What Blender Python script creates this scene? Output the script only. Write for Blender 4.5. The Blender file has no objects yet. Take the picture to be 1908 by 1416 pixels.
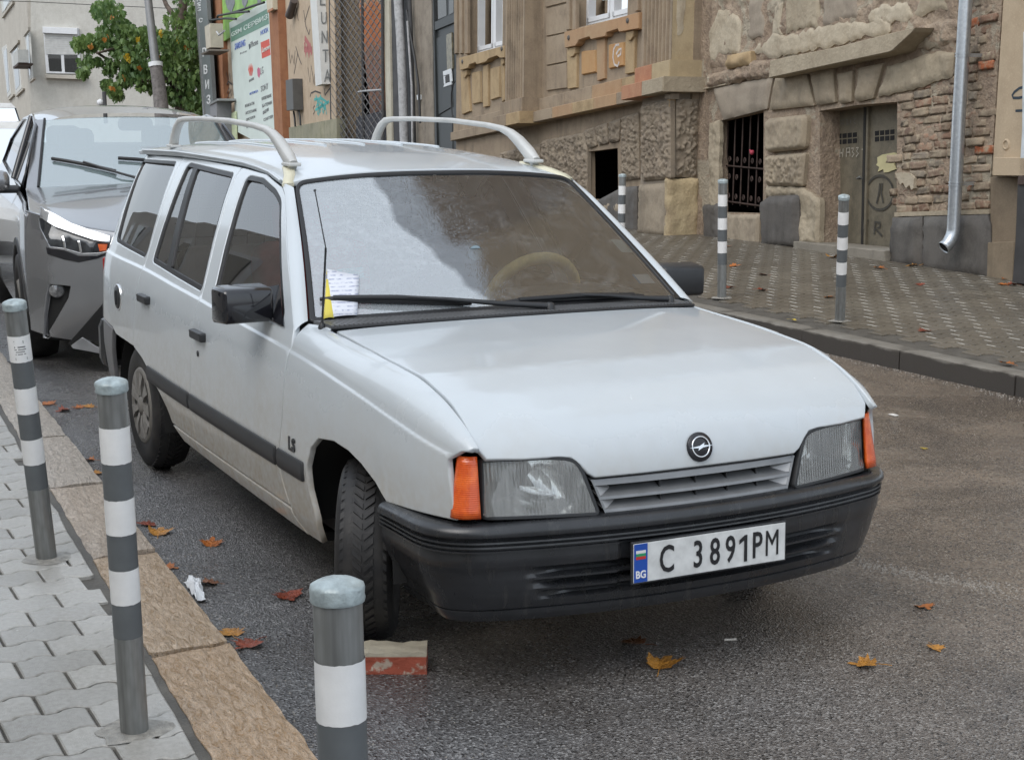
import bpy, bmesh, math, random
import numpy as np
from mathutils import Vector, Matrix, geometry, noise as mnoise

random.seed(7)
S = bpy.context.scene
COL = S.collection
R = math.radians

# ------------------------------------------------------------------ camera
# The frame of the scene: x along the street (downhill = towards the camera), y across it,
# z the normal of the road, origin on the asphalt under the white car's front axle.
CAM_F = 2901.2 / 1908.0          # focal length over image width
CAM_C = Vector((4.3625, -2.5011, 1.6906))
YAW, PITCH, ROLL = 2.65977, -0.182854, 0.008883
fw = Vector((math.cos(PITCH) * math.cos(YAW), math.cos(PITCH) * math.sin(YAW), math.sin(PITCH)))
rt0 = Vector((math.sin(YAW), -math.cos(YAW), 0)); up0 = rt0.cross(fw)
CR = math.cos(ROLL) * rt0 + math.sin(ROLL) * up0
CU = -math.sin(ROLL) * rt0 + math.cos(ROLL) * up0
cam = bpy.data.cameras.new("camera"); camo = bpy.data.objects.new("camera", cam); COL.objects.link(camo)
cam.sensor_fit = 'HORIZONTAL'; cam.sensor_width = 36.0; cam.lens = 36.0 * CAM_F
cam.clip_start = 0.05; cam.clip_end = 2000
mw = Matrix((CR, CU, -fw)).transposed().to_4x4(); mw.translation = CAM_C
camo.matrix_world = mw
S.camera = camo

# ------------------------------------------------------------------ sky, sun, exposure
W = bpy.data.worlds.new("World"); S.world = W; W.use_nodes = True
wn = W.node_tree; wn.nodes.clear()
sky = wn.nodes.new('ShaderNodeTexSky'); sky.sky_type = 'NISHITA'; sky.sun_disc = False
SUN_EL, SUN_AZ = R(50), R(-60)      # azimuth measured from +x towards +y
sky.sun_elevation = SUN_EL; sky.sun_rotation = R(90) - SUN_AZ
sky.air_density = 1.0; sky.dust_density = 3.0; sky.ozone_density = 1.0
hsv = wn.nodes.new('ShaderNodeHueSaturation'); hsv.inputs['Saturation'].default_value = 0.55
bg = wn.nodes.new('ShaderNodeBackground'); bg.inputs['Strength'].default_value = 0.15
wo = wn.nodes.new('ShaderNodeOutputWorld')
cl = wn.nodes.new('ShaderNodeMix'); cl.data_type = 'RGBA'; cl.inputs[0].default_value = .65; cl.inputs[7].default_value = (4.05, 4.5, 5.0, 1)   # even cloud cover over the clear-sky model
wn.links.new(sky.outputs[0], hsv.inputs['Color']); wn.links.new(hsv.outputs[0], cl.inputs[6]); wn.links.new(cl.outputs[2], bg.inputs[0]); wn.links.new(bg.outputs[0], wo.inputs[0])
sl = bpy.data.lights.new("sun", 'SUN'); sl.energy = 0.5; sl.angle = R(40); sl.color = (1.0, 0.975, 0.94)
so = bpy.data.objects.new("sun", sl); COL.objects.link(so)
so.rotation_euler = Vector((-math.cos(SUN_EL) * math.cos(SUN_AZ), -math.cos(SUN_EL) * math.sin(SUN_AZ), -math.sin(SUN_EL))).to_track_quat('-Z', 'Y').to_euler()
S.view_settings.view_transform = 'Standard'; S.view_settings.look = 'None'
S.view_settings.gamma = 1; S.view_settings.exposure = 0.92; S.view_settings.use_curve_mapping = False
S.cycles.max_bounces = 8; S.cycles.transparent_max_bounces = 16; S.cycles.use_denoising = True
S.cycles.caustics_reflective = False; S.cycles.caustics_refractive = False

# ------------------------------------------------------------------ pixels of the survey -> points on known planes
def ray(u, v):
    return CR * ((u - 954) / 2901.2) + CU * (-(v - 708) / 2901.2) + fw
def on_z(u, v, z=0.0):
    d = ray(u, v); return CAM_C + d * ((z - CAM_C.z) / d.z)
def on_y(u, v, y):
    d = ray(u, v); return CAM_C + d * ((y - CAM_C.y) / d.y)
FP0 = Vector((-7.189, 7.572, 0.15)); FD = Vector((-.9945, .1045, 0)); FN = Vector((-.1045, -.9945, 0))
def fs(u, v, off=0.0):
    "coordinates (along the right-hand facade line, height) of a survey point lying OFF metres in front of that plane"
    d = ray(u, v); P = FP0 + FN * off
    q = CAM_C + d * (FN.dot(P - CAM_C) / FN.dot(d))
    return ((q - FP0).dot(FD), q.z)
def fpt(s, z, off=0.0):
    p = FP0 + FD * s + FN * off
    return Vector((p.x, p.y, z))

# ------------------------------------------------------------------ objects
def tag(o, label=None, cat=None, group=None, kind=None):
    if label: o['label'] = label
    if cat: o['category'] = cat
    if group: o['group'] = group
    if kind: o['kind'] = kind
    return o
def thing(name, label, cat, loc=(0, 0, 0), rz=0.0, group=None):
    o = bpy.data.objects.new(name, None); COL.objects.link(o)
    o.location = loc; o.rotation_euler = (0, 0, rz); o.empty_display_size = .1
    return tag(o, label, cat, group)
def obj(name, me, m=None, parent=None, loc=None, rot=None, scale=None, kind=None):
    o = bpy.data.objects.new(name, me); COL.objects.link(o)
    if m is not None and me is not None:
        ms = m if isinstance(m, (list, tuple)) else [m]
        if len(me.materials) == 0:
            for x in ms: me.materials.append(x)
    if parent is not None: o.parent = parent
    if loc is not None: o.location = loc
    if rot is not None: o.rotation_euler = rot
    if scale is not None: o.scale = scale
    if kind: o['kind'] = kind
    return o
def copy_tree(o, parent=None):
    c = o.copy(); COL.objects.link(c)
    if parent is not None: c.parent = parent
    for ch in [x for x in bpy.data.objects if x.parent == o]:
        copy_tree(ch, c)
    return c

class MB:
    "collects shapes into one mesh"
    def __init__(s): s.v = []; s.f = []; s.mi = []; s.sm = []
    def add(s, vs, fs_, mi=0, smooth=False):
        b = len(s.v); s.v += [tuple(p) for p in vs]
        for f in fs_:
            s.f.append([b + i for i in f]); s.mi.append(mi); s.sm.append(smooth)
        return s
    def box(s, c, d, mi=0, M=None, bev=0.0):
        x, y, z = d[0] / 2, d[1] / 2, d[2] / 2
        if bev <= 0:
            vs = [Vector((i * x, j * y, k * z)) for k in (-1, 1) for j in (-1, 1) for i in (-1, 1)]
            fc = [(0, 2, 3, 1), (4, 5, 7, 6), (0, 1, 5, 4), (2, 6, 7, 3), (0, 4, 6, 2), (1, 3, 7, 5)]
        else:
            bm = bmesh.new(); bmesh.ops.create_cube(bm, size=1.0)
            for v in bm.verts: v.co = Vector((v.co.x * d[0], v.co.y * d[1], v.co.z * d[2]))
            bmesh.ops.bevel(bm, geom=list(bm.edges), offset=bev, segments=2, affect='EDGES', profile=.5)
            bm.verts.index_update()
            vs = [v.co.copy() for v in bm.verts]; fc = [[v.index for v in f.verts] for f in bm.faces]; bm.free()
        c = Vector(c)
        vs = [(M @ v if M else v) + c for v in vs]
        return s.add(vs, fc, mi)
    def tube(s, pts, r, n=10, mi=0, caps=True, smooth=True, closed=False):
        pts = [Vector(p) for p in pts]; rs = r if isinstance(r, (list, tuple)) else [r] * len(pts)
        L = len(pts); rings = []
        t0 = None; ref = None
        for i, p in enumerate(pts):
            if closed: t = pts[(i + 1) % L] - pts[i - 1]
            else: t = pts[min(i + 1, L - 1)] - pts[max(i - 1, 0)]
            if t.length < 1e-9: t = Vector((0, 0, 1))
            t.normalize()
            if ref is None:
                ref = t.orthogonal().normalized()
            else:
                ref = (ref - t * ref.dot(t))
                if ref.length < 1e-6: ref = t.orthogonal()
                ref.normalize()
            b = t.cross(ref)
            rings.append([p + (ref * math.cos(a) + b * math.sin(a)) * rs[i] for a in [2 * math.pi * k / n for k in range(n)]])
        vs = [q for g in rings for q in g]; fc = []
        for i in range(L if closed else L - 1):
            j = (i + 1) % L
            for k in range(n):
                fc.append((i * n + k, i * n + (k + 1) % n, j * n + (k + 1) % n, j * n + k))
        s.add(vs, fc, mi, smooth)
        if caps and not closed:
            s.add(rings[0], [list(range(n))[::-1]], mi); s.add(rings[-1], [list(range(n))], mi)
        return s
    def lathe(s, prof, n=24, mi=0, M=None, smooth=True):
        "prof: list of (radius, height) about z"
        vs = []; fc = []
        for r_, z in prof:
            for k in range(n):
                a = 2 * math.pi * k / n; vs.append(Vector((r_ * math.cos(a), r_ * math.sin(a), z)))
        for i in range(len(prof) - 1):
            for k in range(n):
                fc.append((i * n + k, i * n + (k + 1) % n, (i + 1) * n + (k + 1) % n, (i + 1) * n + k))
        if M: vs = [M @ v for v in vs]
        return s.add(vs, fc, mi, smooth)
    def grid(s, fn, nu, nv, mi=0, smooth=True):
        vs = [fn(i / nu, j / nv) for j in range(nv + 1) for i in range(nu + 1)]
        fc = [(j * (nu + 1) + i, j * (nu + 1) + i + 1, (j + 1) * (nu + 1) + i + 1, (j + 1) * (nu + 1) + i) for j in range(nv) for i in range(nu)]
        return s.add(vs, fc, mi, smooth)
    def prism(s, pts3, vec, mi=0, bev=0.0):
        "closed planar polygon pushed along vec"
        n = len(pts3); a = [Vector(p) for p in pts3]; vec = Vector(vec)
        if bev > 0:
            c = sum(a, Vector()) / n
            nn = vec.normalized()
            ins = inset3(a, nn, bev)
            b = [p + vec * (1 - bev / vec.length) for p in a]; t = [p + vec for p in ins]
            vs = a + b + t
            fc = [list(range(2 * n, 3 * n))]
            for i in range(n):
                j = (i + 1) % n
                fc += [(i, j, n + j, n + i), (n + i, n + j, 2 * n + j, 2 * n + i)]
        else:
            b = [p + vec for p in a]; vs = a + b
            fc = [list(range(n))[::-1], list(range(n, 2 * n))] + [(i, (i + 1) % n, n + (i + 1) % n, n + i) for i in range(n)]
        return s.add(vs, fc, mi)
    def mesh(s, name, fix=False):
        me = bpy.data.meshes.new(name); me.from_pydata(s.v, [], s.f)
        me.polygons.foreach_set('material_index', s.mi); me.polygons.foreach_set('use_smooth', s.sm)
        if fix:
            bm = bmesh.new(); bm.from_mesh(me); bmesh.ops.recalc_face_normals(bm, faces=bm.faces); bm.to_mesh(me); bm.free()
        me.update(); return me
    def build(s, name, m, parent=None, fix=True, **k):
        me = s.mesh(name, fix)
        for x in (m if isinstance(m, (list, tuple)) else [m]): me.materials.append(x)
        return obj(name, me, None, parent, **k)

def inset3(a, nn, d):
    n = len(a); out = []
    ar = Vector()
    for i in range(n): ar += a[i].cross(a[(i + 1) % n])
    sg = 1 if ar.dot(nn) > 0 else -1
    for i in range(n):
        p, q, r_ = a[i - 1], a[i], a[(i + 1) % n]
        e1 = (q - p); e2 = (r_ - q)
        if e1.length < 1e-9 or e2.length < 1e-9: out.append(q.copy()); continue
        n1 = nn.cross(e1.normalized()) * sg; n2 = nn.cross(e2.normalized()) * sg
        b = n1 + n2
        if b.length < 1e-6: b = n1
        b = b / max(.35, b.length_squared / 2) if True else b
        out.append(q + b * d * .5 * (1 if b.length < 4 else 4 / b.length) * 1.0)
    return out

# ------------------------------------------------------------------ 2-D helpers
def rs2(poly, step, closed=True):
    out = []; n = len(poly)
    for i in range(n if closed else n - 1):
        a = Vector(poly[i]); b = Vector(poly[(i + 1) % n]); k = max(1, int(math.ceil((b - a).length / step)))
        for j in range(k): out.append(a.lerp(b, j / k))
    if not closed: out.append(Vector(poly[-1]))
    return out
def rnd2(poly, r, seg=5):
    "round the corners of a closed 2-D polygon; r a number or one per corner"
    out = []; n = len(poly)
    for i in range(n):
        p, q, t = Vector(poly[i - 1]), Vector(poly[i]), Vector(poly[(i + 1) % n])
        rr = r[i] if isinstance(r, (list, tuple)) else r
        if rr <= 0: out.append(q); continue
        d1 = min(rr, (p - q).length * .48); d2 = min(rr, (t - q).length * .48)
        a = q + (p - q).normalized() * d1; b = q + (t - q).normalized() * d2
        for k in range(seg + 1):
            s_ = k / seg; out.append(a * (1 - s_) ** 2 + q * 2 * s_ * (1 - s_) + b * s_ ** 2)
    return out
def area2(p): return .5 * sum(p[i][0] * p[(i + 1) % len(p)][1] - p[(i + 1) % len(p)][0] * p[i][1] for i in range(len(p)))
def off2(poly, d):
    "offset inwards by d"
    n = len(poly); sg = 1 if area2(poly) > 0 else -1; out = []
    for i in range(n):
        p, q, t = Vector(poly[i - 1]), Vector(poly[i]), Vector(poly[(i + 1) % n])
        e1 = (q - p).normalized(); e2 = (t - q).normalized()
        n1 = Vector((-e1.y, e1.x)) * sg; n2 = Vector((-e2.y, e2.x)) * sg
        b = n1 + n2; L = b.length
        if L < 1e-6: b = n1; L = 1
        b /= L; c = max(.5, b.dot(n1)); out.append(q + b * (d / c))
    return out
def inside(poly, x, y):
    c = False; n = len(poly); j = n - 1
    for i in range(n):
        xi, yi = poly[i][0], poly[i][1]; xj, yj = poly[j][0], poly[j][1]
        if (yi > y) != (yj > y) and x < (xj - xi) * (y - yi) / (yj - yi) + xi: c = not c
        j = i
    return c
def tri2(outer, holes, step, extra=(), jitter=0.0):
    "constrained triangulation of a polygon with holes with a grid of inner points"
    verts = []; edges = []
    for lp in [outer] + list(holes):
        b = len(verts); n = len(lp); verts += [Vector((p[0], p[1])) for p in lp]
        edges += [(b + i, b + (i + 1) % n) for i in range(n)]
    nb = len(verts)
    B = np.array([(p.x, p.y) for p in verts])
    lo = B.min(0); hi = B.max(0); pts = []
    if step:
        nx = int((hi[0] - lo[0]) / step) + 1; ny = int((hi[1] - lo[1]) / step) + 1
        for j in range(ny + 1):
            for i in range(nx + 1):
                pts.append((lo[0] + (i + (.5 if j % 2 else 0)) * step + random.uniform(-jitter, jitter), lo[1] + j * step + random.uniform(-jitter, jitter)))
    pts = list(extra) + pts
    ne = len(extra)
    keep = []
    for k, (x, y) in enumerate(pts):
        if not inside(outer, x, y): continue
        if any(inside(h, x, y) for h in holes): continue
        md = np.min((B[:, 0] - x) ** 2 + (B[:, 1] - y) ** 2)
        if k < ne:
            if md < (.0006) ** 2: continue
        elif md < (.5 * step) ** 2: continue
        keep.append(Vector((x, y)))
    if ne and step:
        E = np.array([p for p in extra]); kk = []
        for p in keep:
            dd = np.min((E[:, 0] - p.x) ** 2 + (E[:, 1] - p.y) ** 2)
            if dd < 1e-12 or dd > (.45 * step) ** 2: kk.append(p)
        keep = kk
    v2, _, f2, _, _, _ = geometry.delaunay_2d_cdt(verts + keep, edges, [], 0, 1e-6)
    out = []
    for f in f2:
        cx = sum(v2[i].x for i in f) / len(f); cy = sum(v2[i].y for i in f) / len(f)
        if not inside(outer, cx, cy) or any(inside(h, cx, cy) for h in holes): continue
        a = sum(v2[f[i]].x * v2[f[(i + 1) % len(f)]].y - v2[f[(i + 1) % len(f)]].x * v2[f[i]].y for i in range(len(f)))
        out.append(list(f) if a > 0 else list(f)[::-1])
    return v2, out

def panel(fn, outer, holes=(), step=.045, thick=.02, lip=.004, flip=False, extra=(), bstep=.03, eps=.003):
    """sheet-metal panel on the parametric surface fn(a,b)->Vector, cut to a 2-D outline with holes;
    edges are rolled over (lip) and turned inwards (thick). Normals come from the surface itself."""
    sgn = -1 if flip else 1
    def nrm(a, b):
        du = fn(a + eps, b) - fn(a - eps, b); dv = fn(a, b + eps) - fn(a, b - eps)
        n = du.cross(dv)
        return n.normalized() * sgn if n.length > 1e-14 else Vector((0, 0, 1))
    loops = []
    for k, lp in enumerate([outer] + list(holes)):
        p = rs2(lp, bstep)
        if (area2(p) > 0) != (k == 0): p = p[::-1]
        loops.append(p)
    inn = []
    for k, p in enumerate(loops):
        sg = 1 if k == 0 else -1
        inn.append(off2(p, lip * sg))
    v2, f2 = tri2(inn[0], inn[1:], step, extra)
    V = [fn(p.x, p.y) for p in v2]; NN = [nrm(p.x, p.y) for p in v2]; Fc = [f if not flip else f[::-1] for f in f2]
    ln = [[NN[i] for i in f] for f in Fc]
    for lp, ip in zip(loops, inn):
        n = len(lp); b = len(V)
        P0 = [fn(p.x, p.y) for p in ip]; N0 = [nrm(p.x, p.y) for p in ip]
        Pe = [fn(p.x, p.y) for p in lp]; Ne = [nrm(p.x, p.y) for p in lp]
        oc = []
        for i in range(n):
            o_ = Pe[i] - P0[i]; o_ -= Ne[i] * o_.dot(Ne[i])
            oc.append(o_.normalized() if o_.length > 1e-9 else Vector((0, 0, 0)))
        A = P0; Bv = [Pe[i] - Ne[i] * lip * .8 for i in range(n)]; Cv = [Pe[i] - Ne[i] * thick for i in range(n)]
        V += A + Bv + Cv
        nb = [(Ne[i] * .5 + oc[i]).normalized() for i in range(n)]
        for i in range(n):
            j = (i + 1) % n
            q1 = [b + i, b + n + i, b + n + j, b + j]; l1 = [N0[i], nb[i], nb[j], N0[j]]
            q2 = [b + n + i, b + 2 * n + i, b + 2 * n + j, b + n + j]; l2 = [nb[i], oc[i], oc[j], nb[j]]
            if flip: q1 = q1[::-1]; l1 = l1[::-1]; q2 = q2[::-1]; l2 = l2[::-1]
            Fc.append(q1); ln.append(l1); Fc.append(q2); ln.append(l2)
    return V, Fc, ln
def panel_mesh(name, parts, mirror=False):
    V = []; Fc = []; ln = []
    for v, f, l in parts:
        b = len(V); V += v; Fc += [[b + i for i in g] for g in f]; ln += l
    if mirror:
        V = [Vector((p.x, -p.y, p.z)) for p in V]
        Fc = [g[::-1] for g in Fc]; ln = [[Vector((n.x, -n.y, n.z)) for n in l[::-1]] for l in ln]
    me = bpy.data.meshes.new(name); me.from_pydata([tuple(p) for p in V], [], Fc)
    me.polygons.foreach_set('use_smooth', [True] * len(Fc))
    me.normals_split_custom_set([tuple(n) for l in ln for n in l])
    return me

def text_mesh(txt, size, depth=0.0, font_x=1.0, align='CENTER', bold=0.0, res=3):
    cu = bpy.data.curves.new("t", 'FONT'); cu.body = txt; cu.size = size; cu.extrude = depth; cu.align_x = align; cu.align_y = 'CENTER'
    cu.offset = bold; cu.resolution_u = res
    o = bpy.data.objects.new("t", cu); COL.objects.link(o)
    bpy.context.view_layer.update()
    me = bpy.data.meshes.new_from_object(o.evaluated_get(bpy.context.evaluated_depsgraph_get()))
    bpy.data.objects.remove(o); bpy.data.curves.remove(cu)
    if font_x != 1.0:
        for v in me.vertices: v.co.x *= font_x
    return me
def frame_M(o, ex, ey, ez=None):
    ex = Vector(ex).normalized(); ez = (ez or ex.cross(Vector(ey))).normalized(); ey = ez.cross(ex).normalized()
    M = Matrix((ex, ey, ez)).transposed().to_4x4(); M.translation = Vector(o); return M

# ------------------------------------------------------------------ materials
class NT:
    def __init__(s, name):
        s.m = bpy.data.materials.new(name); s.m.use_nodes = True; s.t = s.m.node_tree; s.t.nodes.clear()
        s.out = s.t.nodes.new('ShaderNodeOutputMaterial')
    def n(s, ty, ins=None, **at):
        x = s.t.nodes.new(ty)
        for k, v in at.items(): setattr(x, k, v)
        for k, v in (ins or {}).items(): s.set(x, k, v)
        return x
    def set(s, x, k, v):
        i = x.inputs[k]
        if isinstance(v, bpy.types.NodeSocket): s.t.links.new(v, i)
        elif isinstance(v, (tuple, list)) and len(v) == 3 and i.type == 'RGBA': i.default_value = (*v, 1)
        else: i.default_value = v
    def pos(s, kind='world', scale=(1, 1, 1)):
        if kind == 'world': o = s.n('ShaderNodeNewGeometry').outputs['Position']
        else: o = s.n('ShaderNodeTexCoord').outputs['Object']
        if scale != (1, 1, 1):
            o = s.n('ShaderNodeMapping', {'Vector': o, 'Scale': scale}).outputs[0]
        return o
    def noise(s, vec, sc, det=4, rough=.55, dist=0.0):
        return s.n('ShaderNodeTexNoise', {'Vector': vec, 'Scale': sc, 'Detail': det, 'Roughness': rough, 'Distortion': dist}).outputs['Fac']
    def ramp(s, fac, lo, hi):
        return s.n('ShaderNodeMapRange', {'Value': fac, 'From Min': lo, 'From Max': hi}).outputs[0]
    def mix(s, fac, a, b, blend='MIX'):
        x = s.n('ShaderNodeMix', data_type='RGBA', blend_type=blend)
        for k, v in ((0, fac), (6, a), (7, b)):
            i = x.inputs[k]
            if isinstance(v, bpy.types.NodeSocket): s.t.links.new(v, i)
            elif isinstance(v, (tuple, list)): i.default_value = (*v[:3], 1)
            else: i.default_value = v
        return x.outputs[2]
    def math(s, op, a, b=0.0, c=None):
        x = s.n('ShaderNodeMath', operation=op); s.set(x, 0, a); s.set(x, 1, b)
        if c is not None: s.set(x, 2, c)
        return x.outputs[0]
    def bump(s, h, strength, dist, nrm=None):
        x = s.n('ShaderNodeBump', {'Height': h, 'Strength': strength, 'Distance': dist})
        if nrm is not None: s.set(x, 'Normal', nrm)
        return x.outputs[0]
    def bsdf(s, col, rough=.5, metal=0.0, nrm=None, spec=.5, coat=0.0, coat_r=.05, emit=None, trans=0.0, ior=1.5, alpha=None, sub=0.0):
        x = s.n('ShaderNodeBsdfPrincipled', {'Base Color': col, 'Roughness': rough, 'Metallic': metal, 'Specular IOR Level': spec,
                'Coat Weight': coat, 'Coat Roughness': coat_r, 'Transmission Weight': trans, 'IOR': ior})
        if nrm is not None: s.set(x, 'Normal', nrm)
        return x.outputs[0]
    def done(s, sh):
        s.t.links.new(sh, s.out.inputs['Surface']); return s.m

def plain(name, col, rough=.5, metal=0.0, var=.12, sc=6.0, bump=0.0, bsc=80.0, bd=.002, spec=.5, coat=0.0, kind='object', rnd=0.0):
    t = NT(name); p = t.pos(kind)
    nz = t.noise(p, sc, 5)
    c = t.mix(t.ramp(nz, .3, .7), tuple(x * (1 - var) for x in col), tuple(min(1, x * (1 + var)) for x in col))
    if rnd:
        ri = t.n('ShaderNodeObjectInfo').outputs['Random']
        c = t.n('ShaderNodeHueSaturation', {'Color': c, 'Value': t.n('ShaderNodeMapRange', {'Value': ri, 'To Min': 1 - rnd, 'To Max': 1 + rnd}).outputs[0]}).outputs[0]
    nb = t.bump(t.noise(p, bsc, 3), bump, bd) if bump else None
    r_ = t.n('ShaderNodeMapRange', {'Value': nz, 'To Min': rough * .85, 'To Max': min(1, rough * 1.15)}).outputs[0]
    return t.done(t.bsdf(c, r_, metal, nb, spec, coat))
def glass(name, tint, refl, ior=1.9, haze=(.0, (.6, .65, .7)), drop=False, rough=.0, sky_veil=0.0):
    t = NT(name); p = t.pos('object')
    fr = t.n('ShaderNodeFresnel', {'IOR': ior})
    nb = None; hz = haze[0]
    if drop:
        v1 = t.n('ShaderNodeTexVoronoi', {'Vector': t.n('ShaderNodeMapping', {'Vector': p, 'Scale': (1, 1.0, .8)}).outputs[0], 'Scale': 120.0, 'Randomness': 1.0})
        v2 = t.n('ShaderNodeTexVoronoi', {'Vector': p, 'Scale': 60.0})
        msk = t.ramp(t.noise(p, 2.2, 5, .6), .36, .62)
        d1 = t.math('MULTIPLY', t.ramp(v1.outputs['Distance'], .42, .12), msk)
        nz = t.noise(t.n('ShaderNodeMapping', {'Vector': p, 'Scale': (1.3, 1.0, .45)}).outputs[0], 46, 4, .7)
        hgt = t.math('ADD', t.math('MULTIPLY', d1, .5), t.math('MULTIPLY', nz, .5))
        nb = t.bump(hgt, .24, .0018)
        hz = t.math('MULTIPLY_ADD', t.math('MULTIPLY', t.ramp(nz, .48, .66), msk), .07, haze[0])
        # sky reflection painted as a pale veil on the passenger side, ragged edge
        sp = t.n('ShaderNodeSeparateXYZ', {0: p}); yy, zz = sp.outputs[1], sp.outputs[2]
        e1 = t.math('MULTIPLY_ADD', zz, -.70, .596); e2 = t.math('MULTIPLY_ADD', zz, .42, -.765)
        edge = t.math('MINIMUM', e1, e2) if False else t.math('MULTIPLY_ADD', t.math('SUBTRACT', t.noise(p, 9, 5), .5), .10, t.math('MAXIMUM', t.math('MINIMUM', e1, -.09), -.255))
        sky_veil = t.ramp(t.math('SUBTRACT', edge, yy), .0, .025)
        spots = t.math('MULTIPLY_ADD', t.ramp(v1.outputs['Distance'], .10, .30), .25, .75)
        hz = t.math('ADD', hz, t.math('MULTIPLY', t.math('MULTIPLY', sky_veil, spots), .36))
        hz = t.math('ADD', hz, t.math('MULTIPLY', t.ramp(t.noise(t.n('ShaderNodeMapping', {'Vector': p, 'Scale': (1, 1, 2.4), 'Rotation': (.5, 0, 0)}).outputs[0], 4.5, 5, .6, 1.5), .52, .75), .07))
        t.set(fr, 'Normal', nb)
    tr = t.n('ShaderNodeBsdfTransparent', {'Color': tint}).outputs[0]
    gl = t.n('ShaderNodeBsdfGlossy', {'Color': (1, 1, 1), 'Roughness': rough}); 
    if nb is not None: t.set(gl, 'Normal', nb)
    df = t.n('ShaderNodeBsdfDiffuse', {'Color': haze[1]}).outputs[0]
    a = t.n('ShaderNodeMixShader', {0: hz, 1: tr, 2: df}).outputs[0]
    f = t.math('MULTIPLY', fr.outputs[0], refl)
    return t.done(t.n('ShaderNodeMixShader', {0: f, 1: a, 2: gl.outputs[0]}).outputs[0])
# ================================================================== GROUND
def g(x):
    "height of the road along the street: the hill eases off behind the parked cars"
    d = -(x + 5.0)
    if d <= 0: return 0.0
    if d < 14: return -.0033 * d * d
    return -.0033 * 196 - .0924 * (d - 14)
def pix(P):
    d = Vector(P) - CAM_C; z = d.dot(fw)
    if z < .05: return (-9e9, -9e9)
    return (954 + 2901.2 * d.dot(CR) / z, 708 - 2901.2 * d.dot(CU) / z)
def in_frame(P, m=0):
    u, v = pix(P); return -m < u < 1908 + m and -m < v < 1416 + m

# --- asphalt
t = NT('wet_asphalt'); p = t.pos()
big = t.noise(p, .55, 4); mid = t.noise(p, 3.2, 5)
vor = t.n('ShaderNodeTexVoronoi', {'Vector': p, 'Scale': 150.0}); vc = t.n('ShaderNodeSeparateColor', {0: vor.outputs['Color']}).outputs[0]
fine = t.noise(p, 230, 2)
xy = t.n('ShaderNodeSeparateXYZ', {0: p})
side_ = t.ramp(t.math('ADD', xy.outputs[1], t.math('MULTIPLY', t.math('SUBTRACT', big, .5), 3.0)), -.6, 1.6)
c0 = t.mix(side_, (.135, .132, .133), (.200, .148, .104))
c1 = t.mix(t.ramp(mid, .25, .75), c0, t.mix(.42, c0, (.05, .044, .038)))
c2 = t.mix(t.math('MULTIPLY', t.ramp(vc, .74, .97), .6), c1, t.mix(side_, (.44, .435, .43), (.40, .35, .28)))
c2 = t.mix(t.ramp(vc, .28, .05), c2, (.022, .02, .019))
wet = t.ramp(t.noise(p, .9, 6, .62, .5), .44, .62)
c2 = t.mix(t.math('MULTIPLY', wet, .62), c2, t.mix(.62, c2, (.012, .010, .009)))
rough = t.math('MULTIPLY_ADD', wet, -.26, .37)
h = t.math('ADD', t.math('MULTIPLY', vor.outputs['Distance'], 1.0), t.math('MULTIPLY', fine, .35))
nb = t.bump(h, .85, .006)
M_asphalt = t.done(t.bsdf(c2, rough, 0, nb, .8))

mb = MB(); xs_ = [-260, -200, -150, -110, -80, -60, -48, -38, -30, -25, -22, -20, -18, -16, -14, -12.5, -11, -9.5, -8, -7, -6, -5, -2, 2, 8, 20, 60]
ys_ = [-150, -60, -20, -8, -4, -2, 0, 2, 4, 6, 10, 20, 60, 150]
vs = [(x, y, g(x)) for y in ys_ for x in xs_]; nx = len(xs_)
mb.add(vs, [(j * nx + i, j * nx + i + 1, (j + 1) * nx + i + 1, (j + 1) * nx + i) for j in range(len(ys_) - 1) for i in range(nx - 1)], 0, True)
tag(mb.build('road', M_asphalt), kind='structure')

# --- kerbs
def kin(x): return -1.4386 - .0633 * x      # inner edge of the granite kerb (left pavement)
def kout(x): return -1.208 - .0547 * x
t = NT('granite'); p = t.pos(); ri = t.n('ShaderNodeObjectInfo').outputs['Color']
st = t.noise(t.n('ShaderNodeMapping', {'Vector': p, 'Scale': (9, 26, 12), 'Rotation': (0, 0, R(14))}).outputs[0], 2.2, 6, .68, 1.2)
sp = t.noise(p, 210, 3)
c = t.mix(t.ramp(st, .36, .62), t.mix(.45, ri, (.12, .085, .052)), t.mix(.45, ri, (.82, .74, .64)))
c = t.mix(t.ramp(sp, .58, .75), c, (.62, .58, .52)); c = t.mix(t.ramp(sp, .40, .28), c, (.07, .05, .04))
nb = t.bump(t.math('ADD', st, t.math('MULTIPLY', sp, .4)), 1.0, .022)
M_granite = t.done(t.bsdf(c, .38, 0, nb, .5))
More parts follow.
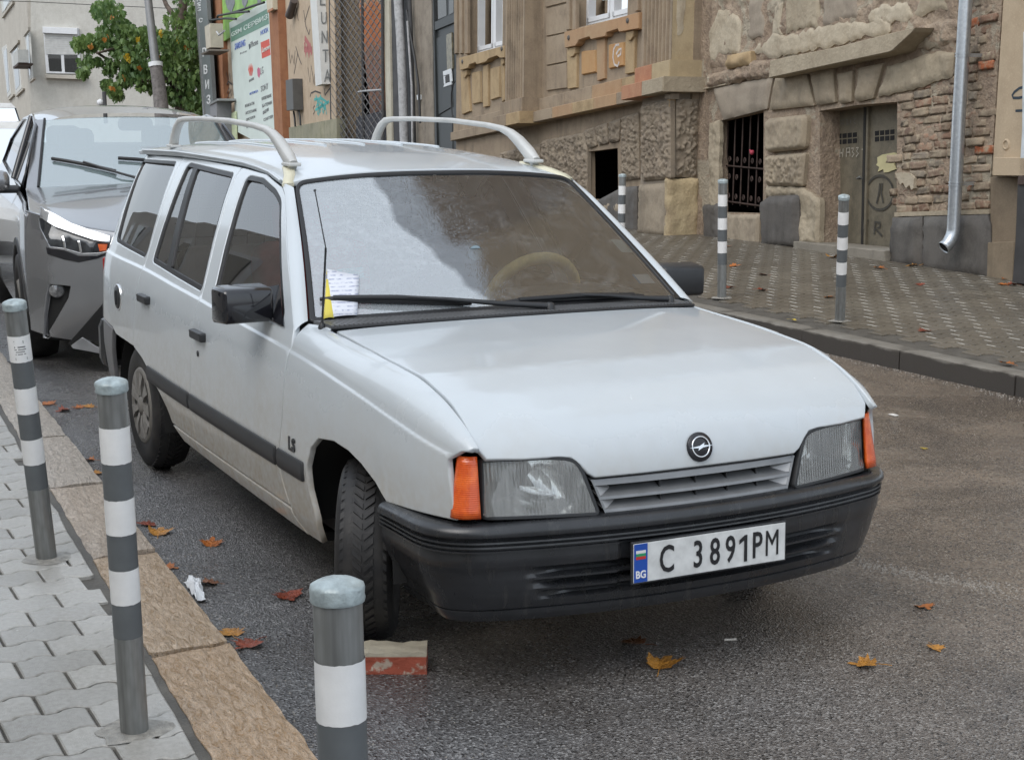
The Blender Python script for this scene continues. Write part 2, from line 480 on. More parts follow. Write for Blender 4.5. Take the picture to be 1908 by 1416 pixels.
def stone_slab(fx, x0, x1, top, depth, n, seed, mat_, amp=.004):
    "kerb stone between two edge curves, with chipped outline and uneven top"
    m = MB(); W_ = 5
    def P(i, j, up=True):
        a = i / n; b = j / W_
        x = x0 + (x1 - x0) * a
        e0, e1 = fx(x); y = e0 + (e1 - e0) * b
        d = mnoise.noise(Vector((x * 3.3, y * 5, seed))) * amp + mnoise.noise(Vector((x * 11, y * 19, seed + 5))) * amp * .8
        edge = min(i, n - i, 1) * min(j, W_ - j, 1)
        if edge == 0:
            y += mnoise.noise(Vector((x * 9, seed, 3))) * .008; x += mnoise.noise(Vector((y * 14, seed, 9))) * .012
            d -= .008 + .012 * max(0, mnoise.noise(Vector((x * 5, y * 7, seed + 2))))
        return Vector((x, y, top + g(x) + d))
    top_v = [P(i, j) for j in range(W_ + 1) for i in range(n + 1)]
    m.add(top_v, [(j * (n + 1) + i, j * (n + 1) + i + 1, (j + 1) * (n + 1) + i + 1, (j + 1) * (n + 1) + i) for j in range(W_) for i in range(n)], 0, True)
    ring = [i for i in range(n)] + [j * (n + 1) + n for j in range(W_)] + [W_ * (n + 1) + n - i for i in range(n)] + [(W_ - j) * (n + 1) for j in range(W_)]
    rv = [top_v[i] for i in ring]; lo = [Vector((q.x, q.y, q.z - depth)) for q in rv]; k = len(rv)
    m.add(rv + lo, [(i, k + i, k + (i + 1) % k, (i + 1) % k) for i in range(k)], 0, False)
    return m
LK = bpy.data.objects.new('granite_kerb', None); COL.objects.link(LK); tag(LK, kind='structure')
jts = [2.2, 1.19, .115, -.9, -1.95, -2.92, -3.95, -5.0, -6.1, -7.2, -8.3, -9.4]
tints = [(.66, .385, .165), (.66, .39, .175), (.62, .40, .21), (.62, .48, .36), (.62, .54, .46), (.58, .52, .45), (.42, .38, .33), (.45, .4, .35), (.4, .37, .33), (.42, .38, .33), (.42, .38, .33)]
for i in range(len(jts) - 1):
    a, b = jts[i + 1] + .013, jts[i] - .013
    o = stone_slab(lambda x: (kin(x), kout(x)), a, b, .10, .13, 16, i * 3.1, M_granite).build('kerb_stone', M_granite, LK)
    o.color = (*tints[i], 1)
t = NT('kerb_concrete'); p = t.pos(); n1 = t.noise(p, 7, 5); z_ = t.n('ShaderNodeSeparateXYZ', {0: p}).outputs[2]
c = t.mix(t.ramp(n1, .3, .7), (.15, .14, .12), (.22, .205, .18))
c = t.mix(t.ramp(t.math('ADD', z_, t.math('MULTIPLY', t.math('SUBTRACT', n1, .5), .05)), .124, .108), c, (.060, .054, .048))   # shade painted onto the lower face along with road splash
M_conc = t.done(t.bsdf(c, .42, 0, t.bump(t.noise(p, 120, 3), .5, .003), .5))
RK = bpy.data.objects.new('concrete_kerb', None); COL.objects.link(RK); tag(RK, kind='structure')
def rkf(x): return 4.10 + .02 * (x + 3)
for k in range(-20, 5):
    a = -3.03 + .955 * k; b = a + .955
    m = stone_slab(lambda x: (rkf(x), rkf(x) + .15), a + .004, b - .004, .13, .22, 8, k * 1.7, M_conc, .0015)
    m.build('kerb_stone', M_conc, RK)

# --- pavers: interlocking waves, 225 x 140 mm
PL, PW = .225, .14
def wavef(y):
    q = (y / (PL / 2)) % 1.0
    a = .0095
    if q < .30: return a
    if q < .5: return a - 2 * a * (q - .30) / .20
    if q < .80: return -a
    return -a + 2 * a * (q - .8) / .2
def paver_outline(gap=.0035, gy=.004):
    ys = [-PL / 2 + gy + (PL - 2 * gy) * k / 15 for k in range(16)]
    return [(PW / 2 - gap + wavef(y), y) for y in ys] + [(-PW / 2 + gap + wavef(y), y) for y in ys[::-1]]
def clip_half(poly, f):
    out = []
    for i in range(len(poly)):
        a, b = poly[i], poly[(i + 1) % len(poly)]; fa, fb = f(*a), f(*b)
        if fa >= 0: out.append(a)
        if fa * fb < 0:
            s_ = fa / (fa - fb); out.append((a[0] + (b[0] - a[0]) * s_, a[1] + (b[1] - a[1]) * s_))
    return out
def paver_mb(mb, poly, zf, thick=.03, bev=.004, rand=0.0):
    q = off2(poly, bev); n = len(poly); tz = random.uniform(-rand, rand); tx = random.uniform(-rand, rand) * 6; ty = random.uniform(-rand, rand) * 6
    cx = sum(p[0] for p in poly) / n; cy = sum(p[1] for p in poly) / n
    H = lambda x, y, d: zf(x, y) + tz + tx * (x - cx) + ty * (y - cy) - d
    vs = [(p[0], p[1], H(p[0], p[1], 0)) for p in q] + [(p[0], p[1], H(p[0], p[1], bev * .8)) for p in poly] + [(p[0], p[1], H(p[0], p[1], thick)) for p in poly]
    sg = area2(poly) > 0
    fc = [list(range(n)) if sg else list(range(n))[::-1]]
    for i in range(n):
        j = (i + 1) % n
        for a in (0, n):
            f = (a + i, a + n + i, a + n + j, a + j); fc.append(f if sg else f[::-1])
    mb.add(vs, fc)
t = NT('paver_concrete'); p = t.pos(); ri = t.n('ShaderNodeObjectInfo').outputs['Random']
n1 = t.noise(p, 1.3, 4); n2 = t.noise(p, 60, 3); n3 = t.noise(p, 260, 2)
c = t.mix(t.ramp(n1, .38, .64), (.375, .365, .34), (.24, .225, .195)); c = t.mix(t.ramp(n2, .3, .7), c, t.mix(.35, c, (.56, .55, .52)))
c = t.n('ShaderNodeHueSaturation', {'Color': c, 'Value': t.n('ShaderNodeMapRange', {'Value': ri, 'To Min': .86, 'To Max': 1.12}).outputs[0]}).outputs[0]
M_paverL = t.done(t.bsdf(c, t.math('MULTIPLY_ADD', n1, .35, .12), 0, t.bump(t.math('ADD', n3, t.math('MULTIPLY', n2, .6)), .45, .003), .5))
t = NT('paver_brown'); p = t.pos(); ri = t.n('ShaderNodeObjectInfo').outputs['Random']
n1 = t.noise(p, .8, 5); n2 = t.noise(p, 45, 3)
c = t.mix(t.ramp(n1, .35, .66), (.125, .108, .083), (.082, .066, .047)); c = t.mix(t.ramp(n2, .3, .75), c, t.mix(.4, c, (.22, .2, .16)))
c = t.n('ShaderNodeHueSaturation', {'Color': c, 'Value': t.n('ShaderNodeMapRange', {'Value': ri, 'To Min': .85, 'To Max': 1.15}).outputs[0]}).outputs[0]
M_paverR = t.done(t.bsdf(c, .42, 0, t.bump(n2, .5, .004), .5))
M_mortar = plain('joint_dirt', (.085, .078, .066), .6, var=.35, sc=9, bump=.8, bsc=70, bd=.006, kind='world')
M_joint_pale = plain('pale_joint', (.66, .64, .58), .3, var=.25, sc=30, kind='world')

LPV = bpy.data.objects.new('left_pavement', None); COL.objects.link(LPV); tag(LPV, kind='structure')
mb = MB()
for i in range(24):
    x0, x1 = -9 + .5 * i, -8.5 + .5 * i
    mb.add([(x0, -9, .087 + g(x0)), (x1, -9, .087 + g(x1)), (x1, kin(x1) + .005, .087 + g(x1)), (x0, kin(x0) + .005, .087 + g(x0))], [(0, 1, 2, 3)])
mb.build('bedding', M_mortar, LPV)
rest = MB(); base_poly = paver_outline()
variants = []
for k in range(4):
    m = MB(); paver_mb(m, base_poly, lambda x, y: 0, rand=.0012); variants.append(m.mesh('paver')); variants[-1].materials.append(M_paverL)
for r_ in range(-60, 16):
    x = .08 + PW * 1.0 * r_
    for k in range(-28, 3):
        y = -1.5825 + PL * (k + .5) + (PL / 2 if r_ % 2 else 0) + .0
        kk = kin(x) - .035 - .012 * mnoise.noise(Vector((x * 5, 0, 1)))
        if y - PL / 2 + .05 > kk: continue
        P = (x, y, .1 + g(x)); vis = in_frame(P, 70)
        if y + PL / 2 + .012 > kk:
            poly = clip_half([(a + x, b + y) for a, b in base_poly], lambda a, b: kin(a) - .03 - .012 * mnoise.noise(Vector((a * 5, 0, 1))) - b)
            if len(poly) < 5 or abs(area2(poly)) < .004: continue
            if vis:
                m = MB(); paver_mb(m, [(a - x, b - y) for a, b in poly], lambda a, b: 0, rand=.002)
                obj('paver', m.mesh('paver'), M_paverL, LPV, P)
            else: paver_mb(rest, poly, lambda a, b: .1 + g(a), rand=.001)
        elif vis: obj('paver', random.choice(variants), M_paverL, LPV, P)
        elif -6.5 < x < 2.2 and y > -4.5: paver_mb(rest, [(a + x, b + y) for a, b in base_poly], lambda a, b: .1 + g(a), rand=.001)
rest.build('paver_field', M_paverL, LPV, kind='stuff')

RPV = bpy.data.objects.new('right_pavement', None); COL.objects.link(RPV); tag(RPV, kind='structure')
def facade_y(x): return 7.572 + .10508 * (-7.189 - x)
def zr(x, y): return g(x) + .13 + .011 * (y - 4.3)
mb = MB()
for i in range(60):
    x0 = -34 + .7 * i; x1 = x0 + .7
    ya0, ya1, yb0, yb1 = rkf(x0) + .14, rkf(x1) + .14, facade_y(x0) + 1.2, facade_y(x1) + 1.2
    mb.add([(x0, ya0, zr(x0, ya0) - .009), (x1, ya1, zr(x1, ya1) - .009), (x1, yb1, zr(x1, yb1) - .009), (x0, yb0, zr(x0, yb0) - .009)], [(0, 1, 2, 3)])
mb.build('bedding', M_mortar, RPV)
vR = []
for k in range(4):
    m = MB(); paver_mb(m, base_poly, lambda x, y: 0, rand=.0015, bev=.005); vR.append(m.mesh('paver')); vR[-1].materials.append(M_paverR)
cand = []
for r_ in range(-90, 20):
    x = -3.03 + .145 * r_
    for k in range(0, 16):
        y = 4.385 + PL * (k + .5) + (PL / 2 if r_ % 2 else 0)
        if y > facade_y(x) + .1: continue
        cand.append((x, y))
vis = sorted([c for c in cand if in_frame((c[0], c[1], zr(*c)), 0) and pix((c[0], c[1], .15))[0] > 1225], key=lambda c: (Vector((c[0], c[1], .1)) - CAM_C).length)
single = set(vis[:296]); rest = MB(); pale_strips = MB()
for c in cand:
    x, y = c
    if c in single:
        o = obj('paver', random.choice(vR), M_paverR, RPV, (x, y, zr(x, y)))
    elif x > -14: paver_mb(rest, [(a + x, b + y) for a, b in base_poly], zr, rand=.001, bev=.005)
    if random.random() < .86 and x > -13:
        w = random.uniform(.05, .105); yy = y + PL / 2; cx = x + random.uniform(-.012, .012)
        th = random.uniform(.006, .011)
        z0 = zr(x, yy) - random.uniform(.0, .0025)
        pale_strips.add([(cx - w / 2, yy - th, z0), (cx + w / 2, yy - th, z0), (cx + w / 2, yy + th, z0), (cx - w / 2, yy + th, z0)], [(0, 1, 2, 3)])
rest.build('paver_field', M_paverR, RPV, kind='stuff')
pale_strips.build('joint_strip', M_joint_pale, RPV, kind='stuff')  # pale flat strips along the short ends of the pavers

# ================================================================== BOLLARDS
t = NT('galvanised_steel'); p = t.pos('object')
v = t.n('ShaderNodeTexVoronoi', {'Vector': t.n('ShaderNodeMapping', {'Vector': p, 'Scale': (1, 1, .35)}).outputs[0], 'Scale': 60.0})
n1 = t.noise(t.n('ShaderNodeMapping', {'Vector': p, 'Scale': (60, 60, 3)}).outputs[0], 1.0, 4)
c = t.mix(t.ramp(n1, .3, .7), (.20, .205, .20), (.36, .37, .365)); c = t.mix(t.math('MULTIPLY', v.outputs['Distance'], .5), c, (.15, .15, .14))
M_galv = t.done(t.bsdf(c, .42, .55, t.bump(t.noise(p, 160, 2), .15, .001), .5))
M_bgrey = plain('bollard_grey', (.115, .125, .13), .45, var=.12, sc=14, bump=.1, bsc=200, bd=.001)
M_bwhite = plain('reflective_white', (.80, .80, .79), .35, var=.06, sc=20, bump=.3, bsc=300, bd=.001)
M_cap = plain('bollard_cap', (.36, .42, .43), .4, .2, var=.3, sc=40, bump=.5, bsc=120, bd=.003)
M_black = plain('black_print', (.02, .02, .02), .5)
BR = .035
def make_bollard(H=.93, seam=False):
    "parts of one bollard, base at the origin"
    root = thing('bollard', '', 'bollard', group='striped bollards')
    z1 = H - .03
    m = MB(); m.lathe([(BR, -.05), (BR, .02), (BR, z1)], 28); m.build('post', M_galv, root)
    m = MB(); m.lathe([(BR + .0035, z1 - .013), (BR + .0045, z1 - .010), (BR + .0035, z1 - .005), (BR + .0042, z1 + .006), (BR + .0030, z1 + .0105), (BR - .004, z1 + .0145), (BR - .016, z1 + .0185), (.0005, z1 + .0205)], 28)
    for i, v in enumerate(m.v):
        v = Vector(v); q = mnoise.noise(v * 90); m.v[i] = (v.x + q * .0012, v.y + q * .0011, v.z + mnoise.noise(v * 70 + Vector((5, 0, 0))) * .0015)
    m.build('cap', M_cap, root)
    z = z1 - .012
    for i in range(7):
        hgt = .09; a, b = z - .08 if i == 0 else z, None
        z -= .085 if i == 0 else .09
        if i % 2 == 0 and i == 0: continue
        top, bot = z + .09, z
        r_ = BR + (.0011 if i % 2 else .0006)
        m = MB(); n = 36
        e1 = [mnoise.noise(Vector((k * .7, i, 1))) * .0016 for k in range(n)]
        e2 = [mnoise.noise(Vector((k * .7, i, 7))) * .0016 for k in range(n)]
        vs = []
        for hh, e in ((top, e1), (bot, e2)):
            for k in range(n): vs.append((r_ * math.cos(6.28319 * k / n), r_ * math.sin(6.28319 * k / n), hh + e[k] - (.0005 if hh == top else -.0005)))
        m.add(vs, [(n + k, n + (k + 1) % n, (k + 1) % n, k) for k in range(n)], 0, True)
        m.build('reflective_band' if i % 2 else 'grey_band', M_bwhite if i % 2 else M_bgrey, root)
    return root
def place(root, base, top):
    d = (top - base); root.location = base
    root.rotation_euler = d.to_track_quat('Z', 'Y').to_euler(); return root
b0 = make_bollard()
kids = None
L2b, L2t = on_z(251, 1362, .10), on_z(206, 694, 1.03)
spec_b = [
    ('second bollard from the left, upright on grey pavers beside the tan kerb stone', L2b, L2t, 40),
    ('leftmost bollard, leaning and with a small printed label on its top white band', on_z(87, 1040, .10), on_z(24, 545, 1.035), 150),
    ('nearest bollard in front of the steered wheel, cut off by the bottom edge', None, on_z(627, 1062, 1.03), 200),
    ('bollard at the right pavement edge nearest the downpipe', on_z(1565, 598, .135), on_z(1573, 354, 1.06), 10),
    ('middle bollard of the right pavement, standing in front of the barred cellar window', on_z(1345, 555, .135), on_z(1347, 327, 1.08), 80),
    ('farthest bollard, half hidden behind the windscreen edge of the white estate car', None, None, 100)]
for i, (lab, ba, tp, rz) in enumerate(spec_b):
    if ba is None and tp is not None: ba = Vector((tp.x + .03, tp.y + .01, .10))
    if tp is None:
        tp = CAM_C + ray(1160, 322).normalized() * 15.4; ba = Vector((tp.x, tp.y, tp.z - .93))
    o = b0 if i == 0 else copy_tree(b0)
    place(o, ba, tp); o['label'] = lab
    if i == 1:
        m = MB()   # printed label on the top white band
        d = (CAM_C - ba); ang = math.atan2(d.y, d.x) - .5
        def P(a, z, r_=BR + .0016): return (r_ * math.cos(a), r_ * math.sin(a), z)
        zt = .93 - .03 - .012 - .085
        for (a0, a1, z0, z1) in [(-.7, .15, .072, .0755), (-.7, .15, .066, .0665), (.1, .15, .066, .0755), (-.7, .3, .052, .056), (-.7, .35, .044, .047), (-.6, .3, .036, .039), (-.65, .3, .028, .031), (-.7, .35, .010, .018)]:
            nseg = 10 if z1 - z0 < .006 and a1 - a0 > .5 and z0 < .06 else 1
            for k in range(nseg):
                b0_, b1_ = a0 + (a1 - a0) * k / nseg, a0 + (a1 - a0) * (k + (.72 if nseg > 1 else 1)) / nseg
                if nseg > 1 and random.random() < .12: continue
                m.add([P(ang - .1 + b0_, zt - .09 + z0), P(ang - .1 + b1_, zt - .09 + z0), P(ang - .1 + b1_, zt - .09 + z1), P(ang - .1 + b0_, zt - .09 + z1)], [(0, 1, 2, 3)])
        o2 = m.build('printed_label', M_black, o, fix=False); o2.rotation_euler = (0, 0, 0)
# mortar skirts round the bollard feet
# ================================================================== RIGHT-HAND BUILDINGS
HS = -.10          # level lines of the houses fall away against the sloping road
def masonry(name, cols, sc=1.0, bump=.5, bd=.01, rough=.85, fine=60, stain=.5, wet=.0, patch=None):
    t = NT(name); p = t.pos('world')
    a = t.noise(p, .9 * sc, 6, .6, .4); b = t.noise(p, 4.5 * sc, 6, .65); f = t.noise(p, fine, 4, .6)
    dr = t.noise(t.n('ShaderNodeMapping', {'Vector': p, 'Scale': (3.2, 3.2, .35)}).outputs[0], 1.4, 5, .6)
    c = t.mix(t.ramp(a, .32, .68), cols[0], cols[1]); c = t.mix(t.math('MULTIPLY', t.ramp(b, .45, .72), .8), c, cols[2])
    c = t.mix(t.math('MULTIPLY', t.ramp(dr, .52, .74), stain), c, tuple(x * .35 for x in cols[0]))
    so = t.ramp(t.noise(p, 1.7 * sc, 7, .68, .8), .52, .74)
    c = t.mix(t.math('MULTIPLY', so, stain * .95), c, tuple(x * .34 for x in cols[2]))
    c = t.mix(t.math('MULTIPLY', t.ramp(f, .5, .8), .22), c, tuple(min(1, x * 1.7) for x in cols[1]))
    if patch:
        m = t.ramp(t.noise(p, patch[1], 7, .7, .6), patch[2], patch[2] + .03); c = t.mix(m, c, patch[0])
    h = t.math('ADD', t.math('MULTIPLY', b, .8), t.math('MULTIPLY', f, .45))
    return t.done(t.bsdf(c, rough, 0, t.bump(h, bump, bd), .35))
M_brown = masonry('brown_stucco', ((.269, .207, .144), (.331, .262, .186), (.221, .168, .121)), bump=.35)
M_ochre = masonry('ochre_stone', ((.373, .269, .152), (.421, .310, .179), (.297, .207, .113)), bump=.4)
M_orange_st = masonry('orange_stone', ((.400, .235, .125), (.380, .265, .160), (.340, .200, .110)), bump=.4, stain=.2)
M_panel_or = masonry('orange_panel', ((.47, .27, .115), (.44, .275, .135), (.42, .22, .095)), bump=.3, stain=.12)
M_red_st = masonry('red_stone', ((.414, .186, .103), (.400, .228, .138), (.331, .138, .083)), bump=.4, stain=.2)
M_verm = masonry('worm_rustic', ((.255, .207, .155), (.297, .246, .182), (.193, .159, .124)), bump=.6, bd=.012, fine=45, stain=.4)
M_verm2 = masonry('pale_rustic', ((.310, .255, .182), (.359, .297, .214), (.235, .193, .145)), bump=.6, bd=.012, fine=45, stain=.35)
M_pale = masonry('pale_plaster', ((.335, .280, .200), (.400, .340, .250), (.270, .220, .155)), bump=.8, bd=.02, fine=30, stain=.25)
M_palest = masonry('lime_plaster', ((.400, .340, .250), (.455, .395, .300), (.330, .270, .190)), bump=.8, bd=.02, fine=30, stain=.15)
M_yel = masonry('yellow_render', ((.390, .305, .185), (.430, .345, .220), (.320, .245, .150)), bump=.3, stain=.2)
M_slab = masonry('smooth_lintel', ((.290, .241, .186), (.331, .283, .221), (.235, .193, .152)), bump=.3, stain=.3)
M_base = masonry('dark_base_stone', ((.098, .088, .080), (.125, .115, .102), (.062, .056, .050)), bump=.5, rough=.6, stain=.5)
M_base2 = masonry('pale_base_stone', ((.297, .246, .182), (.366, .306, .228), (.200, .163, .121)), bump=.7, bd=.014, stain=.4)
M_yelst = masonry('yellow_base_stone', ((.428, .331, .193), (.524, .428, .269), (.276, .207, .131)), bump=.9, bd=.02, fine=30, stain=.2)
M_rubble = masonry('broken_masonry', ((.283, .210, .149), (.393, .310, .228), (.172, .127, .097)), sc=2.2, bump=1.0, bd=.04, fine=28, stain=.35, patch=((.36, .31, .235), 1.6, .56))
t = NT('old_brick'); p = t.pos('world'); ri = t.n('ShaderNodeObjectInfo').outputs['Color']
b = t.noise(p, 14, 5, .65); f = t.noise(p, 70, 3)
c = t.mix(t.ramp(b, .34, .56), (.36, .295, .21), ri); c = t.mix(t.math('MULTIPLY', t.ramp(f, .5, .75), .35), c, (.10, .075, .06))
M_brick = t.done(t.bsdf(c, .85, 0, t.bump(t.math('ADD', b, t.math('MULTIPLY', f, .5)), .8, .012), .3))
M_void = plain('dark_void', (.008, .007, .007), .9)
M_iron = plain('rusty_iron', (.055, .035, .028), .7, .3, var=.4, sc=20)
M_pvc = plain('white_window_frame', (.66, .67, .68), .35, var=.05)
M_wpane = glass('house_glass', (.10, .11, .12), 1.0, 1.6, (.30, (.10, .10, .095)))

def mapF(off): return lambda a, b, h=0.0: fpt(a, b, off + h)
def mapS(s): return lambda a, b, h=0.0: fpt(s - h, b, a)      # side (return) faces looking down the street; a = distance out of the wall
def wall_with_holes(name, outer, holes, off, m, parent, reveal=.28, top=None):
    mb = MB(); v2, f2 = tri2([Vector(p) for p in outer], [[Vector(p) for p in h] for h in holes], None)
    mb.add([fpt(p.x, p.y, off) for p in v2], f2)
    for h in holes:
        rv = reveal if not isinstance(reveal, dict) else reveal.get(holes.index(h), reveal[None])
        n = len(h); a = [fpt(q[0], q[1], off) for q in h]; b = [fpt(q[0], q[1], off - rv) for q in h]
        mb.add(a + b, [(i, (i + 1) % n, n + (i + 1) % n, n + i) for i in range(n)])
    n = len(outer); a = [fpt(q[0], q[1], off) for q in outer]; b = [fpt(q[0], q[1], off - .4) for q in outer]
    mb.add(a + b, [(i, (i + 1) % n, n + (i + 1) % n, n + i) for i in range(n)])
    return mb.build(name, m, parent, fix=False)
def fpoly(name, px, o0, o1, m, parent, bev=.008, **k):
    "stone, board ... with its front outline surveyed in the plane o1 metres out"
    pts = [fpt(*fs(u, v, o1), o0) for u, v in px]
    mb = MB(); mb.prism(pts, FN * (o1 - o0), bev=bev); return mb.build(name, m, parent, **k)
def worm(x, y, sd_):
    q = Vector((x * 19, y * 19, sd_)); q2 = q + Vector((mnoise.noise(q * 1.3 + Vector((9, 0, 0))), mnoise.noise(q * 1.3 + Vector((0, 9, 0))), 0)) * .9
    r_ = 1 - min(1, abs(mnoise.noise(q2)) * 3.4)
    return r_
def lump(x, y, sd_):
    return .5 + .5 * (mnoise.noise(Vector((x * 6, y * 6, sd_))) + .6 * mnoise.noise(Vector((x * 15, y * 15, sd_))) + .35 * mnoise.noise(Vector((x * 34, y * 34, sd_))))
SEED = [0]
def block(name, poly, mp, proud, amp, fn, m, parent, step=.028, rnd=.03, rough_edge=.0, back=-.03, **k):
    "rough-faced stone: polygon in the plane of mp, standing PROUD of it"
    SEED[0] += 1; sd_ = SEED[0] * 7.3
    pl = rs2(rnd2(poly, rnd, 3), step)
    if area2(pl) < 0: pl = pl[::-1]
    if rough_edge:
        pl = [p + Vector((mnoise.noise(Vector((p.x * 9, p.y * 9, sd_))), mnoise.noise(Vector((p.x * 9, p.y * 9, sd_ + 4))))) * rough_edge for p in pl]
    v2, f2 = tri2(pl, [], step, jitter=step * .2); n = len(pl)
    A = np.array([(q.x, q.y) for q in pl]); vs = []
    for p in v2:
        d = math.sqrt(np.min((A[:, 0] - p.x) ** 2 + (A[:, 1] - p.y) ** 2)); e = min(1, d / .035)
        vs.append(mp(p.x, p.y, proud * (.55 + .45 * e) + amp * (fn(p.x, p.y, sd_) - .3) * e))
    mb = MB(); mb.add(vs, f2, 0, True)
    a = [mp(q.x, q.y, proud * .55) for q in pl]; b = [mp(q.x, q.y, back) for q in pl]
    mb.add(a + b, [(i, n + i, n + (i + 1) % n, (i + 1) % n) for i in range(n)])
    return mb.build(name, m, parent, fix=False, **k)
def Q(ox, oy, s, pts, off=0.0): return [fs(ox + a / s, oy + b / s, off) for a, b in pts]
R1 = (820, 0, 4.72); R2 = (1150, 0, 4.72); R3 = (1150, 240, 4.72); R4 = (1508, 0, 4.72); R5 = (1508, 260, 4.72)
def line_z(s, s0, z0): return z0 + HS * (s - s0)

HOUSE = thing('corner_house', 'weathered brown town house with fluted pilasters, crumbling plaster and a barred cellar window', 'house', fpt(4, 0))
HOUSE.location = (0, 0, 0)
OUT = .37; OW = .09
sP2a, sP2b = fs(1250, 130, OUT)[0], fs(1194, 140, OUT)[0]      # right and left edge of the second pilaster
sP1a, sP1b = fs(976, 170, OUT)[0], fs(941, 175, OUT)[0]
sEnd = fs(850, 200, OW)[0]; sRight = fs(1848, 300, 0)[0]
zc0 = fs(1656, 96, 0)                                            # underside of the string course
def corn(s): return zc0[1] + HS * (s - zc0[0])
# ---- right part, plane 0: door and barred window
doorH = Q(0, 0, 1, [(1670, 470), (1530, 470), (1527, 207), (1600, 196), (1672, 190)])
barH = Q(0, 0, 1, [(1422, 398), (1338, 396), (1338, 226), (1423, 206)])
sJ = sP2a - .02
upperR = [(sRight, 17.9), (sRight, -1.0), (sJ, -1.6), (sJ, 17.3)]
upwin = []
for s0 in (2.2, -.6): upwin.append([(s0, 4.6 + HS * s0), (s0 + 1.0, 4.5 + HS * s0), (s0 + 1.0, 6.7 + HS * s0), (s0, 6.8 + HS * s0)])
for s0 in (2.2, -.6): upwin.append([(s0, 8.4 + HS * s0), (s0 + 1.0, 8.3 + HS * s0), (s0 + 1.0, 10.4 + HS * s0), (s0, 10.5 + HS * s0)])
wall_with_holes('wall', upperR, [doorH, barH] + upwin, 0, M_rubble, HOUSE, {1: .13, None: .34})
# ---- left part, plane OW: two tall windows above the course, cellar opening below
w2 = [fs(1169, 30, OW), fs(1072, 53, OW)]; w1 = [fs(936, 88, OW), fs(872, 104, OW)]
def upopen(w, h=2.2): return [w[0], w[1], (w[1][0], w[1][1] + h), (w[0][0], w[0][1] + h)]
cel = Q(0, 0, 1, [(1152, 374), (1097, 371), (1096, 283), (1151, 276)], OW)
leftW = [(sP2a - .02, 17.5), (sP2a - .02, -1.8), (sEnd, -1.8), (sEnd, 16.6)]
holes2 = [upopen(w2), upopen(w1), cel]
for w in (w2, w1):
    for up in (4.2, 7.8): holes2.append([(a, b + up) for a, b in upopen(w)])
wall_with_holes('wall', leftW, holes2, OW, M_brown, HOUSE, {2: .10, None: .30})
# dark rooms behind openings
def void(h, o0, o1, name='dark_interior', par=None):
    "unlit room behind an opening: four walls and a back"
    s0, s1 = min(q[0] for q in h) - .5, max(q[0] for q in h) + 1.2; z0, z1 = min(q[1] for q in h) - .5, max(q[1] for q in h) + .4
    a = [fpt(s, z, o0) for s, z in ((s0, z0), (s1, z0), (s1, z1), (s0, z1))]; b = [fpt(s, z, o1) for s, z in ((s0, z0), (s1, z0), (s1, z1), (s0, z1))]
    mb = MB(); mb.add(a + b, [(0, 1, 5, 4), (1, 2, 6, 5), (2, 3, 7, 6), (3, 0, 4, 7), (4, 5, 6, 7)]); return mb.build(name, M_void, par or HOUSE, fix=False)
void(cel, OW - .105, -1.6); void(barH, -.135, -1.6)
def window(w, off, parent, lights=2):
    "white casement set in the reveal"
    (sa, za), (sb, zb) = w[0], w[1]; ht = 2.2
    fr = MB(); T = .075
    def bar(s0, z0, s1, z1, th, d=.06):
        fr.prism([fpt(s0, z0, off), fpt(s1, z1, off), fpt(s1, z1 + th, off), fpt(s0, z0 + th, off)], FN * d)
    k = (zb - za) / (sb - sa)
    zl = lambda s: za + k * (s - sa)
    bar(sa, za, sb, zb, T); bar(sa, za + ht - T, sb, zb + ht - T, T)
    n = lights
    for i in range(n + 1):
        s_ = sa + (sb - sa) * i / n; w_ = T * (1.3 if 0 < i < n else 1)
        a, b = max(sa, s_ - w_ / 2), min(sb, s_ + w_ / 2)
        fr.prism([fpt(a, zl(a), off), fpt(b, zl(b), off), fpt(b, zl(b) + ht, off), fpt(a, zl(a) + ht, off)], FN * .062)
        if i < n:
            a = s_ + .05; b = sa + (sb - sa) * (i + 1) / n - .05
            for (p0, p1) in ((a, a + .05), (b - .05, b)): fr.prism([fpt(p0, zl(p0) + .07, off), fpt(p1, zl(p1) + .07, off), fpt(p1, zl(p1) + ht - .07, off), fpt(p0, zl(p0) + ht - .07, off)], FN * .075)
            fr.prism([fpt(a, zl(a) + .07, off), fpt(b, zl(b) + .07, off), fpt(b, zl(b) + .13, off), fpt(a, zl(a) + .13, off)], FN * .075)
    o = fr.build('window', M_pvc, parent)
    g_ = MB(); g_.add([fpt(sa, za, off + .02), fpt(sb, zb, off + .02), fpt(sb, zb + ht, off + .02), fpt(sa, za + ht, off + .02)], [(0, 1, 2, 3)]); g_.build('pane', M_wpane, o, fix=False)
    r_ = MB(); r_.add([fpt(sa, za, off - .5), fpt(sb, zb, off - .5), fpt(sb, zb + ht, off - .5), fpt(sa, za + ht, off - .5)], [(0, 1, 2, 3)]); r_.build('curtain', plain('dim_curtain', (.10, .095, .085), .9), o, fix=False)
for w in (w2, w1):
    for up in (0, 4.2, 7.8): window([(a, b + up) for a, b in w], OW - .22, HOUSE)
for h in upwin: window([h[0], h[1]], -.25, HOUSE)
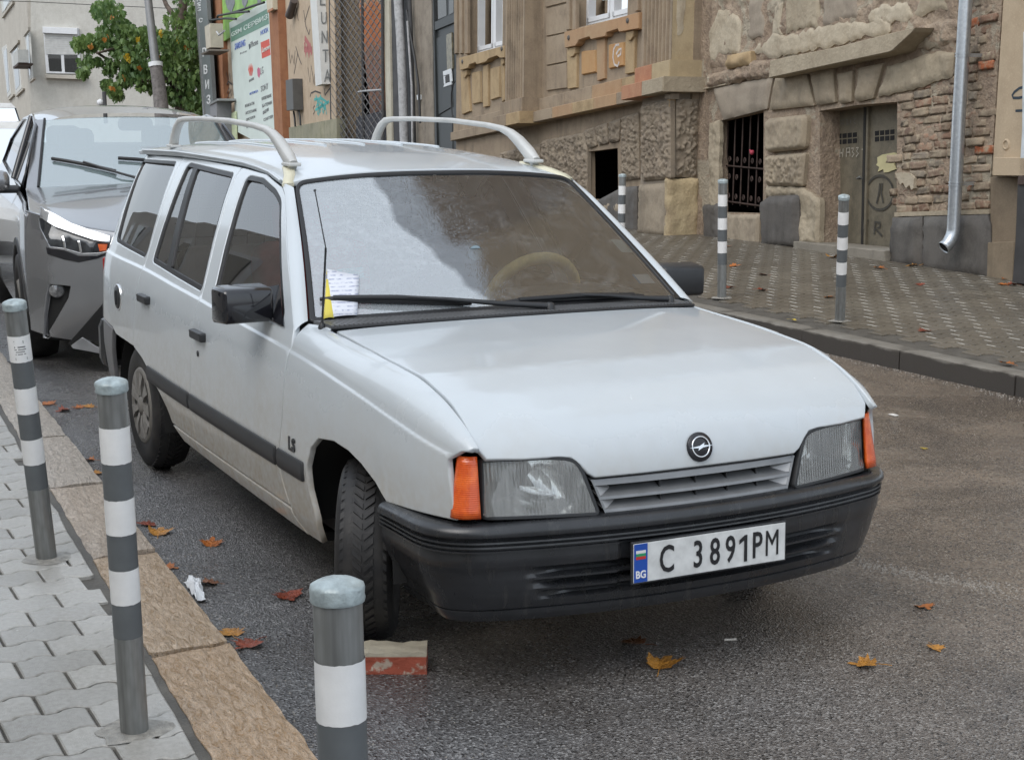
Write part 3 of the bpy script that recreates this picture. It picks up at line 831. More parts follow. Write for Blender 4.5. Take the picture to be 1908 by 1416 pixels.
# ---- pilasters: fluted front, plain return
def pilaster(sa, sb, m_front, m_side):
    z0 = corn((sa + sb) / 2) + .30; z1 = 16.0
    mb = MB(); n = 7; wd = sb - sa; e = .05
    prof = [(sa, OW - .1), (sa, OUT)]; fl = (wd - 2 * e) / n
    for i in range(n):
        a = sa + e + fl * i
        prof += [(a + fl * .12, OUT), (a + fl * .25, OUT - .035), (a + fl * .75, OUT - .035), (a + fl * .88, OUT)]
    prof += [(sb, OUT), (sb, OW - .1)]
    vs = [fpt(a, z0 + HS * (a - sa), o) for a, o in prof] + [fpt(a, z1 + HS * (a - sa), o) for a, o in prof]; k = len(prof)
    mb.add(vs, [(i, i + 1, k + i + 1, k + i) for i in range(1, k - 1)]); mb.build('pilaster', m_front, HOUSE, fix=False)
    m2 = MB(); m2.box((0, 0, 0), (1, 1, 1))
    c = [(sa - .004, z0, -.05), (sa - .004, z0, OUT - .001), (sa - .004, z1, OUT - .001), (sa - .004, z1, -.05)]
    m3 = MB(); m3.add([fpt(*q) for q in c], [(0, 1, 2, 3)]); m3.build('pilaster_side', m_side, HOUSE, fix=False)
pilaster(sP2a, sP2b, M_brown, M_yel); pilaster(sP1a, sP1b, M_brown, M_brown)
# plaster patches on the pilaster's return
block('plaster_patch', [(.30, corn(sP2a) + .62), (.23, corn(sP2a) + .66), (.20, corn(sP2a) + 1.2), (.25, corn(sP2a) + 1.5), (.32, corn(sP2a) + 1.1)], mapS(sP2a - .006), .006, .012, lump, M_palest, HOUSE, .03, .05, .02)
# ---- string course: lower fascia + upper tier, breaking forward round the pilasters
def course(sa, sb, o, m, z0=0.0, hgt=.15, name='string_course', side_m=None):
    zA, zB = corn(sa) + z0, corn(sb) + z0
    mb = MB(); mb.prism([fpt(sa, zA, 0 - .05), fpt(sb, zB, -.05), fpt(sb, zB + hgt, -.05), fpt(sa, zA + hgt, -.05)], FN * (o + .05), bev=.012)
    return mb.build(name, m, HOUSE)
def seg_course(sa, sb, o, mats, **k):
    n = len(mats)
    for i, m in enumerate(mats): course(sa + (sb - sa) * i / n + .001, sa + (sb - sa) * (i + 1) / n - .001, o + .0005 * i, m, **k)
seg_course(sP2a - .16, sP2b + .16, OUT + .18, [M_pale, M_red_st], z0=-.03, hgt=.17)
seg_course(sP2a - .06, sP2b + .06, OUT + .055, [M_yel, M_red_st], z0=.142, hgt=.20)
seg_course(sP2b + .165, sP1a - .17, OW + .20, [M_brown, M_orange_st, M_ochre, M_orange_st, M_brown], z0=-.02, hgt=.15)
seg_course(sP2b + .07, sP1a - .07, OW + .07, [M_ochre, M_orange_st, M_brown, M_brown], z0=.132, hgt=.19)
seg_course(sP1a - .16, sP1b + .16, OUT + .13, [M_ochre, M_brown], z0=-.03, hgt=.17)
seg_course(sP1a - .06, sP1b + .06, OUT + .055, [M_brown, M_brown], z0=.142, hgt=.20)
course(sP1b + .165, sEnd, OW + .10, M_brown, z0=-.02, hgt=.14); course(sP1b + .07, sEnd, OW + .05, M_brown, z0=.122, hgt=.17)
# right, damaged stretch: a surviving lip and broken ends
lip = Q(0, 0, 1, [(1662, 95), (1655, 98), (1556, 119), (1432, 146), (1435, 113), (1560, 88), (1660, 62), (1705, 52), (1700, 60)], .25)
mb = MB(); mb.prism([fpt(a, b, -.05) for a, b in lip], FN * .30, bev=.012); mb.build('string_course', M_pale, HOUSE)
block('broken_ledge', Q(0, 0, 1, [(1318, 163), (1440, 143), (1440, 108), (1390, 118), (1316, 140)], .07), mapF(0), .07, .05, lump, M_rubble, HOUSE, .02, .02, .03)
block('broken_ledge', Q(0, 0, 1, [(1700, 92), (1745, 88), (1790, 72), (1790, 30), (1700, 50)], .05), mapF(0), .03, .05, lump, M_rubble, HOUSE, .02, .02, .03)
block('ledge_stone', Q(0, 0, 1, [(1347, 130), (1391, 121), (1391, 95), (1347, 104)], .12), mapF(0), .12, .01, lump, M_ochre, HOUSE, .05, .012)
course(sP2a - .75, sP2a - .20, .05, M_palest, z0=-.01, hgt=.02, name='tile_edge')
# ---- window aprons with orange stone
def zpoly(name, pts, o0, o1, m, par=HOUSE, bev=.01): return fpoly(name, [(820 + a / 4.72, b / 4.72) for a, b in pts], o0, o1, m, par, bev)
def apron(band, stiles, panels, discs, drops, ms):
    b = zpoly('window_sill', band, OW - .02, OW + .11, ms[0], bev=.014)
    for k, s_ in enumerate(stiles): zpoly('apron_stile', s_, OW - .02, OW + .04, ms[1] if k != 1 else ms[2])
    for s_ in panels: zpoly('apron_panel', s_, OW - .02, OW + .035, ms[3], bev=.03)
    for a, c in discs:
        s_, z_ = fs(820 + a / 4.72, c / 4.72, OW + .11); mb = MB(); mb.lathe([(.0001, .012), (.030, .012), (.036, 0)], 16, M=frame_M(fpt(s_, z_, OW + .11), -FD, (0, 0, 1))); mb.build('boss', M_base, b)
    for dr in drops: zpoly('apron_drop', dr, OW - .01, OW + .07, ms[1])
apron([(1090, 285), (1420, 198), (1745, 110), (1745, 255), (1700, 262), (1572, 286), (1562, 258), (1460, 290), (1452, 322), (1325, 350), (1312, 325), (1215, 357), (1205, 385), (1185, 408), (1095, 425)],
      [[(1115, 428), (1200, 412), (1196, 772), (1120, 785)], [(1375, 352), (1447, 338), (1443, 692), (1380, 715)], [(1630, 285), (1712, 270), (1702, 640), (1626, 655)]],
      [[(1240, 452), (1362, 440), (1368, 640), (1240, 665)], [(1480, 392), (1615, 370), (1612, 582), (1480, 612)]],
      [(1132, 335), (1650, 185)],
      [[(1117, 428), (1188, 415), (1186, 470), (1170, 495), (1148, 505), (1128, 490), (1118, 470)], [(1632, 282), (1700, 270), (1694, 325), (1675, 355), (1655, 360), (1638, 335)]],
      (M_orange_st, M_ochre, M_orange_st, M_panel_or))
apron([(165, 512), (540, 408), (565, 400), (565, 510), (525, 515), (500, 492), (420, 522), (405, 546), (320, 570), (310, 552), (255, 572), (245, 602), (175, 622)],
      [[(180, 632), (237, 616), (262, 980), (190, 1010)], [(375, 582), (420, 567), (420, 935), (378, 948)], [(530, 522), (563, 515), (566, 880), (545, 900)]],
      [[(275, 640), (352, 625), (358, 905), (282, 922)], [(440, 602), (522, 582), (522, 860), (442, 887)]],
      [(197, 545), (543, 432)],
      [[(180, 628), (234, 616), (232, 660), (215, 690), (195, 675)], [(528, 522), (560, 515), (558, 560), (542, 578)]],
      (M_ochre, M_ochre, M_ochre, M_ochre))
# white spray squiggle on the right panel
def ribbon(px, w, off, m, parent, name='graffiti', closed=False, ox=0, oy=0, s=1.0):
    P = [fpt(*fs(ox + a / s, oy + b / s, off), off) for a, b in px]; mb = MB(); L = len(P); vs = []
    for i, p in enumerate(P):
        tg = (P[min(i + 1, L - 1)] - P[max(i - 1, 0)]).normalized(); nn = FN.cross(tg).normalized(); vs += [p + nn * w / 2, p - nn * w / 2]
    mb.add(vs, [(2 * i, 2 * i + 1, 2 * i + 3, 2 * i + 2) for i in range(L - 1)]); return mb.build(name, m, parent, fix=False)
M_spray = plain('white_spray', (.55, .50, .46), .8, var=.3, sc=30)
ribbon([(1575, 395), (1545, 400), (1525, 440), (1520, 510), (1532, 570), (1560, 585), (1575, 545)], .03, OW + .038, M_spray, HOUSE, ox=820, s=4.72)
ribbon([(1548, 480), (1570, 440), (1592, 430), (1588, 480), (1560, 500)], .03, OW + .0385, M_spray, HOUSE, ox=820, s=4.72)
# jointed ashlar grooves beside the windows: recessed shadow lines built as proud courses
for (a, b, c, d) in [((925, 82), (1108, 38), (1112, 285), (930, 322)), ((930, 332), (1110, 292), (1113, 542), (932, 578)), ((932, 588), (1113, 552), (1112, 775), (935, 800)), ((922, -200), (1105, -250), (1106, 22), (924, 68))]:
    zpoly('ashlar_block', [a, b, c, d], OW - .01, OW + .028, M_brown, bev=.012)
for x in (1108, 1165): zpoly('window_moulding', [(x, 0), (x + 26, -6), (x + 26, 262), (x, 268)], OW - .01, OW + .045, M_brown, bev=.012)
for x in (120, 165, 215): zpoly('window_moulding', [(x, -60), (x + 24, -66), (x + 26, 470), (x + 4, 480)], OW - .01, OW + .04, M_brown, bev=.01)
zpoly('window_moulding', [(1705, -60), (1735, -70), (1740, 95), (1712, 105)], OW - .01, OW + .045, M_brown, bev=.01)

# ---- plinth left of the corner: worm-carved blocks
def wb(px, off=OW, proud=.045, m=M_verm, fn=worm, amp=.045, name='rustic_block', step=.017, **k): return block(name, Q(0, 0, 1, px, off + proud), mapF(off), proud, amp, fn, m, HOUSE, step, **k)
wb([(1008, 375), (1092, 372), (1092, 278), (1084, 248), (1008, 262)]); wb([(930, 300), (1004, 300), (1004, 268), (930, 285)], m=M_verm)
wb([(1086, 243), (1105, 237), (1109, 272), (1094, 277)], name='voussoir'); wb([(1108, 236), (1128, 229), (1130, 267), (1112, 271)], name='voussoir'); wb([(1132, 228), (1153, 221), (1150, 263), (1133, 267)], name='voussoir')
wb([(1157, 218), (1187, 210), (1189, 333), (1156, 337)])
wb([(1193, 196), (1246, 186), (1247, 333), (1193, 337)], OUT - .02, .05)
# corner post strip and the return face
mb = MB(); mb.prism([fpt(sP2a + .03, -1.5, 0), fpt(sP2b - .02, -1.5, 0), fpt(sP2b - .02, corn(sP2b) - .02, 0), fpt(sP2a + .03, corn(sP2a) - .03, 0)], FN * (OUT - .02)); mb.build('corner_pier', M_slab, HOUSE)
mb = MB(); mb.prism([fpt(sP2a - .02, -1.0, OUT - .06), fpt(sP2a + .045, -1.0, OUT - .06), fpt(sP2a + .045, corn(sP2a) - .09, OUT - .06), fpt(sP2a - .02, corn(sP2a) - .09, OUT - .06)], FN * .075, bev=.008); mb.build('corner_strip', M_ochre, HOUSE)
mb = MB(); mb.prism([fpt(sP2a - .05, corn(sP2a) - .10, OUT - .09), fpt(sP2a + .075, corn(sP2a) - .10, OUT - .09), fpt(sP2a + .085, corn(sP2a) - .035, OUT - .09), fpt(sP2a - .06, corn(sP2a) - .035, OUT - .09)], FN * .125, bev=.01); mb.build('strip_capital', M_slab, HOUSE)
zb = fs(1262, 333, OUT)[1]
block('rustic_block', [(.01, zb), (OUT - .07, zb), (OUT - .07, corn(sP2a) - .10), (.01, corn(sP2a) - .10)], mapS(sP2a - .0), .045, .045, worm, M_verm, HOUSE, .017)
# base course below the worm blocks
def bs(px, off, m, amp=.02, proud=.06, name='base_stone', **k): return block(name, Q(0, 0, 1, px, off + proud), mapF(off), proud, amp, lump, m, HOUSE, .035, **k)
bs([(1100, 440), (1183, 437), (1184, 347), (1156, 349), (1100, 379)], OW, M_base); bs([(1186, 437), (1243, 440), (1244, 341), (1187, 345)], OUT - .04, M_base2, rnd=.02)
block('base_stone', [(-.02, -1.0), (OUT + .03, -1.0), (OUT + .03, zb - .012), (-.02, zb - .012)], mapS(sP2a - .02), .05, .03, lump, M_yelst, HOUSE, .035, .03, .02)
bs([(1080, 372), (1156, 376), (1156, 400), (1080, 400)], OW, M_base2, name='cellar_sill')
# ---- plinth right of the corner
wb([(1326, 166), (1376, 155), (1437, 143), (1426, 203), (1345, 224), (1332, 190)], 0, .05, M_slab, lump, .01, 'lintel', .05, rnd=.01)
wb([(1320, 230), (1340, 222), (1337, 395), (1320, 395)], 0, .03, M_pale, lump, .04, 'jamb_stone', rough_edge=.03)
wb([(1306, 382), (1336, 379), (1337, 450), (1310, 450)], 0, .07, M_base, lump, .02, 'base_stone')
wb([(1340, 400), (1412, 400), (1410, 460), (1340, 460)], 0, .06, M_base2, lump, .02, 'cellar_sill')
wb([(1442, 143), (1497, 131), (1513, 197), (1430, 206)], 0, .06, M_verm2, lump, .04, 'voussoir', .03, rnd=.012)
wb([(1503, 130), (1547, 121), (1552, 191), (1518, 197)], 0, .06, M_verm2, lump, .04, 'voussoir', .03, rnd=.012)
wb([(1557, 138), (1584, 132), (1582, 190), (1561, 194)], 0, .06, M_verm2, lump, .04, 'voussoir', .03, rnd=.012)
wb([(1596, 127), (1641, 118), (1622, 184), (1591, 190)], 0, .06, M_verm2, lump, .04, 'voussoir', .03, rnd=.012)
wb([(1650, 124), (1740, 96), (1775, 100), (1770, 145), (1720, 160), (1672, 172), (1632, 186)], 0, .04, M_pale, lump, .05, 'plaster_patch', .03, rnd=.02, rough_edge=.03)
wb([(1423, 222), (1499, 213), (1495, 278), (1423, 285)], 0, .085, M_verm2, lump, .035, 'rustic_block', rnd=.07)
wb([(1423, 291), (1496, 285), (1490, 348), (1423, 346)], 0, .08, M_verm2, worm, .03, 'rustic_block')
wb([(1424, 346), (1490, 349), (1524, 372), (1524, 455), (1484, 455), (1482, 366), (1424, 368)], 0, .05, M_pale, lump, .04, 'plaster_patch', rough_edge=.02)
wb([(1412, 376), (1425, 366), (1481, 363), (1480, 462), (1416, 462)], 0, .12, M_base, lump, .015, 'base_stone', .04)
wb([(1655, 406), (1711, 404), (1712, 500), (1652, 500)], 0, .10, M_base, lump, .008, 'base_slab', .06, rnd=.012)
wb([(1713.5, 404), (1832, 400), (1838, 420), (1838, 520), (1714, 510)], 0, .10, M_base, lump, .008, 'base_slab', .06, rnd=.012)
wb([(1660, 396), (1835, 390), (1836, 399), (1660, 404)], 0, .085, M_pale, lump, .01, 'ledge_stone', .05, rnd=.006)
# crumbling plaster fields above
for px in ([(1322, 128), (1330, -30), (1480, -40), (1480, 96), (1400, 118)], [(1481, 92), (1482, -40), (1650, -40), (1655, 62)], [(1657, 60), (1652, -40), (1790, -40), (1785, 70), (1770, 100)]):
    wb(px, 0, .004, M_rubble, lump, .055, 'rubble_face', .026, rnd=.02)
for px, m in (([(1322, 118), (1345, 100), (1375, 98), (1380, 40), (1352, 12), (1330, 30), (1320, 60)], M_palest), ([(1400, 95), (1440, 60), (1470, 66), (1560, 40), (1600, 45), (1650, 30), (1660, 58), (1560, 84), (1440, 108)], M_palest),
              ([(1437, 72), (1454, 66), (1456, 6), (1440, 8)], M_palest), ([(1462, 62), (1524, 50), (1524, -40), (1466, -20)], M_pale), ([(1620, 50), (1700, 36), (1690, 5), (1640, 10), (1612, 30)], M_palest), ([(1700, 30), (1768, 20), (1765, -30), (1720, -10)], M_pale),
              ([(1392, 70), (1420, 66), (1424, -10), (1396, 0)], M_slab), ([(1530, 50), (1600, 36), (1590, -20), (1534, -20)], M_slab)):
    wb(px, 0, .030, m, lump, .016, 'plaster_patch', .02, rnd=.02, rough_edge=.045)
# ---- exposed brickwork beside the door
barea = [(1672, 196), (1690, 172), (1722, 160), (1778, 142), (1790, 60), (1800, -30), (1846, -30), (1838, 392), (1664, 392)]
reds = [(.33, .205, .14), (.36, .22, .15), (.30, .215, .15), (.34, .26, .19), (.40, .31, .22), (.28, .19, .14), (.32, .25, .18), (.27, .225, .175)]
bvar = []
for k in range(6):
    bm = bmesh.new(); bmesh.ops.create_cube(bm, size=1.0); bmesh.ops.subdivide_edges(bm, edges=list(bm.edges), cuts=3, use_grid_fill=True)
    for v in bm.verts:
        q = v.co.copy(); L = max(abs(q.x), abs(q.y), abs(q.z)); rr = q.normalized() * .62
        v.co = q.lerp(rr, .05) + Vector((mnoise.noise(q * 3 + Vector((k * 9, 0, 0))), mnoise.noise(q * 3 + Vector((0, k * 9, 0))), mnoise.noise(q * 3 + Vector((0, 0, k * 9))))) * .12 + Vector((mnoise.noise(q * 8 + Vector((k * 5, 0, 0))), mnoise.noise(q * 8 + Vector((0, k * 5, 0))), mnoise.noise(q * 8 + Vector((0, 0, k * 5))))) * .05
    me = bpy.data.meshes.new('brick'); bm.to_mesh(me); bm.free(); me.polygons.foreach_set('use_smooth', [True] * len(me.polygons)); me.materials.append(M_brick); bvar.append(me)
def in_px(s, z, poly, off=0):
    return inside(poly, *pix(fpt(s, z, off)))
FRAME = lambda s, z, o: frame_M(fpt(s, z, o), (-FD + Vector((0, 0, -HS))), (0, 0, 1))
ch = .0795; row = 0
for k in range(-4, 40):
    z0 = .30 + ch * k; s = -2.1 + (.0 if k % 2 else .13)
    while s < .35:
        L = random.choice((.245, .245, .245, .12, .2)); sc_ = s + L / 2; zz = z0 + HS * sc_
        if in_px(sc_, zz, barea) and random.random() > .02:
            o = obj('brick', random.choice(bvar), None, HOUSE)
            M_ = FRAME(sc_, zz + random.uniform(-.006, .006), random.uniform(-.015, .012) - .060) @ Matrix.Rotation(random.uniform(-.05, .05), 4, 'Z') @ Matrix.Diagonal((L - .010, ch - random.uniform(.002, .016), .14, 1))
            o.matrix_local = M_; cc = random.choice(reds); v_ = random.uniform(.5, 1.05)
            if random.random() < .035: cc = (.42, .13, .055)
            o.color = (cc[0] * v_, cc[1] * v_, cc[2] * v_, 1)
        s += L + random.uniform(.006, .022)
# ---- door: two leaves of sheet metal with vents, scrawled marks and a torn poster
M_doorm = masonry('old_door_paint', ((.135, .117, .083), (.186, .159, .113), (.097, .086, .063)), sc=2.5, bump=.3, rough=.6, stain=.5)
DO = -.24
door = fpoly('door', [(1672, 470), (1500, 470), (1500, 190), (1672, 190)], DO - .05, DO, M_doorm, HOUSE, .004)
M_doord = plain('door_dark', (.02, .018, .015), .7)
def dd(name, px, o1, m, th=.02, bev=.004): return fpoly(name, [(1508 + a / 4.72, (b - 0) / 4.72) for a, b in px], DO - .01, DO + o1, m, door, bev)
dd('door_gap', [(478, 880), (500, 880), (470, 2180), (450, 2180)], .006, M_doord); dd('door_edge', [(505, 900), (520, 900), (490, 2180), (474, 2180)], .03, M_doorm)
dd('door_frame', [(100, 980), (128, 975), (90, 2140), (60, 2140)], .06, M_doord)
for bx, w in (((200, 1185), 232), ((575, 1155), 175)):
    for j in range(2):
        for i in range(5 if w > 200 else 4):
            x = bx[0] + i * 45; y = bx[1] - i * 4 + j * 52
            dd('vent_slot', [(x, y), (x + 36, y - 4), (x + 36, y + 38), (x, y + 42)], .004, M_void)
M_chalk = plain('pale_scrawl', (.36, .33, .27), .9, var=.3, sc=40)
def scr(strokes, m, w=.014, off=DO + .008):
    for st in strokes: ribbon(st, w, off, m, door, 'scrawl', ox=1508, oy=260, s=4.72)
scr([[(165, 190), (185, 185), (190, 95)], [(195, 90), (192, 165)], [(192, 130), (222, 85)], [(196, 130), (225, 165)], [(232, 90), (228, 162)], [(228, 128), (252, 122)], [(255, 85), (250, 160)], [(270, 85), (268, 160)], [(268, 122), (295, 118)], [(298, 80), (292, 158)], [(325, 155), (328, 80), (355, 75), (358, 150)], [(328, 115), (355, 112)], [(370, 80), (392, 78), (378, 110), (395, 130), (375, 155)], [(410, 75), (432, 72), (415, 105), (432, 125), (412, 152)], [(462, 88), (470, 90)]], M_chalk)
M_grey_s = plain('grey_scrawl', (.16, .15, .13), .9, var=.3, sc=40)
scr([[(215, -125), (215, -165), (235, -140), (250, -170), (252, -128)], [(280, -135), (275, -165), (300, -170), (305, -140), (280, -132)], [(320, -170), (345, -175), (325, -150), (345, -135), (322, -128)], [(365, -175), (362, -135)], [(385, -180), (408, -182), (385, -155), (408, -135)]], M_grey_s, .012)
M_faint = plain('faded_scrawl', (.055, .05, .04), .9, var=.3, sc=40)
scr([[(500 + 118 * math.cos(a) + 120, 470 + 150 * math.sin(a)) for a in [2 * math.pi * k / 24 for k in range(25)]], [(620, 385), (612, 470), (590, 565)], [(640, 385), (632, 470), (650, 560)], [(475, 790), (485, 705), (520, 715)], [(480, 745), (515, 745)], [(570, 835), (578, 725), (622, 735), (618, 775), (580, 785), (640, 850)]], M_faint, .026)
tp = [(597, 160), (640, 135), (735, 118), (765, 122), (762, 180), (745, 225), (760, 262), (690, 290), (655, 292), (650, 262), (600, 285), (615, 245), (588, 225), (600, 205)]
fpoly('torn_poster', [(1508 + a / 4.72, 260 + b / 4.72) for a, b in tp], DO - .01, DO + .012, plain('yellowed_paper', (.50, .45, .25), .8, var=.12), door, 0)
fpoly('torn_paper', [(1508 + a / 4.72, 260 + b / 4.72) for a, b in [(755, 300), (800, 290), (880, 300), (920, 340), (915, 430), (895, 445), (880, 400), (850, 430), (820, 380), (800, 400), (770, 340)]], -.01, .045, M_palest, HOUSE, 0)
mb = MB(); hp_ = fpt(*fs(1605, 333, DO + .03), DO + .03); mb.tube([hp_, hp_ + FN * .05, hp_ + FN * .05 - FD * .05 + Vector((0, 0, .02))], .012, 8); mb.build('door_handle', M_galv, door)
for y in (470, 575): dd('hinge', [(95, y + 1160), (125, y + 1165), (122, y + 1180), (95, y + 1178)], .08, M_doord)
fpoly('door_step', [(1648, 488), (1640, 490), (1478, 466), (1478, 450), (1648, 468)], -.2, .16, masonry('step_concrete', ((.21, .19, .155), (.25, .225, .185), (.17, .15, .12))), HOUSE, .01)
# ---- grille of the cellar window
GO = -.12
gr_ = None
def bars():
    global gr_
    (sa, za), (sb, zb) = fs(1422, 390, GO), fs(1338, 392, GO); zt = fs(1380, 218, GO)[1] + .1
    mb = MB(); n = 6; out = []
    root = bpy.data.objects.new('window_grille', None); COL.objects.link(root); root.parent = HOUSE
    for i in range(n + 1):
        s_ = sa + (sb - sa) * i / n; m = MB(); m.tube([fpt(s_, za, GO), fpt(s_, zt, GO)], .010, 7); m.build('bar', M_iron, root)
    for k, (z_, nm) in enumerate(((.26, 'cross_bar'), (.03, 'cross_bar'))):
        m = MB(); m.tube([fpt(sa, za + (zt - za) * (z_ + .14 * (k == 0)), GO + .012), fpt(sb, za + (zt - za) * (z_ + .14 * (k == 0)), GO + .012)], .011, 7); m.build(nm, M_iron, root)
    for zc_ in (.46, .28, .08):
        for i in range(n):
            if zc_ == .28 and i % 3 == 2: continue
            s_ = sa + (sb - sa) * (i + .5) / n; c = fpt(s_, za + (zt - za) * zc_, GO + .01)
            m = MB(); 
            for q in (-1, 1):
                m.tube([c + FD * (q * (.028 - .020 * t_) * math.cos(t_ * 4.2)) + Vector((0, 0, (.05 - .03 * t_) * math.sin(t_ * 4.2))) for t_ in [j / 9 for j in range(10)]], .006, 5)
            m.build('scroll', M_iron, root)
    return root
bars()
rose = fpt(*fs(1401, 285, -.05), -.05); mb = MB(); mb.lathe([(.001, .03), (.022, .025), (.028, .0), (.015, -.02), (.001, -.025)], 10, M=Matrix.Translation(rose)); mb.tube([rose, rose + FD * .05 + Vector((0, 0, .03))], .008, 5)
tag(mb.build('fabric_flower', plain('pink_red', (.42, .05, .08), .7)), 'small red and white artificial flower tied to the cellar window bars', 'flower')

# ---- downpipe
t = NT('zinc_pipe'); p = t.pos('world'); sp_ = t.noise(p, 40, 4)
M_zinc = t.done(t.bsdf(t.mix(t.ramp(sp_, .3, .7), (.42, .45, .48), (.55, .58, .60)), .30, .75, t.bump(t.noise(p, 200, 2), .05, .001), .5))
PIPE = thing('downpipe', 'bright zinc downpipe with an open bent foot, running down the bare brickwork', 'downpipe')
po = .20
def pp(u, v): return fpt(*fs(u, v, po), po)
pts = [pp(1806, -120), pp(1799.5, 0), pp(1787, 210), pp(1778, 400), pp(1776.5, 428)]
rad = .058
e0 = pts[-1]; dn = (pts[-1] - pts[-2]).normalized()
for k in range(1, 7):
    a = R(9 * k); e0 = e0 + (dn * math.cos(a) + FN * math.sin(a) * 1.0) * .032; pts.append(e0)
mb = MB(); mb.tube(pts, rad, 24, caps=False); po_ = mb.build('pipe', M_zinc, PIPE, fix=False)
sm = po_.modifiers.new('t', 'SOLIDIFY'); sm.thickness = .003
mb = MB(); tgl = (pts[-1] - pts[-2]).normalized(); mb.tube([pts[-1] - tgl * .03, pts[-1] - tgl * .012], rad * .96, 20); mb.build('pipe_mouth', M_void, PIPE)
for v in (103, 343):
    c = pp(1799.5 - 12.5 * (v - 0) / 210, v) if v < 210 else pp(1787 - 9 * (v - 210) / 190, v)
    mb = MB(); ax = (pts[1] - pts[3]).normalized()
    for d in (-.012, .012): mb.tube([c + ax * (d - .005), c + ax * (d + .005)], rad + .007, 22)
    mb.box(c - FN * .10, (.03, .2, .03), M=frame_M((0, 0, 0), FD, FN).to_3x3()); mb.build('pipe_clamp', M_zinc, PIPE)

# ---- neighbouring house at the right edge
NB = thing('neighbour_house', 'plain beige rendered house at the right edge, its wall ending in a square ledge', 'house')
nw = [fs(1848, 328, .10), (fs(1848, 328, .10)[0], 15.5), (-9.5, 16.5), (-9.5, fs(1848, 328, .10)[1] + .85)]
M_nb = masonry('beige_render', ((.414, .324, .221), (.462, .366, .255), (.359, .276, .186)), bump=.3, stain=.15)
mb = MB(); mb.prism([fpt(a, b, -.6) for a, b in nw], FN * .70, bev=.01); mb.build('wall', M_nb, NB)
zl_ = fs(1850, 328, .2)
mb = MB(); mb.prism([fpt(zl_[0], zl_[1], -.3), fpt(zl_[0] - .42, zl_[1] + .02, -.3), fpt(zl_[0] - .42, zl_[1] + .17, -.3), fpt(zl_[0], zl_[1] + .155, -.3)], FN * .5, bev=.01); mb.build('ledge', M_nb, NB)
fpoly('lower_wall', [(1845, 520), (1845, 330), (1899, 330), (1888, 524)], -.4, .04, masonry('lower_render', ((.205, .158, .108), (.235, .185, .13), (.165, .125, .085))), NB, .01)
fpoly('base_course', [(1838, 525), (1840, 452), (1890, 450), (1886, 528)], -.4, .075, masonry('lower_render2', ((.225, .172, .115), (.25, .20, .14), (.18, .14, .095))), NB, .01)
M_ink2 = plain('blue_black_spray', (.03, .045, .06), .7)
ribbon([(1908 + 8, 160), (1899, 165), (1890, 172), (1886, 178), (1888, 183), (1898, 183), (1912, 180)], .022, .103, M_ink2, NB); ribbon([(1892, 207), (1915, 206)], .02, .103, M_ink2, NB)
mb = MB(); c = fs(1875, 270, .10); mb.lathe([(.028, .002), (.034, .012), (.042, .008), (.05, .0)], 18, M=frame_M(fpt(*c, .10), -FD, (0, 0, 1))); mb.build('wall_rosette', M_nb, NB)
GT = thing('street_gate', 'dark metal gate leaf with a pale panel above it, cut by the right edge', 'gate')
fpoly('gate_leaf', [(1896, 332), (1960, 325), (1960, 540), (1886, 526), (1892, 440)], .05, .22, plain('gate_dark', (.040, .038, .037), .55, var=.3), GT, .008)
fpoly('gate_post', [(1897, 328), (1912, 326), (1908, 345), (1895, 345)], .02, .24, plain('gate_brown', (.055, .035, .028), .6), GT, .006)
fpoly('pale_panel', [(1906, 60), (1960, 50), (1960, 322), (1899, 327), (1904, 240)], .06, .20, plain('gate_panel', (.50, .53, .54), .5, var=.2), GT, .008)
def on_pl(u, v, P, n):
    d = ray(u, v); return CAM_C + d * (n.dot(P - CAM_C) / n.dot(d))
# ================================================================== ENTRANCE AND PASSAGE BEYOND THE CORNER HOUSE
def FQ(name, px, o0, o1, m, par, bev=.006, **k): return fpoly(name, px, o0, o1, m, par, bev, **k)
EN = thing('entrance_house', 'narrow house front with a tall dark entrance door, pipes and a diamond-mesh passage gate', 'house')
M_greyst = masonry('grey_brown_stucco', ((.225, .190, .150), (.29, .25, .20), (.165, .135, .105)), bump=.4, stain=.5)
M_darkgr = masonry('dark_grey_render', ((.060, .060, .062), (.085, .085, .086), (.042, .042, .045)), bump=.3, stain=.3)
M_cream = masonry('cream_render', ((.46, .43, .34), (.52, .49, .40), (.38, .34, .26)), bump=.3, stain=.2)
M_doorg = plain('dark_green_door', (.030, .034, .034), .45, var=.25, sc=5)
sE = lambda u, v=200, o=0.0: fs(u, v, o)
# backing mass (fills up to the roof)
a, b = fs(851, 200, -.3)[0], fs(716, 200, -.3)[0]
mb = MB(); mb.prism([fpt(a, -3, -.9), fpt(b, -5, -.9), fpt(b, 11.5, -.9), fpt(a, 12.5, -.9)], FN * .45); mb.build('wall', M_greyst, EN)
mb = MB(); mb.prism([fpt(a, 6.2, -.9), fpt(b, 5.0, -.9), fpt(b, 11.5, -.9), fpt(a, 12.5, -.9)], FN * .85); mb.build('upper_wall', M_greyst, EN)
FQ('pillar', [(764, -40), (806, -40), (812, 330), (772, 330)], -.5, -.05, M_greyst, EN)
dr = FQ('entrance_door', [(804, -60), (850, -60), (850, 330), (813, 330)], -.48, -.10, M_doorg, EN)
FQ('door_frame', [(802.5, -60), (806, -60), (815, 330), (811, 330)], -.11, -.05, M_doorg, dr)
FQ('transom', [(803, 44), (846, 27), (847, 42), (804, 60)], -.11, -.06, M_doorg, dr)
FQ('transom_pane', [(805, -50), (831, -50), (832, 30), (807, 41)], -.12, -.09, M_wpane, dr, 0); FQ('transom_pane', [(836, -50), (845, -50), (845, 24), (837, 28)], -.12, -.09, M_wpane, dr, 0)
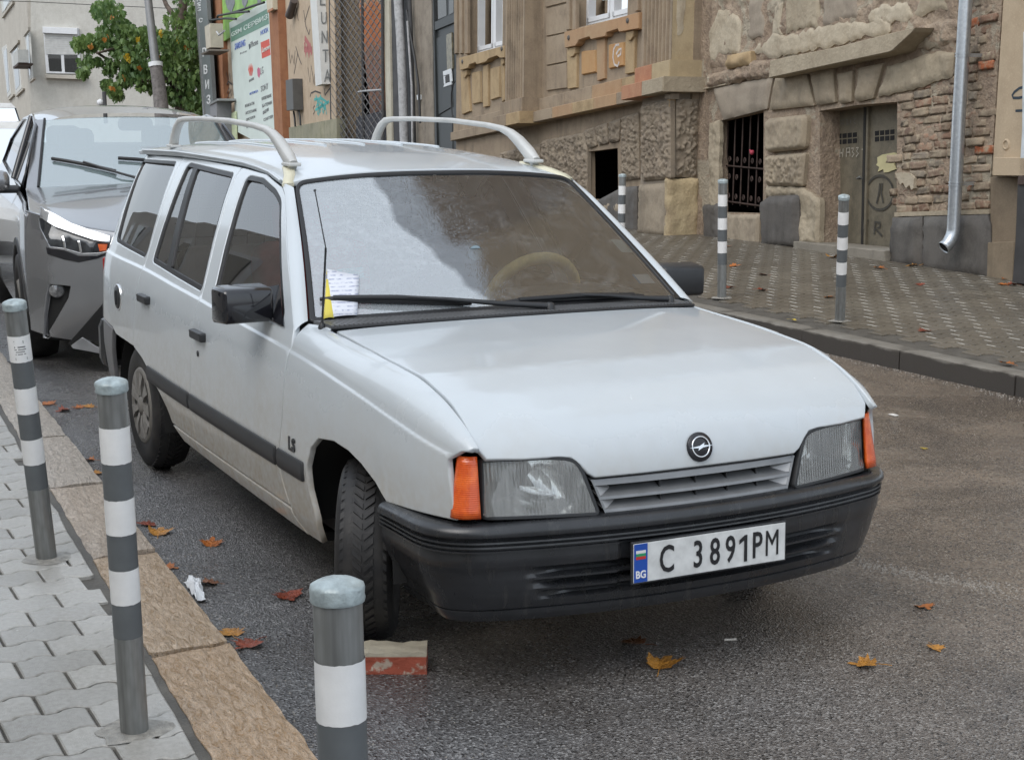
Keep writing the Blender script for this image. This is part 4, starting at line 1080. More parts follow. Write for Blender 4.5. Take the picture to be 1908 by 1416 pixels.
FQ('door_panel', [(812, 72), (838, 60), (842, 200), (817, 215)], -.11, -.08, M_doorg, dr, .02); FQ('door_panel', [(816, 228), (842, 215), (844, 330), (820, 330)], -.11, -.08, M_doorg, dr, .02)
FQ('door_pane', [(831, 66), (841, 61), (843, 128), (833, 133)], -.10, -.072, plain('worn_pane', (.17, .15, .10), .3, var=.5, sc=14), dr, 0)
M_paper = plain('white_paper', (.62, .64, .65), .7, var=.05)
for px in ([(825, 134), (840, 128), (841, 137), (826, 142)], [(826, 143), (829, 142), (830, 156), (827, 157)], [(837, 139), (841, 137), (842, 152), (838, 154)], [(828, 157), (841, 152), (841, 158), (826, 163)]): FQ('paper_notice', px, -.085, -.068, M_paper, dr, 0)
FQ('door_meter', [(829, 144), (837, 140), (838, 152), (830, 156)], -.085, -.066, M_darkgr, dr, 0)
# cable loop beside the door
mb = MB(); mb.tube([fpt(*fs(u, v, -.02), -.02) for u, v in ((848, 152), (844, 158), (841, 175), (841, 200), (844, 225), (850, 240))], .012, 6); mb.build('cable', M_trim0 if False else M_black, EN)
# pipes and flat bands between door and passage
FQ('grey_band', [(722, -40), (742, -40), (748, 330), (728, 330)], -.5, -.06, M_darkgr, EN)
FQ('grey_band', [(752, -40), (766, -40), (778, 330), (760, 330)], -.5, -.10, M_darkgr, EN)
def ptube(name, px, r, off, m, par): 
    mb = MB(); mb.tube([fpt(*fs(u, v, off), off) for u, v in px], r, 12); return mb.build(name, m, par)
M_oldpipe = masonry('peeling_pipe', ((.36, .36, .36), (.46, .46, .46), (.20, .20, .20)), sc=3, bump=.5, stain=.4)
ptube('rain_pipe', [(740, -30), (747, 80), (751, 180), (755, 320)], .085, .06, M_oldpipe, EN); ptube('cable_pipe', [(762, -30), (767, 90), (770, 180), (773, 300)], .035, .03, M_darkgr, EN); ptube('cable', [(758, 20), (764, 60), (773, 110), (780, 160), (783, 230)], .022, .06, M_black, EN)
ptube('thin_pipe', [(759, 40), (767, 160), (769, 300)], .02, .09, M_oldpipe, EN)
FQ('cream_post', [(713, -40), (724, -40), (731, 330), (722, 330)], -.6, -.02, M_cream, EN)
FQ('wall_bolt', [(776, 178), (779, 177), (779, 186), (777, 187)], -.05, .02, M_paper, EN, 0)
# passage with mesh gate
s0, s1 = fs(716, 150, 0)[0], fs(618, 150, 0)[0]
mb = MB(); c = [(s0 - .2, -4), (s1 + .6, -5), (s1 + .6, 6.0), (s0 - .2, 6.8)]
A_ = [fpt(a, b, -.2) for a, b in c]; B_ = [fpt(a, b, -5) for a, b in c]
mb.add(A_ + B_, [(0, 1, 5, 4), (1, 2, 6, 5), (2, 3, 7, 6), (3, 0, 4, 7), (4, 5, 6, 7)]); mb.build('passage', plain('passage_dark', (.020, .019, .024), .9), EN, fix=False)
mb = MB(); mb.prism([fpt(s0, 6.0, -.6), fpt(s1 + .4, 5.0, -.6), fpt(s1 + .4, 10.5, -.6), fpt(s0, 11.5, -.6)], FN * .65); mb.build('upper_wall', M_greyst, EN)
t = NT('mural'); p = t.pos('world'); z_ = t.n('ShaderNodeSeparateXYZ', {0: p}).outputs[2]
n1 = t.noise(p, 3.2, 6, .6, 1.0); n2 = t.noise(p, 7, 4)
zz_ = t.math('ADD', z_, t.math('MULTIPLY', t.math('SUBTRACT', n1, .5), .9))
c = t.mix(t.ramp(zz_, .9, 1.05), (.40, .20, .02), (.15, .085, .07)); c = t.mix(t.ramp(zz_, 1.35, 1.6), c, (.26, .14, .10)); c = t.mix(t.ramp(zz_, 2.5, 2.75), c, (.52, .17, .06)); c = t.mix(t.ramp(zz_, 3.35, 3.55), c, (.48, .42, .30))
c = t.mix(t.math('MULTIPLY', t.ramp(n2, .5, .7), .5), c, (.55, .30, .12))
M_mural = t.done(t.bsdf(c, .8))
FQ('mural', [(664, -40), (709, -40), (716, 205), (690, 212)], -.30, -.22, M_mural, EN, 0)
FQ('passage_door', [(664, 219), (716, 206), (722, 320), (662, 320)], -.30, -.20, plain('passage_grey', (.055, .055, .065), .7), EN, 0)
GA = thing('mesh_gate', 'tall dark steel gate of diamond mesh closing the passage with the orange mural', 'gate')
M_mesh = plain('mesh_steel', (.15, .145, .14), .5, .4, var=.2)
mb = MB(); zb0, zt0 = -1.5, 5.4; dS = .155; wd = s1 - s0
SL = .42
for i in range(-40, 80):
    for sg in (-1, 1):
        zc_ = zb0 + i * .17
        za, zb_ = zc_, zc_ + sg * SL * wd
        a_ = fpt(s0, za, .02 + .009 * sg); b_ = fpt(s1, zb_, .02 + .009 * sg)
        if max(za, zb_) < zb0 or min(za, zb_) > zt0: continue
        t0, t1 = sorted(((zb0 - za) / (zb_ - za), (zt0 - za) / (zb_ - za))); lo, hi = min(1, max(0, t0)), min(1, max(0, t1))
        if hi - lo > .02: mb.tube([a_.lerp(b_, lo), a_.lerp(b_, hi)], .010, 4, caps=False)
mb.build('diamond_mesh', M_mesh, GA, kind='stuff')
for s_ in (s0 + .03, s1 - .02, s0 + (s1 - s0) * .36):
    mb = MB(); mb.tube([fpt(s_, zb0, .02), fpt(s_, zt0, .02)], .03, 8); mb.build('gate_post', M_darkgr, GA)
ptube('gate_bar', [(668, 172), (680, 170), (711, 168)], .02, .03, M_oldpipe, GA)

# ================================================================== REPAIR SHOP
SH = thing('repair_shop', 'low beige shop front with brown posts, covered in graffiti and phone repair boards', 'shop')
M_shop = masonry('shop_plywood', ((.44, .345, .245), (.49, .39, .285), (.37, .28, .195)), bump=.2, stain=.2)
M_post = masonry('rust_brown_paint', ((.30, .135, .070), (.34, .165, .085), (.235, .10, .055)), bump=.2, stain=.25)
M_moss = masonry('mossy_concrete', ((.25, .24, .18), (.33, .31, .22), (.20, .20, .12)), bump=.4)
sa, sb = fs(624, 150, 0)[0], fs(364, 150, 0)[0]
mb = MB(); mb.prism([fpt(sa, -3, -.6), fpt(sb, -7, -.6), fpt(sb, 8.0, -.6), fpt(sa, 10, -.6)], FN * .55); mb.build('wall', M_shop, SH)
FQ('plywood_panel', [(532, -40), (622, -40), (626, 222), (541, 238)], -.1, .03, M_shop, SH)
FQ('concrete_base', [(538, 238), (627, 221), (628, 300), (540, 300)], -.1, .10, M_moss, SH)
FQ('brown_post', [(498, -40), (515, -40), (529, 300), (514, 300)], -.05, .14, M_post, SH); FQ('brown_post', [(394, -40), (409, -40), (420, 260), (407, 260)], -.05, .10, M_post, SH)
FQ('green_panel', [(411, -40), (499, -40), (500, 25), (416, 78)], -.05, .05, plain('green_print', (.22, .40, .09), .6, var=.35, sc=2, kind='world'), SH, 0)
M_gpr = plain('grey_print', (.20, .21, .22), .6, var=.3)
for px in ([(420, -10), (436, -15), (437, 8), (431, 24), (424, 18), (420, 5)], [(449, -15), (463, -20), (461, 5), (456, 15), (451, 8)], [(478, -15), (487, -20), (486, 4), (480, 8)]): FQ('printed_shape', px, .04, .062, M_gpr, SH, 0)
BD = FQ('phone_board', [(427, 43), (502, -2), (515, 285), (440, 245)], -.02, .10, plain('board_white', (.60, .67, .62), .45, var=.06, sc=2), SH, 0)
FQ('board_band', [(429, 54), (498, 17), (501, 45), (431, 79)], .09, .105, plain('band_green', (.13, .26, .19), .5, var=.1), BD, 0)
def ftext(txt, A, B, hpx, off, m, par, bold=0.0, name='lettering'):
    "lettering set along the surveyed base line A-B (pixel positions) on the plane OFF metres out"
    P = fpt(*fs(A[0], A[1], off), off); Q_ = fpt(*fs(B[0], B[1], off), off); H = fpt(*fs(A[0], A[1] - hpx, off), off)
    me = text_mesh(txt, 1.0, .004, align='LEFT', bold=bold, res=2)
    xs = [v.co.x for v in me.vertices]; ys = [v.co.y for v in me.vertices]
    x0, x1, y0, y1 = min(xs), max(xs), min(ys), max(ys); hh = (H - P).length
    ex = Q_ - P; up = Vector((0, 0, 1))
    for v in me.vertices:
        v.co = P + ex * ((v.co.x - x0) / (x1 - x0)) + up * (hh * (v.co.y - y0) / (y1 - y0)) + FN * (v.co.z + .005)
    me.materials.append(m); return obj(name, me, None, par)
M_pw = plain('print_white', (.62, .70, .64), .5, var=.05); M_pb = plain('print_blue', (.10, .16, .42), .5, var=.1); M_pg = plain('print_grey', (.20, .21, .21), .6, var=.1); M_pr = plain('print_red', (.58, .075, .045), .5, var=.1); M_pk = plain('print_pink', (.48, .11, .19), .5, var=.1)
ftext('GSM СЕРВИЗ', (431, 70), (499, 36), 9, .106, M_pw, BD, .01)
ftext('SAMSUNG', (438, 94), (457.5, 86), 12, .10, M_pb, BD, .02)
ftext('iPhone', (467, 90), (481, 83), 11, .10, M_pg, BD)
FQ('printed_shape', [(463, 84), (465.5, 82), (466, 91), (464.5, 93)], .09, .104, M_ink2, BD, 0)
ftext('NOKIA', (486, 67), (500, 60), 9, .10, M_pb, BD)
FQ('red_box', [(485.5, 80), (501.5, 73), (504, 103), (488, 110)], .09, .103, M_pr, BD, 0)
ftext('Lenovo', (489, 99), (503, 92), 10, .105, M_pw, BD)
ftext('htc', (448, 102), (460, 97), 3.5, .10, M_pg, BD)
for k, (dx, w_) in enumerate(((-3.6, 2), (-1.2, 2.3), (1.2, 2.3), (3.6, 2))): FQ('petal', [(467 + dx * .5, 142), (467 + dx - w_ / 2, 127 + abs(dx)), (467 + dx * .9, 117 + abs(dx) * 1.2), (467 + dx + w_ / 2, 127 + abs(dx)), (467 + dx * .5 + .6, 142)], .09, .103, M_pr, BD, 0)
ftext('HUAWEI', (464.5, 154), (473, 149), 4.5, .10, M_pg, BD)
FQ('printed_shape', [(479, 130), (481, 126), (484, 128), (485, 138), (483, 146), (480, 142)], .09, .103, M_pk, BD, 0); ftext('LG', (486, 140), (491, 137), 13, .10, M_pg, BD)
ftext('MOTOROLA', (465.5, 178), (481, 172), 4.5, .10, M_pb, BD); ftext('SONY', (486.5, 172), (500, 166), 11, .10, M_pg, BD)
for k, (l, r_) in enumerate((('РЕМОНТИ', 'ОТКЛЮЧВАНЕ'), ('АКСЕСОАРИ', 'БАТЕРИИ'), ('ДИСПЛЕИ', 'КАБЕЛИ'), ('КАЛЪФИ', 'СОФТУЕР'))):
    y = 201 + 13 * k; ftext(l, (457 + k * .9, y), (474 + 3 * (k == 1) + k * .8, y - 6), 5.5, .10, M_pg, BD); y2 = 188 + 13 * k
    ftext(r_, (488 + k * 1.2, y2), (506 - 7 * (k == 2) + k * .9, y2 - 7), 6, .10, M_pg, BD)
FQ('cream_box', [(495, -10), (507, -14), (508, 18), (498, 24)], .14, .26, plain('cream_box', (.52, .46, .34), .6), SH); FQ('red_edge', [(498.5, 20), (508, 15), (508, 19), (498.5, 25)], .26, .27, M_red_st, SH, 0)
# wall box with two cables, lamp
bx = FQ('meter_box', [(532, 150), (544.5, 147), (546.5, 205), (534, 207)], .035, .27, plain('meter_box_grey', (.085, .083, .078), .5, var=.15), SH, .012)
for q in ((547, 208), (557, 206)): ptube('box_cable', [(q[0], q[1]), (q[0] + 2, q[1] + 12), (q[0] + 3, q[1] + 28)], .022, .12, M_black, bx)
mb = MB(); mb.tube([fpt(*fs(u, v, .14), .14) for u, v in ((548, 1), (545, 12), (539, 30))], [.09, .085, .10], 14); mb.build('wall_lamp', plain('lamp_brown', (.075, .058, .050), .5), SH)
# graffiti
M_gb = plain('black_spray', (.05, .042, .038), .7); M_gt = plain('teal_spray', (.06, .36, .33), .6); M_gr_ = plain('red_spray', (.40, .13, .12), .7)
def graff(strokes, m, w=.035, off=.034):
    for st in strokes: ribbon(st, w, off, m, SH, ox=360, oy=0, s=5.057)
graff([[(1155, 900), (1180, 1000), (1200, 1060)], [(1140, 940), (1210, 930), (1270, 975)], [(1160, 1010), (1200, 905), (1235, 1050)], [(1180, 1090), (1205, 990), (1225, 1070), (1245, 1000), (1255, 1080)], [(1150, 1040), (1280, 960)], [(1170, 1080), (1190, 960), (1250, 1030)]], M_gt, .06)
graff([[(1100, 915), (1110, 880), (1150, 862), (1200, 880)], [(1145, 1000), (1128, 1020), (1145, 1050), (1130, 1080)], [(900, 470), (915, 600), (930, 520), (950, 610), (960, 480)], [(965, 440), (1000, 560), (1020, 610)], [(985, 500), (960, 640), (950, 700)], [(1080, 640), (1100, 780), (1110, 620), (1140, 800), (1145, 700)], [(1040, 100), (1060, 250), (1090, 330), (1100, 280)], [(960, 20), (990, 200)], [(1230, 820), (1240, 900), (1290, 830)], [(1050, 210), (1095, 60)]], M_gb, .035)
graff([[(1050, 400), (1060, 520), (1075, 420), (1090, 530), (1105, 430), (1115, 520)], [(1045, 470), (1120, 470)], [(1050, 360), (1100, 440)]], M_gr_, .13)
def graff2(st, m, w): 
    for q in st: ribbon(q, w, .004 - .05 + .052, m, SH, ox=360, oy=0, s=5.057)
graff2([[(310, 680), (330, 780), (345, 690), (360, 790)], [(300, 830), (330, 770), (365, 800), (380, 900)], [(310, 900), (340, 830), (360, 910)], [(320, 940), (350, 860)]], M_gb, .05)
# vertical white banner box with letters
VS = thing('vertical_sign', 'white vertical box sign with dark serif letters beside the mesh gate', 'sign')
V0 = .035; V1 = .23
FQ('sign_box', [(574, -60), (586.5, -60), (599.5, 157), (588, 161)], V0, V1, plain('sign_white', (.60, .60, .57), .5, var=.06), VS, 0)
def stext(txt, A, B, hpx, s_, m, par, name='lettering', bold=0.0):
    "lettering on a face turned down the street, s_ along the facade line"
    P0_ = fpt(s_, 0); nn = -FD
    P, Q_, H = (on_pl(u, v, P0_, nn) for u, v in (A, B, (A[0], A[1] - hpx)))
    me = text_mesh(txt, 1.0, .004, align='LEFT', bold=bold, res=2)
    xs = [v.co.x for v in me.vertices]; ys = [v.co.y for v in me.vertices]; x0, x1, y0, y1 = min(xs), max(xs), min(ys), max(ys)
    for v in me.vertices: v.co = P + (Q_ - P) * ((v.co.x - x0) / (x1 - x0)) + (H - P) * ((v.co.y - y0) / (y1 - y0)) + nn * (v.co.z + .006)
    me.materials.append(m); return obj(name, me, None, par)
sVS = fs(594, 80, V1)[0] - .0
for ch_, v, u0, u1 in (('L', 11, 596, 606), ('U', 46, 598, 608.5), ('N', 81, 599, 610), ('T', 116, 601, 612), ('A', 153, 604, 615.5)): stext(ch_, (u0, v), (u1, v), 23, min(fs(586.5 + (v + 60) * 13 / 217, v, V1)[0], 99) , M_pg, VS)
# the face turned down the street with small print
sV = fs(592, 50, V1)[0] - .004 if False else None
# service sign: grey board with letters, board edge-on beyond
GS = thing('service_sign', 'tall grey sign board with white upright Cyrillic letters at the far end of the shop', 'sign')
FQ('board', [(361, -40), (382, -40), (398, 215), (379, 215)], .25, .36, plain('sign_grey', (.13, .145, .145), .5, var=.1), GS, .004)
FQ('board_rim', [(360, -40), (362, -40), (380, 215), (378, 215)], .25, .40, M_galv, GS, 0)
M_sw = plain('sign_letters_white', (.62, .63, .62), .5)
for ch_, v, u in (('GSM', 22, 366), ('С', 43, 371), ('Р', 107, 378), ('В', 139, 380), ('И', 167, 383), ('З', 195, 385.5)):
    if ch_ == 'GSM':
        for k, c_ in enumerate('GSM'): ftext(c_, (366.5 + k * .3, 22 - k * 9), (374.5 + k * .3, 21 - k * 9), 7, .36, M_sw, GS, .02)
    else: ftext(ch_, (u, v), (u + 7, v - 1), 17 if ch_ != 'С' else 8, .36, M_sw, GS, .02)
FQ('shop_pier', [(381, -40), (394, -40), (411, 215), (396, 215)], .0, .10, plain('pale_pier', (.40, .39, .36), .7, var=.1), SH, 0)
# air conditioner on brackets
AC = thing('air_conditioner', 'cream air conditioner unit with a yellow sticker hung beside the service sign', 'air conditioner')
FQ('housing', [(381, 50), (390.5, 44), (391.5, 89), (384, 93)], .32, .68, plain('ac_cream', (.50, .45, .36), .5, var=.1), AC, .02)
sAC = fs(390.8, 70, .68)[0]
mb = MB(); mb.prism([on_pl(u, v, fpt(sAC, 0), -FD) for u, v in ((394, 47), (403, 46), (403.5, 57), (394.5, 60))], -FD * .01); mb.build('sticker', plain('ac_yellow', (.55, .38, .06), .5), AC)
FQ('bracket', [(374, 100), (391, 92), (391.5, 95), (375, 103)], .2, .72, plain('bracket_brown', (.13, .11, .09), .6), AC, .01)
ptube('refrigerant_pipe', [(404, 60), (408, 66), (414, 62), (418, 58)], .025, .82, M_oldpipe, AC)
# bracket arms of the sign above the board
ptube('sign_bracket', [(388, 39), (404, 37), (420, 35), (440, 36)], .03, .3, M_black, SH); ptube('sign_bracket', [(404, 37), (406, 30), (432, 25), (464, 22)], .03, .3, M_black, SH); ptube('sign_bracket', [(432, 25), (465, 14), (492, 5)], .03, .28, M_black, SH)
# grey kiosk box at the foot of the sign
KB = thing('letter_box', 'small grey cabinet with a sloping lid standing below the service sign', 'cabinet')
FQ('cabinet', [(391, 196), (403, 187), (405, 260), (395, 262)], .15, .56, plain('cabinet_grey', (.20, .20, .21), .5, var=.15), KB, .01); FQ('lid', [(389, 193), (405, 184), (406, 188), (390, 197)], .1, .60, M_galv, KB, .01)
FQ('yellow_paper', [(430, 212), (438, 208), (440, 260), (431, 260)], .12, .16, plain('yellow_green', (.50, .56, .36), .6), SH, 0)

# ================================================================== FAR HOUSE ON THE LEFT, TREE, POLE, CABLE
FH = thing('grey_apartment_house', 'pale grey rendered house with a half-shuttered white window beyond the tree', 'house')
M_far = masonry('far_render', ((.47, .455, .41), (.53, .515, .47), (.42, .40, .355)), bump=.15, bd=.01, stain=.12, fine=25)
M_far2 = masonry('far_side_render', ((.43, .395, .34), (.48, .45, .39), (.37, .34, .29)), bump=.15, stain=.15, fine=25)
CORN = CAM_C + ray(57, 150) * 62.0
ex = (CR * 1.0 + fw * .10); ex.z = 0; ex.normalize(); up = Vector((0, 0, 1)); nrm = up.cross(ex) * -1
if nrm.dot(CAM_C - CORN) < 0: nrm = -nrm
def LQ(name, px, o0, o1, m, par, P=CORN, n=nrm, bev=0):
    mb = MB(); mb.prism([on_pl(u, v, P + n * o1, n) + n * (o0 - o1) for u, v in px], n * (o1 - o0), bev=bev); return mb.build(name, m, par)
LQ('wall', [(57, -350), (520, -350), (520, 560), (57, 560)], -3, 0, M_far, FH)
ws_ = LQ('window', [(80, 51), (146, 53), (150, 138), (86, 137)], -.02, .10, M_pvc, FH)
LQ('shutter_box', [(79, 50.5), (144, 53), (144, 65), (79, 62)], .1, .30, M_pvc, ws_, bev=.02)
for k in range(9): LQ('shutter_slat', [(83 + .2 * k, 64 + 4.2 * k), (144 + .3 * k, 66 + 4.1 * k), (144.3 + .3 * k, 69.6 + 4.1 * k), (83.2 + .2 * k, 67.6 + 4.2 * k)], .1, .13, plain('slat', (.52, .52, .50), .5) if k == 0 else bpy.data.materials['slat'], ws_)
for px in ([(89, 102), (113, 103), (115, 134), (92, 133)], [(119, 103), (144, 103), (147, 136), (121, 135)]): LQ('pane', px, .1, .115, M_wpane, ws_)
LQ('window_sill', [(83, 139), (160, 142), (160, 149), (84, 146)], 0, .3, M_far2, FH, bev=.02)
# side wall running away up the street
exs = Vector((-.995, .09, 0)).normalized(); nsd = Vector((exs.y, -exs.x, 0)); nsd = -nsd if nsd.y > 0 else nsd
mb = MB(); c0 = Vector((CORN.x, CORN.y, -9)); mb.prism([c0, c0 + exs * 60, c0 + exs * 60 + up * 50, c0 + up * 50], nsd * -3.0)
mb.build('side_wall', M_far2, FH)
def SQ(name, px, o0, o1, m, par): return LQ(name, px, o0, o1, m, par, Vector((CORN.x, CORN.y, 0)), nsd)
for px in ([(3, 90), (12, 83), (20, 175), (14, 183)], [(19, 93), (33, 78), (40, 165), (29, 176)], [(46, 65), (53, 57), (59, 146), (55, 150)], [(2, 2), (22, -10), (22, 0), (4, 25)]):
    w_ = SQ('window', px, -.05, .02, plain('far_frame', (.50, .49, .45), .5) if 'far_frame' not in bpy.data.materials else bpy.data.materials['far_frame'], FH)
    cx = sum(p[0] for p in px) / 4; cy = sum(p[1] for p in px) / 4
    SQ('pane', [(cx + (u - cx) * .62, cy + (v - cy) * .84) for u, v in px], .01, .03, M_wpane, w_)
for px in ([(2, 30), (23, 3), (23, 7), (3, 35)], [(28, 177), (42, 165), (42, 168), (29, 181)], [(54, 151), (62, 145), (62, 148), (55, 155)], [(14, 184), (24, 176), (24, 179), (15, 188)], [(16, 94), (33, 75), (33, 80), (17, 99)], [(42, 63), (52, 51), (52, 57), (43, 69)]): SQ('window_sill', px, 0, .10, M_far2, FH)
AC2 = thing('wall_air_conditioner', 'weathered air conditioner on the receding side wall of the grey apartment house', 'air conditioner')
SQ('housing', [(24, 100), (33, 93), (34, 117), (26, 124)], .15, .55, plain('ac_grey', (.42, .42, .39), .6), AC2); SQ('bracket', [(24, 125), (34, 118), (34, 121), (25, 129)], .05, .60, M_iron, AC2)

# street lamp pole with taped lower half
PO = thing('lamp_pole', 'tall grey street pole in front of the tree, dark and peeling below its white collar', 'pole')
dP = 44.0
def at(u, v, d=dP): return CAM_C + ray(u, v) * d
mb = MB(); mb.tube([at(274, -60), at(276, 0), at(290, 121)], [.10, .11, .125], 14); mb.build('upper_pole', plain('pole_grey', (.22, .22, .22), .45, .4), PO)
mb = MB(); mb.tube([at(290, 121), at(296, 160), at(302, 215), at(306, 300)], [.17, .19, .21, .21], 14); mb.build('lower_pole', masonry('pole_lower', ((.12, .11, .105), (.22, .20, .19), (.07, .065, .06)), sc=3), PO)
mb = MB(); mb.tube([at(289.5, 117), at(290.4, 125)], .20, 14); mb.build('collar', M_pvc, PO)
CB = thing('overhead_cable', 'thin dark cable crossing in front of the grey house near the top left', 'cable')
mb = MB(); mb.tube([at(-60, 0, 50), at(60, 4, 50), at(180, 10, 50), at(310, 16, 50), at(420, 20, 50)], .012, 5); mb.build('wire', M_black, CB)
SP = thing('sign_post', 'short grey post with a white cap just above the roof of the grey car', 'post')
mb = MB(); mb.tube([at(194, 172, 40), at(197, 230, 40)], .055, 8); mb.build('post', M_darkgr, SP); mb = MB(); mb.lathe([(.001, .10), (.08, .06), (.09, -.04), (.001, -.08)], 12, M=Matrix.Translation(at(187, 192, 40))); mb.build('cap', M_pvc, SP)

# tree: limbs and many lobed leaves, denser in clumps
TR = thing('street_tree', 'green street tree with a few yellow and orange autumn leaves before the grey house', 'tree')
dT = 47.0
t = NT('bark'); p = t.pos('world'); M_bark = t.done(t.bsdf(t.mix(t.ramp(t.noise(p, 6, 5), .35, .65), (.06, .045, .035), (.13, .10, .08)), .9))
mb = MB()
trunk = [at(350, 420, dT), at(345, 260, dT), at(338, 170, dT), at(330, 90, dT), at(345, -20, dT), at(350, -160, dT)]
mb.tube(trunk, [.34, .28, .22, .16, .12, .05], 10)
limbs = []
for st, pts in (((338, 170), [(310, 120), (262, 95), (215, 90), (180, 100)]), ((334, 120), [(290, 70), (240, 50), (200, 35)]), ((340, 180), [(300, 170), (250, 150), (205, 175)]), ((332, 95), [(350, 60), (370, 20)]), ((336, 150), [(360, 130), (378, 150)]), ((345, 60), [(310, 10), (290, -40)]), ((338, 170), [(290, 130), (220, 125), (165, 88)]), ((345, 200), [(365, 190), (385, 205)]), ((340, 150), [(270, 150), (230, 160), (210, 185)])):
    ps = [at(*st, dT)] + [at(u, v, dT + random.uniform(-1.4, 1.4)) for u, v in pts]
    limbs.append(ps); mb.tube(ps, [.11] + [.07 - .05 * k / len(pts) for k in range(len(pts))], 7)
mb.build('trunk', M_bark, TR)
def leafmat(name, c1, c2):
    t = NT(name); p = t.pos('world'); n_ = t.noise(p, 1.1, 4); n2_ = t.noise(p, 9, 2)
    c = t.mix(t.ramp(t.math('ADD', t.math('MULTIPLY', n_, .6), t.math('MULTIPLY', n2_, .4)), .36, .64), c1, c2)
    d = t.bsdf(c, .45, 0, None, .5); tr = t.n('ShaderNodeBsdfTranslucent', {'Color': c}).outputs[0]
    return t.done(t.n('ShaderNodeMixShader', {0: .35, 1: d, 2: tr}).outputs[0])
M_leafg = leafmat('tree_leaf_green', (.075, .150, .050), (.20, .29, .085)); M_leafy = leafmat('tree_leaf_yellow', (.52, .36, .03), (.60, .46, .06)); M_leafo = leafmat('tree_leaf_orange', (.42, .16, .03), (.50, .24, .05))
LSH = [(0, -.5), (.20, -.42), (.48, -.30), (.30, -.08), (.52, .16), (.24, .20), (.10, .56), (0, .62), (-.12, .54), (-.26, .18), (-.50, .18), (-.32, -.08), (-.46, -.28), (-.2, -.42)]
ms = {0: MB(), 1: MB(), 2: MB()}
def add_leaf(mb, P, size, droop=True):
    yaw = random.uniform(0, 6.283); pt = random.uniform(-1.0, .4) if droop else random.uniform(-.3, .3)
    M_ = Matrix.Translation(P) @ Matrix.Rotation(yaw, 4, 'Z') @ Matrix.Rotation(pt - 1.1, 4, 'X') @ Matrix.Rotation(random.uniform(-.6, .6), 4, 'Y')
    vs = [M_ @ Vector((x * size, y * size, -abs(x) * size * .45)) for x, y in LSH]; c = M_ @ Vector((0, 0, 0)); n = len(vs)
    mb.add([c] + vs, [(0, 1 + i, 1 + (i + 1) % n) for i in range(n)])
random.seed(11)
clumps = []
CL = [(365, -10, 46, 6), (385, 30, 32, 5), (360, 60, 36, 5), (330, 40, 26, 3), (205, 25, 28, 5), (190, 20, 22, 3), (205, 60, 26, 4), (230, 55, 20, 3), (250, 75, 30, 6), (275, 70, 26, 4), (300, 85, 34, 6), (335, 85, 36, 7), (360, 105, 32, 6), (220, 92, 22, 4), (190, 80, 16, 2), (165, 78, 16, 3), (148, 84, 16, 3), (170, 92, 10, 1), (240, 110, 26, 5), (270, 115, 28, 5), (245, 140, 26, 4), (205, 122, 14, 2), (185, 118, 10, 1), (160, 118, 16, 2), (155, 138, 12, 2), (205, 135, 12, 1), (270, 150, 26, 4), (235, 150, 18, 2), (200, 160, 12, 2), (212, 170, 15, 3), (220, 180, 12, 2), (300, 140, 24, 4), (320, 120, 26, 4), (345, 140, 30, 5), (365, 160, 26, 4), (340, 175, 22, 4), (325, 190, 12, 2), (312, 172, 14, 2), (368, 200, 22, 4), (355, 190, 16, 3), (285, 165, 12, 2), (382, 190, 26, 5), (395, 120, 26, 4), (400, 160, 26, 4), (390, 80, 26, 4)]
for u, v, r_, w_ in CL:
    for _ in range(int(w_ * 42)):
        a = random.uniform(0, 6.283); q = random.random() ** .6 * r_; P = at(u + q * math.cos(a), v + q * math.sin(a) * .8, dT + random.uniform(-1, 1) * r_ * .045)
        add_leaf(ms[0], P, random.uniform(.09, .20))
for u, v, n_, k in ((236, 106, 9, 1), (240, 111, 6, 1), (169, 87, 6, 2), (197, 71, 5, 2), (352, 96, 4, 2), (346, 88, 4, 2), (206, 31, 3, 2), (262, 130, 3, 2), (210, 168, 3, 2), (232, 146, 3, 2), (332, 74, 3, 1), (295, 106, 2, 2), (300, 62, 8, 1), (258, 76, 6, 1)):
    for _ in range(max(2, int(n_ * .7))): add_leaf(ms[k], at(u + random.uniform(-3.5, 3.5), v + random.uniform(-4, 4), dT - 1.2), random.uniform(.10, .17))
for k, m in ((0, M_leafg), (1, M_leafy), (2, M_leafo)): ms[k].build('foliage' if k == 0 else 'autumn_leaves', m, TR, fix=False, kind='stuff')
# house at the end of the street closing the view behind the tree
mb = MB()
# ================================================================== HOUSES ON THE CAMERA'S SIDE (out of view, added to shade and mirror in the cars)
M_nr = masonry('added_house_light_render', ((.60, .585, .55), (.66, .64, .60), (.55, .53, .49)), bump=.1, stain=.1, fine=25)
NR = thing('added_near_house', 'plain house front on the left pavement, added out of view to shade and mirror in the cars', 'house')
mb = MB(); mb.box((-10, -7.3, .9), (44, 6, 5.0)); mb.build('wall', M_nr, NR)
for k in range(9):
    for z in (1.9,):
        mb = MB(); mb.box((-26 + 4.4 * k, -4.28, z), (1.3, .10, 1.7)); w_ = mb.build('window', M_pvc, NR); mb = MB(); mb.box((-26 + 4.4 * k, -4.22, z), (1.1, .02, 1.5)); mb.build('pane', M_wpane, w_)  # window and pane of the added house, out of view
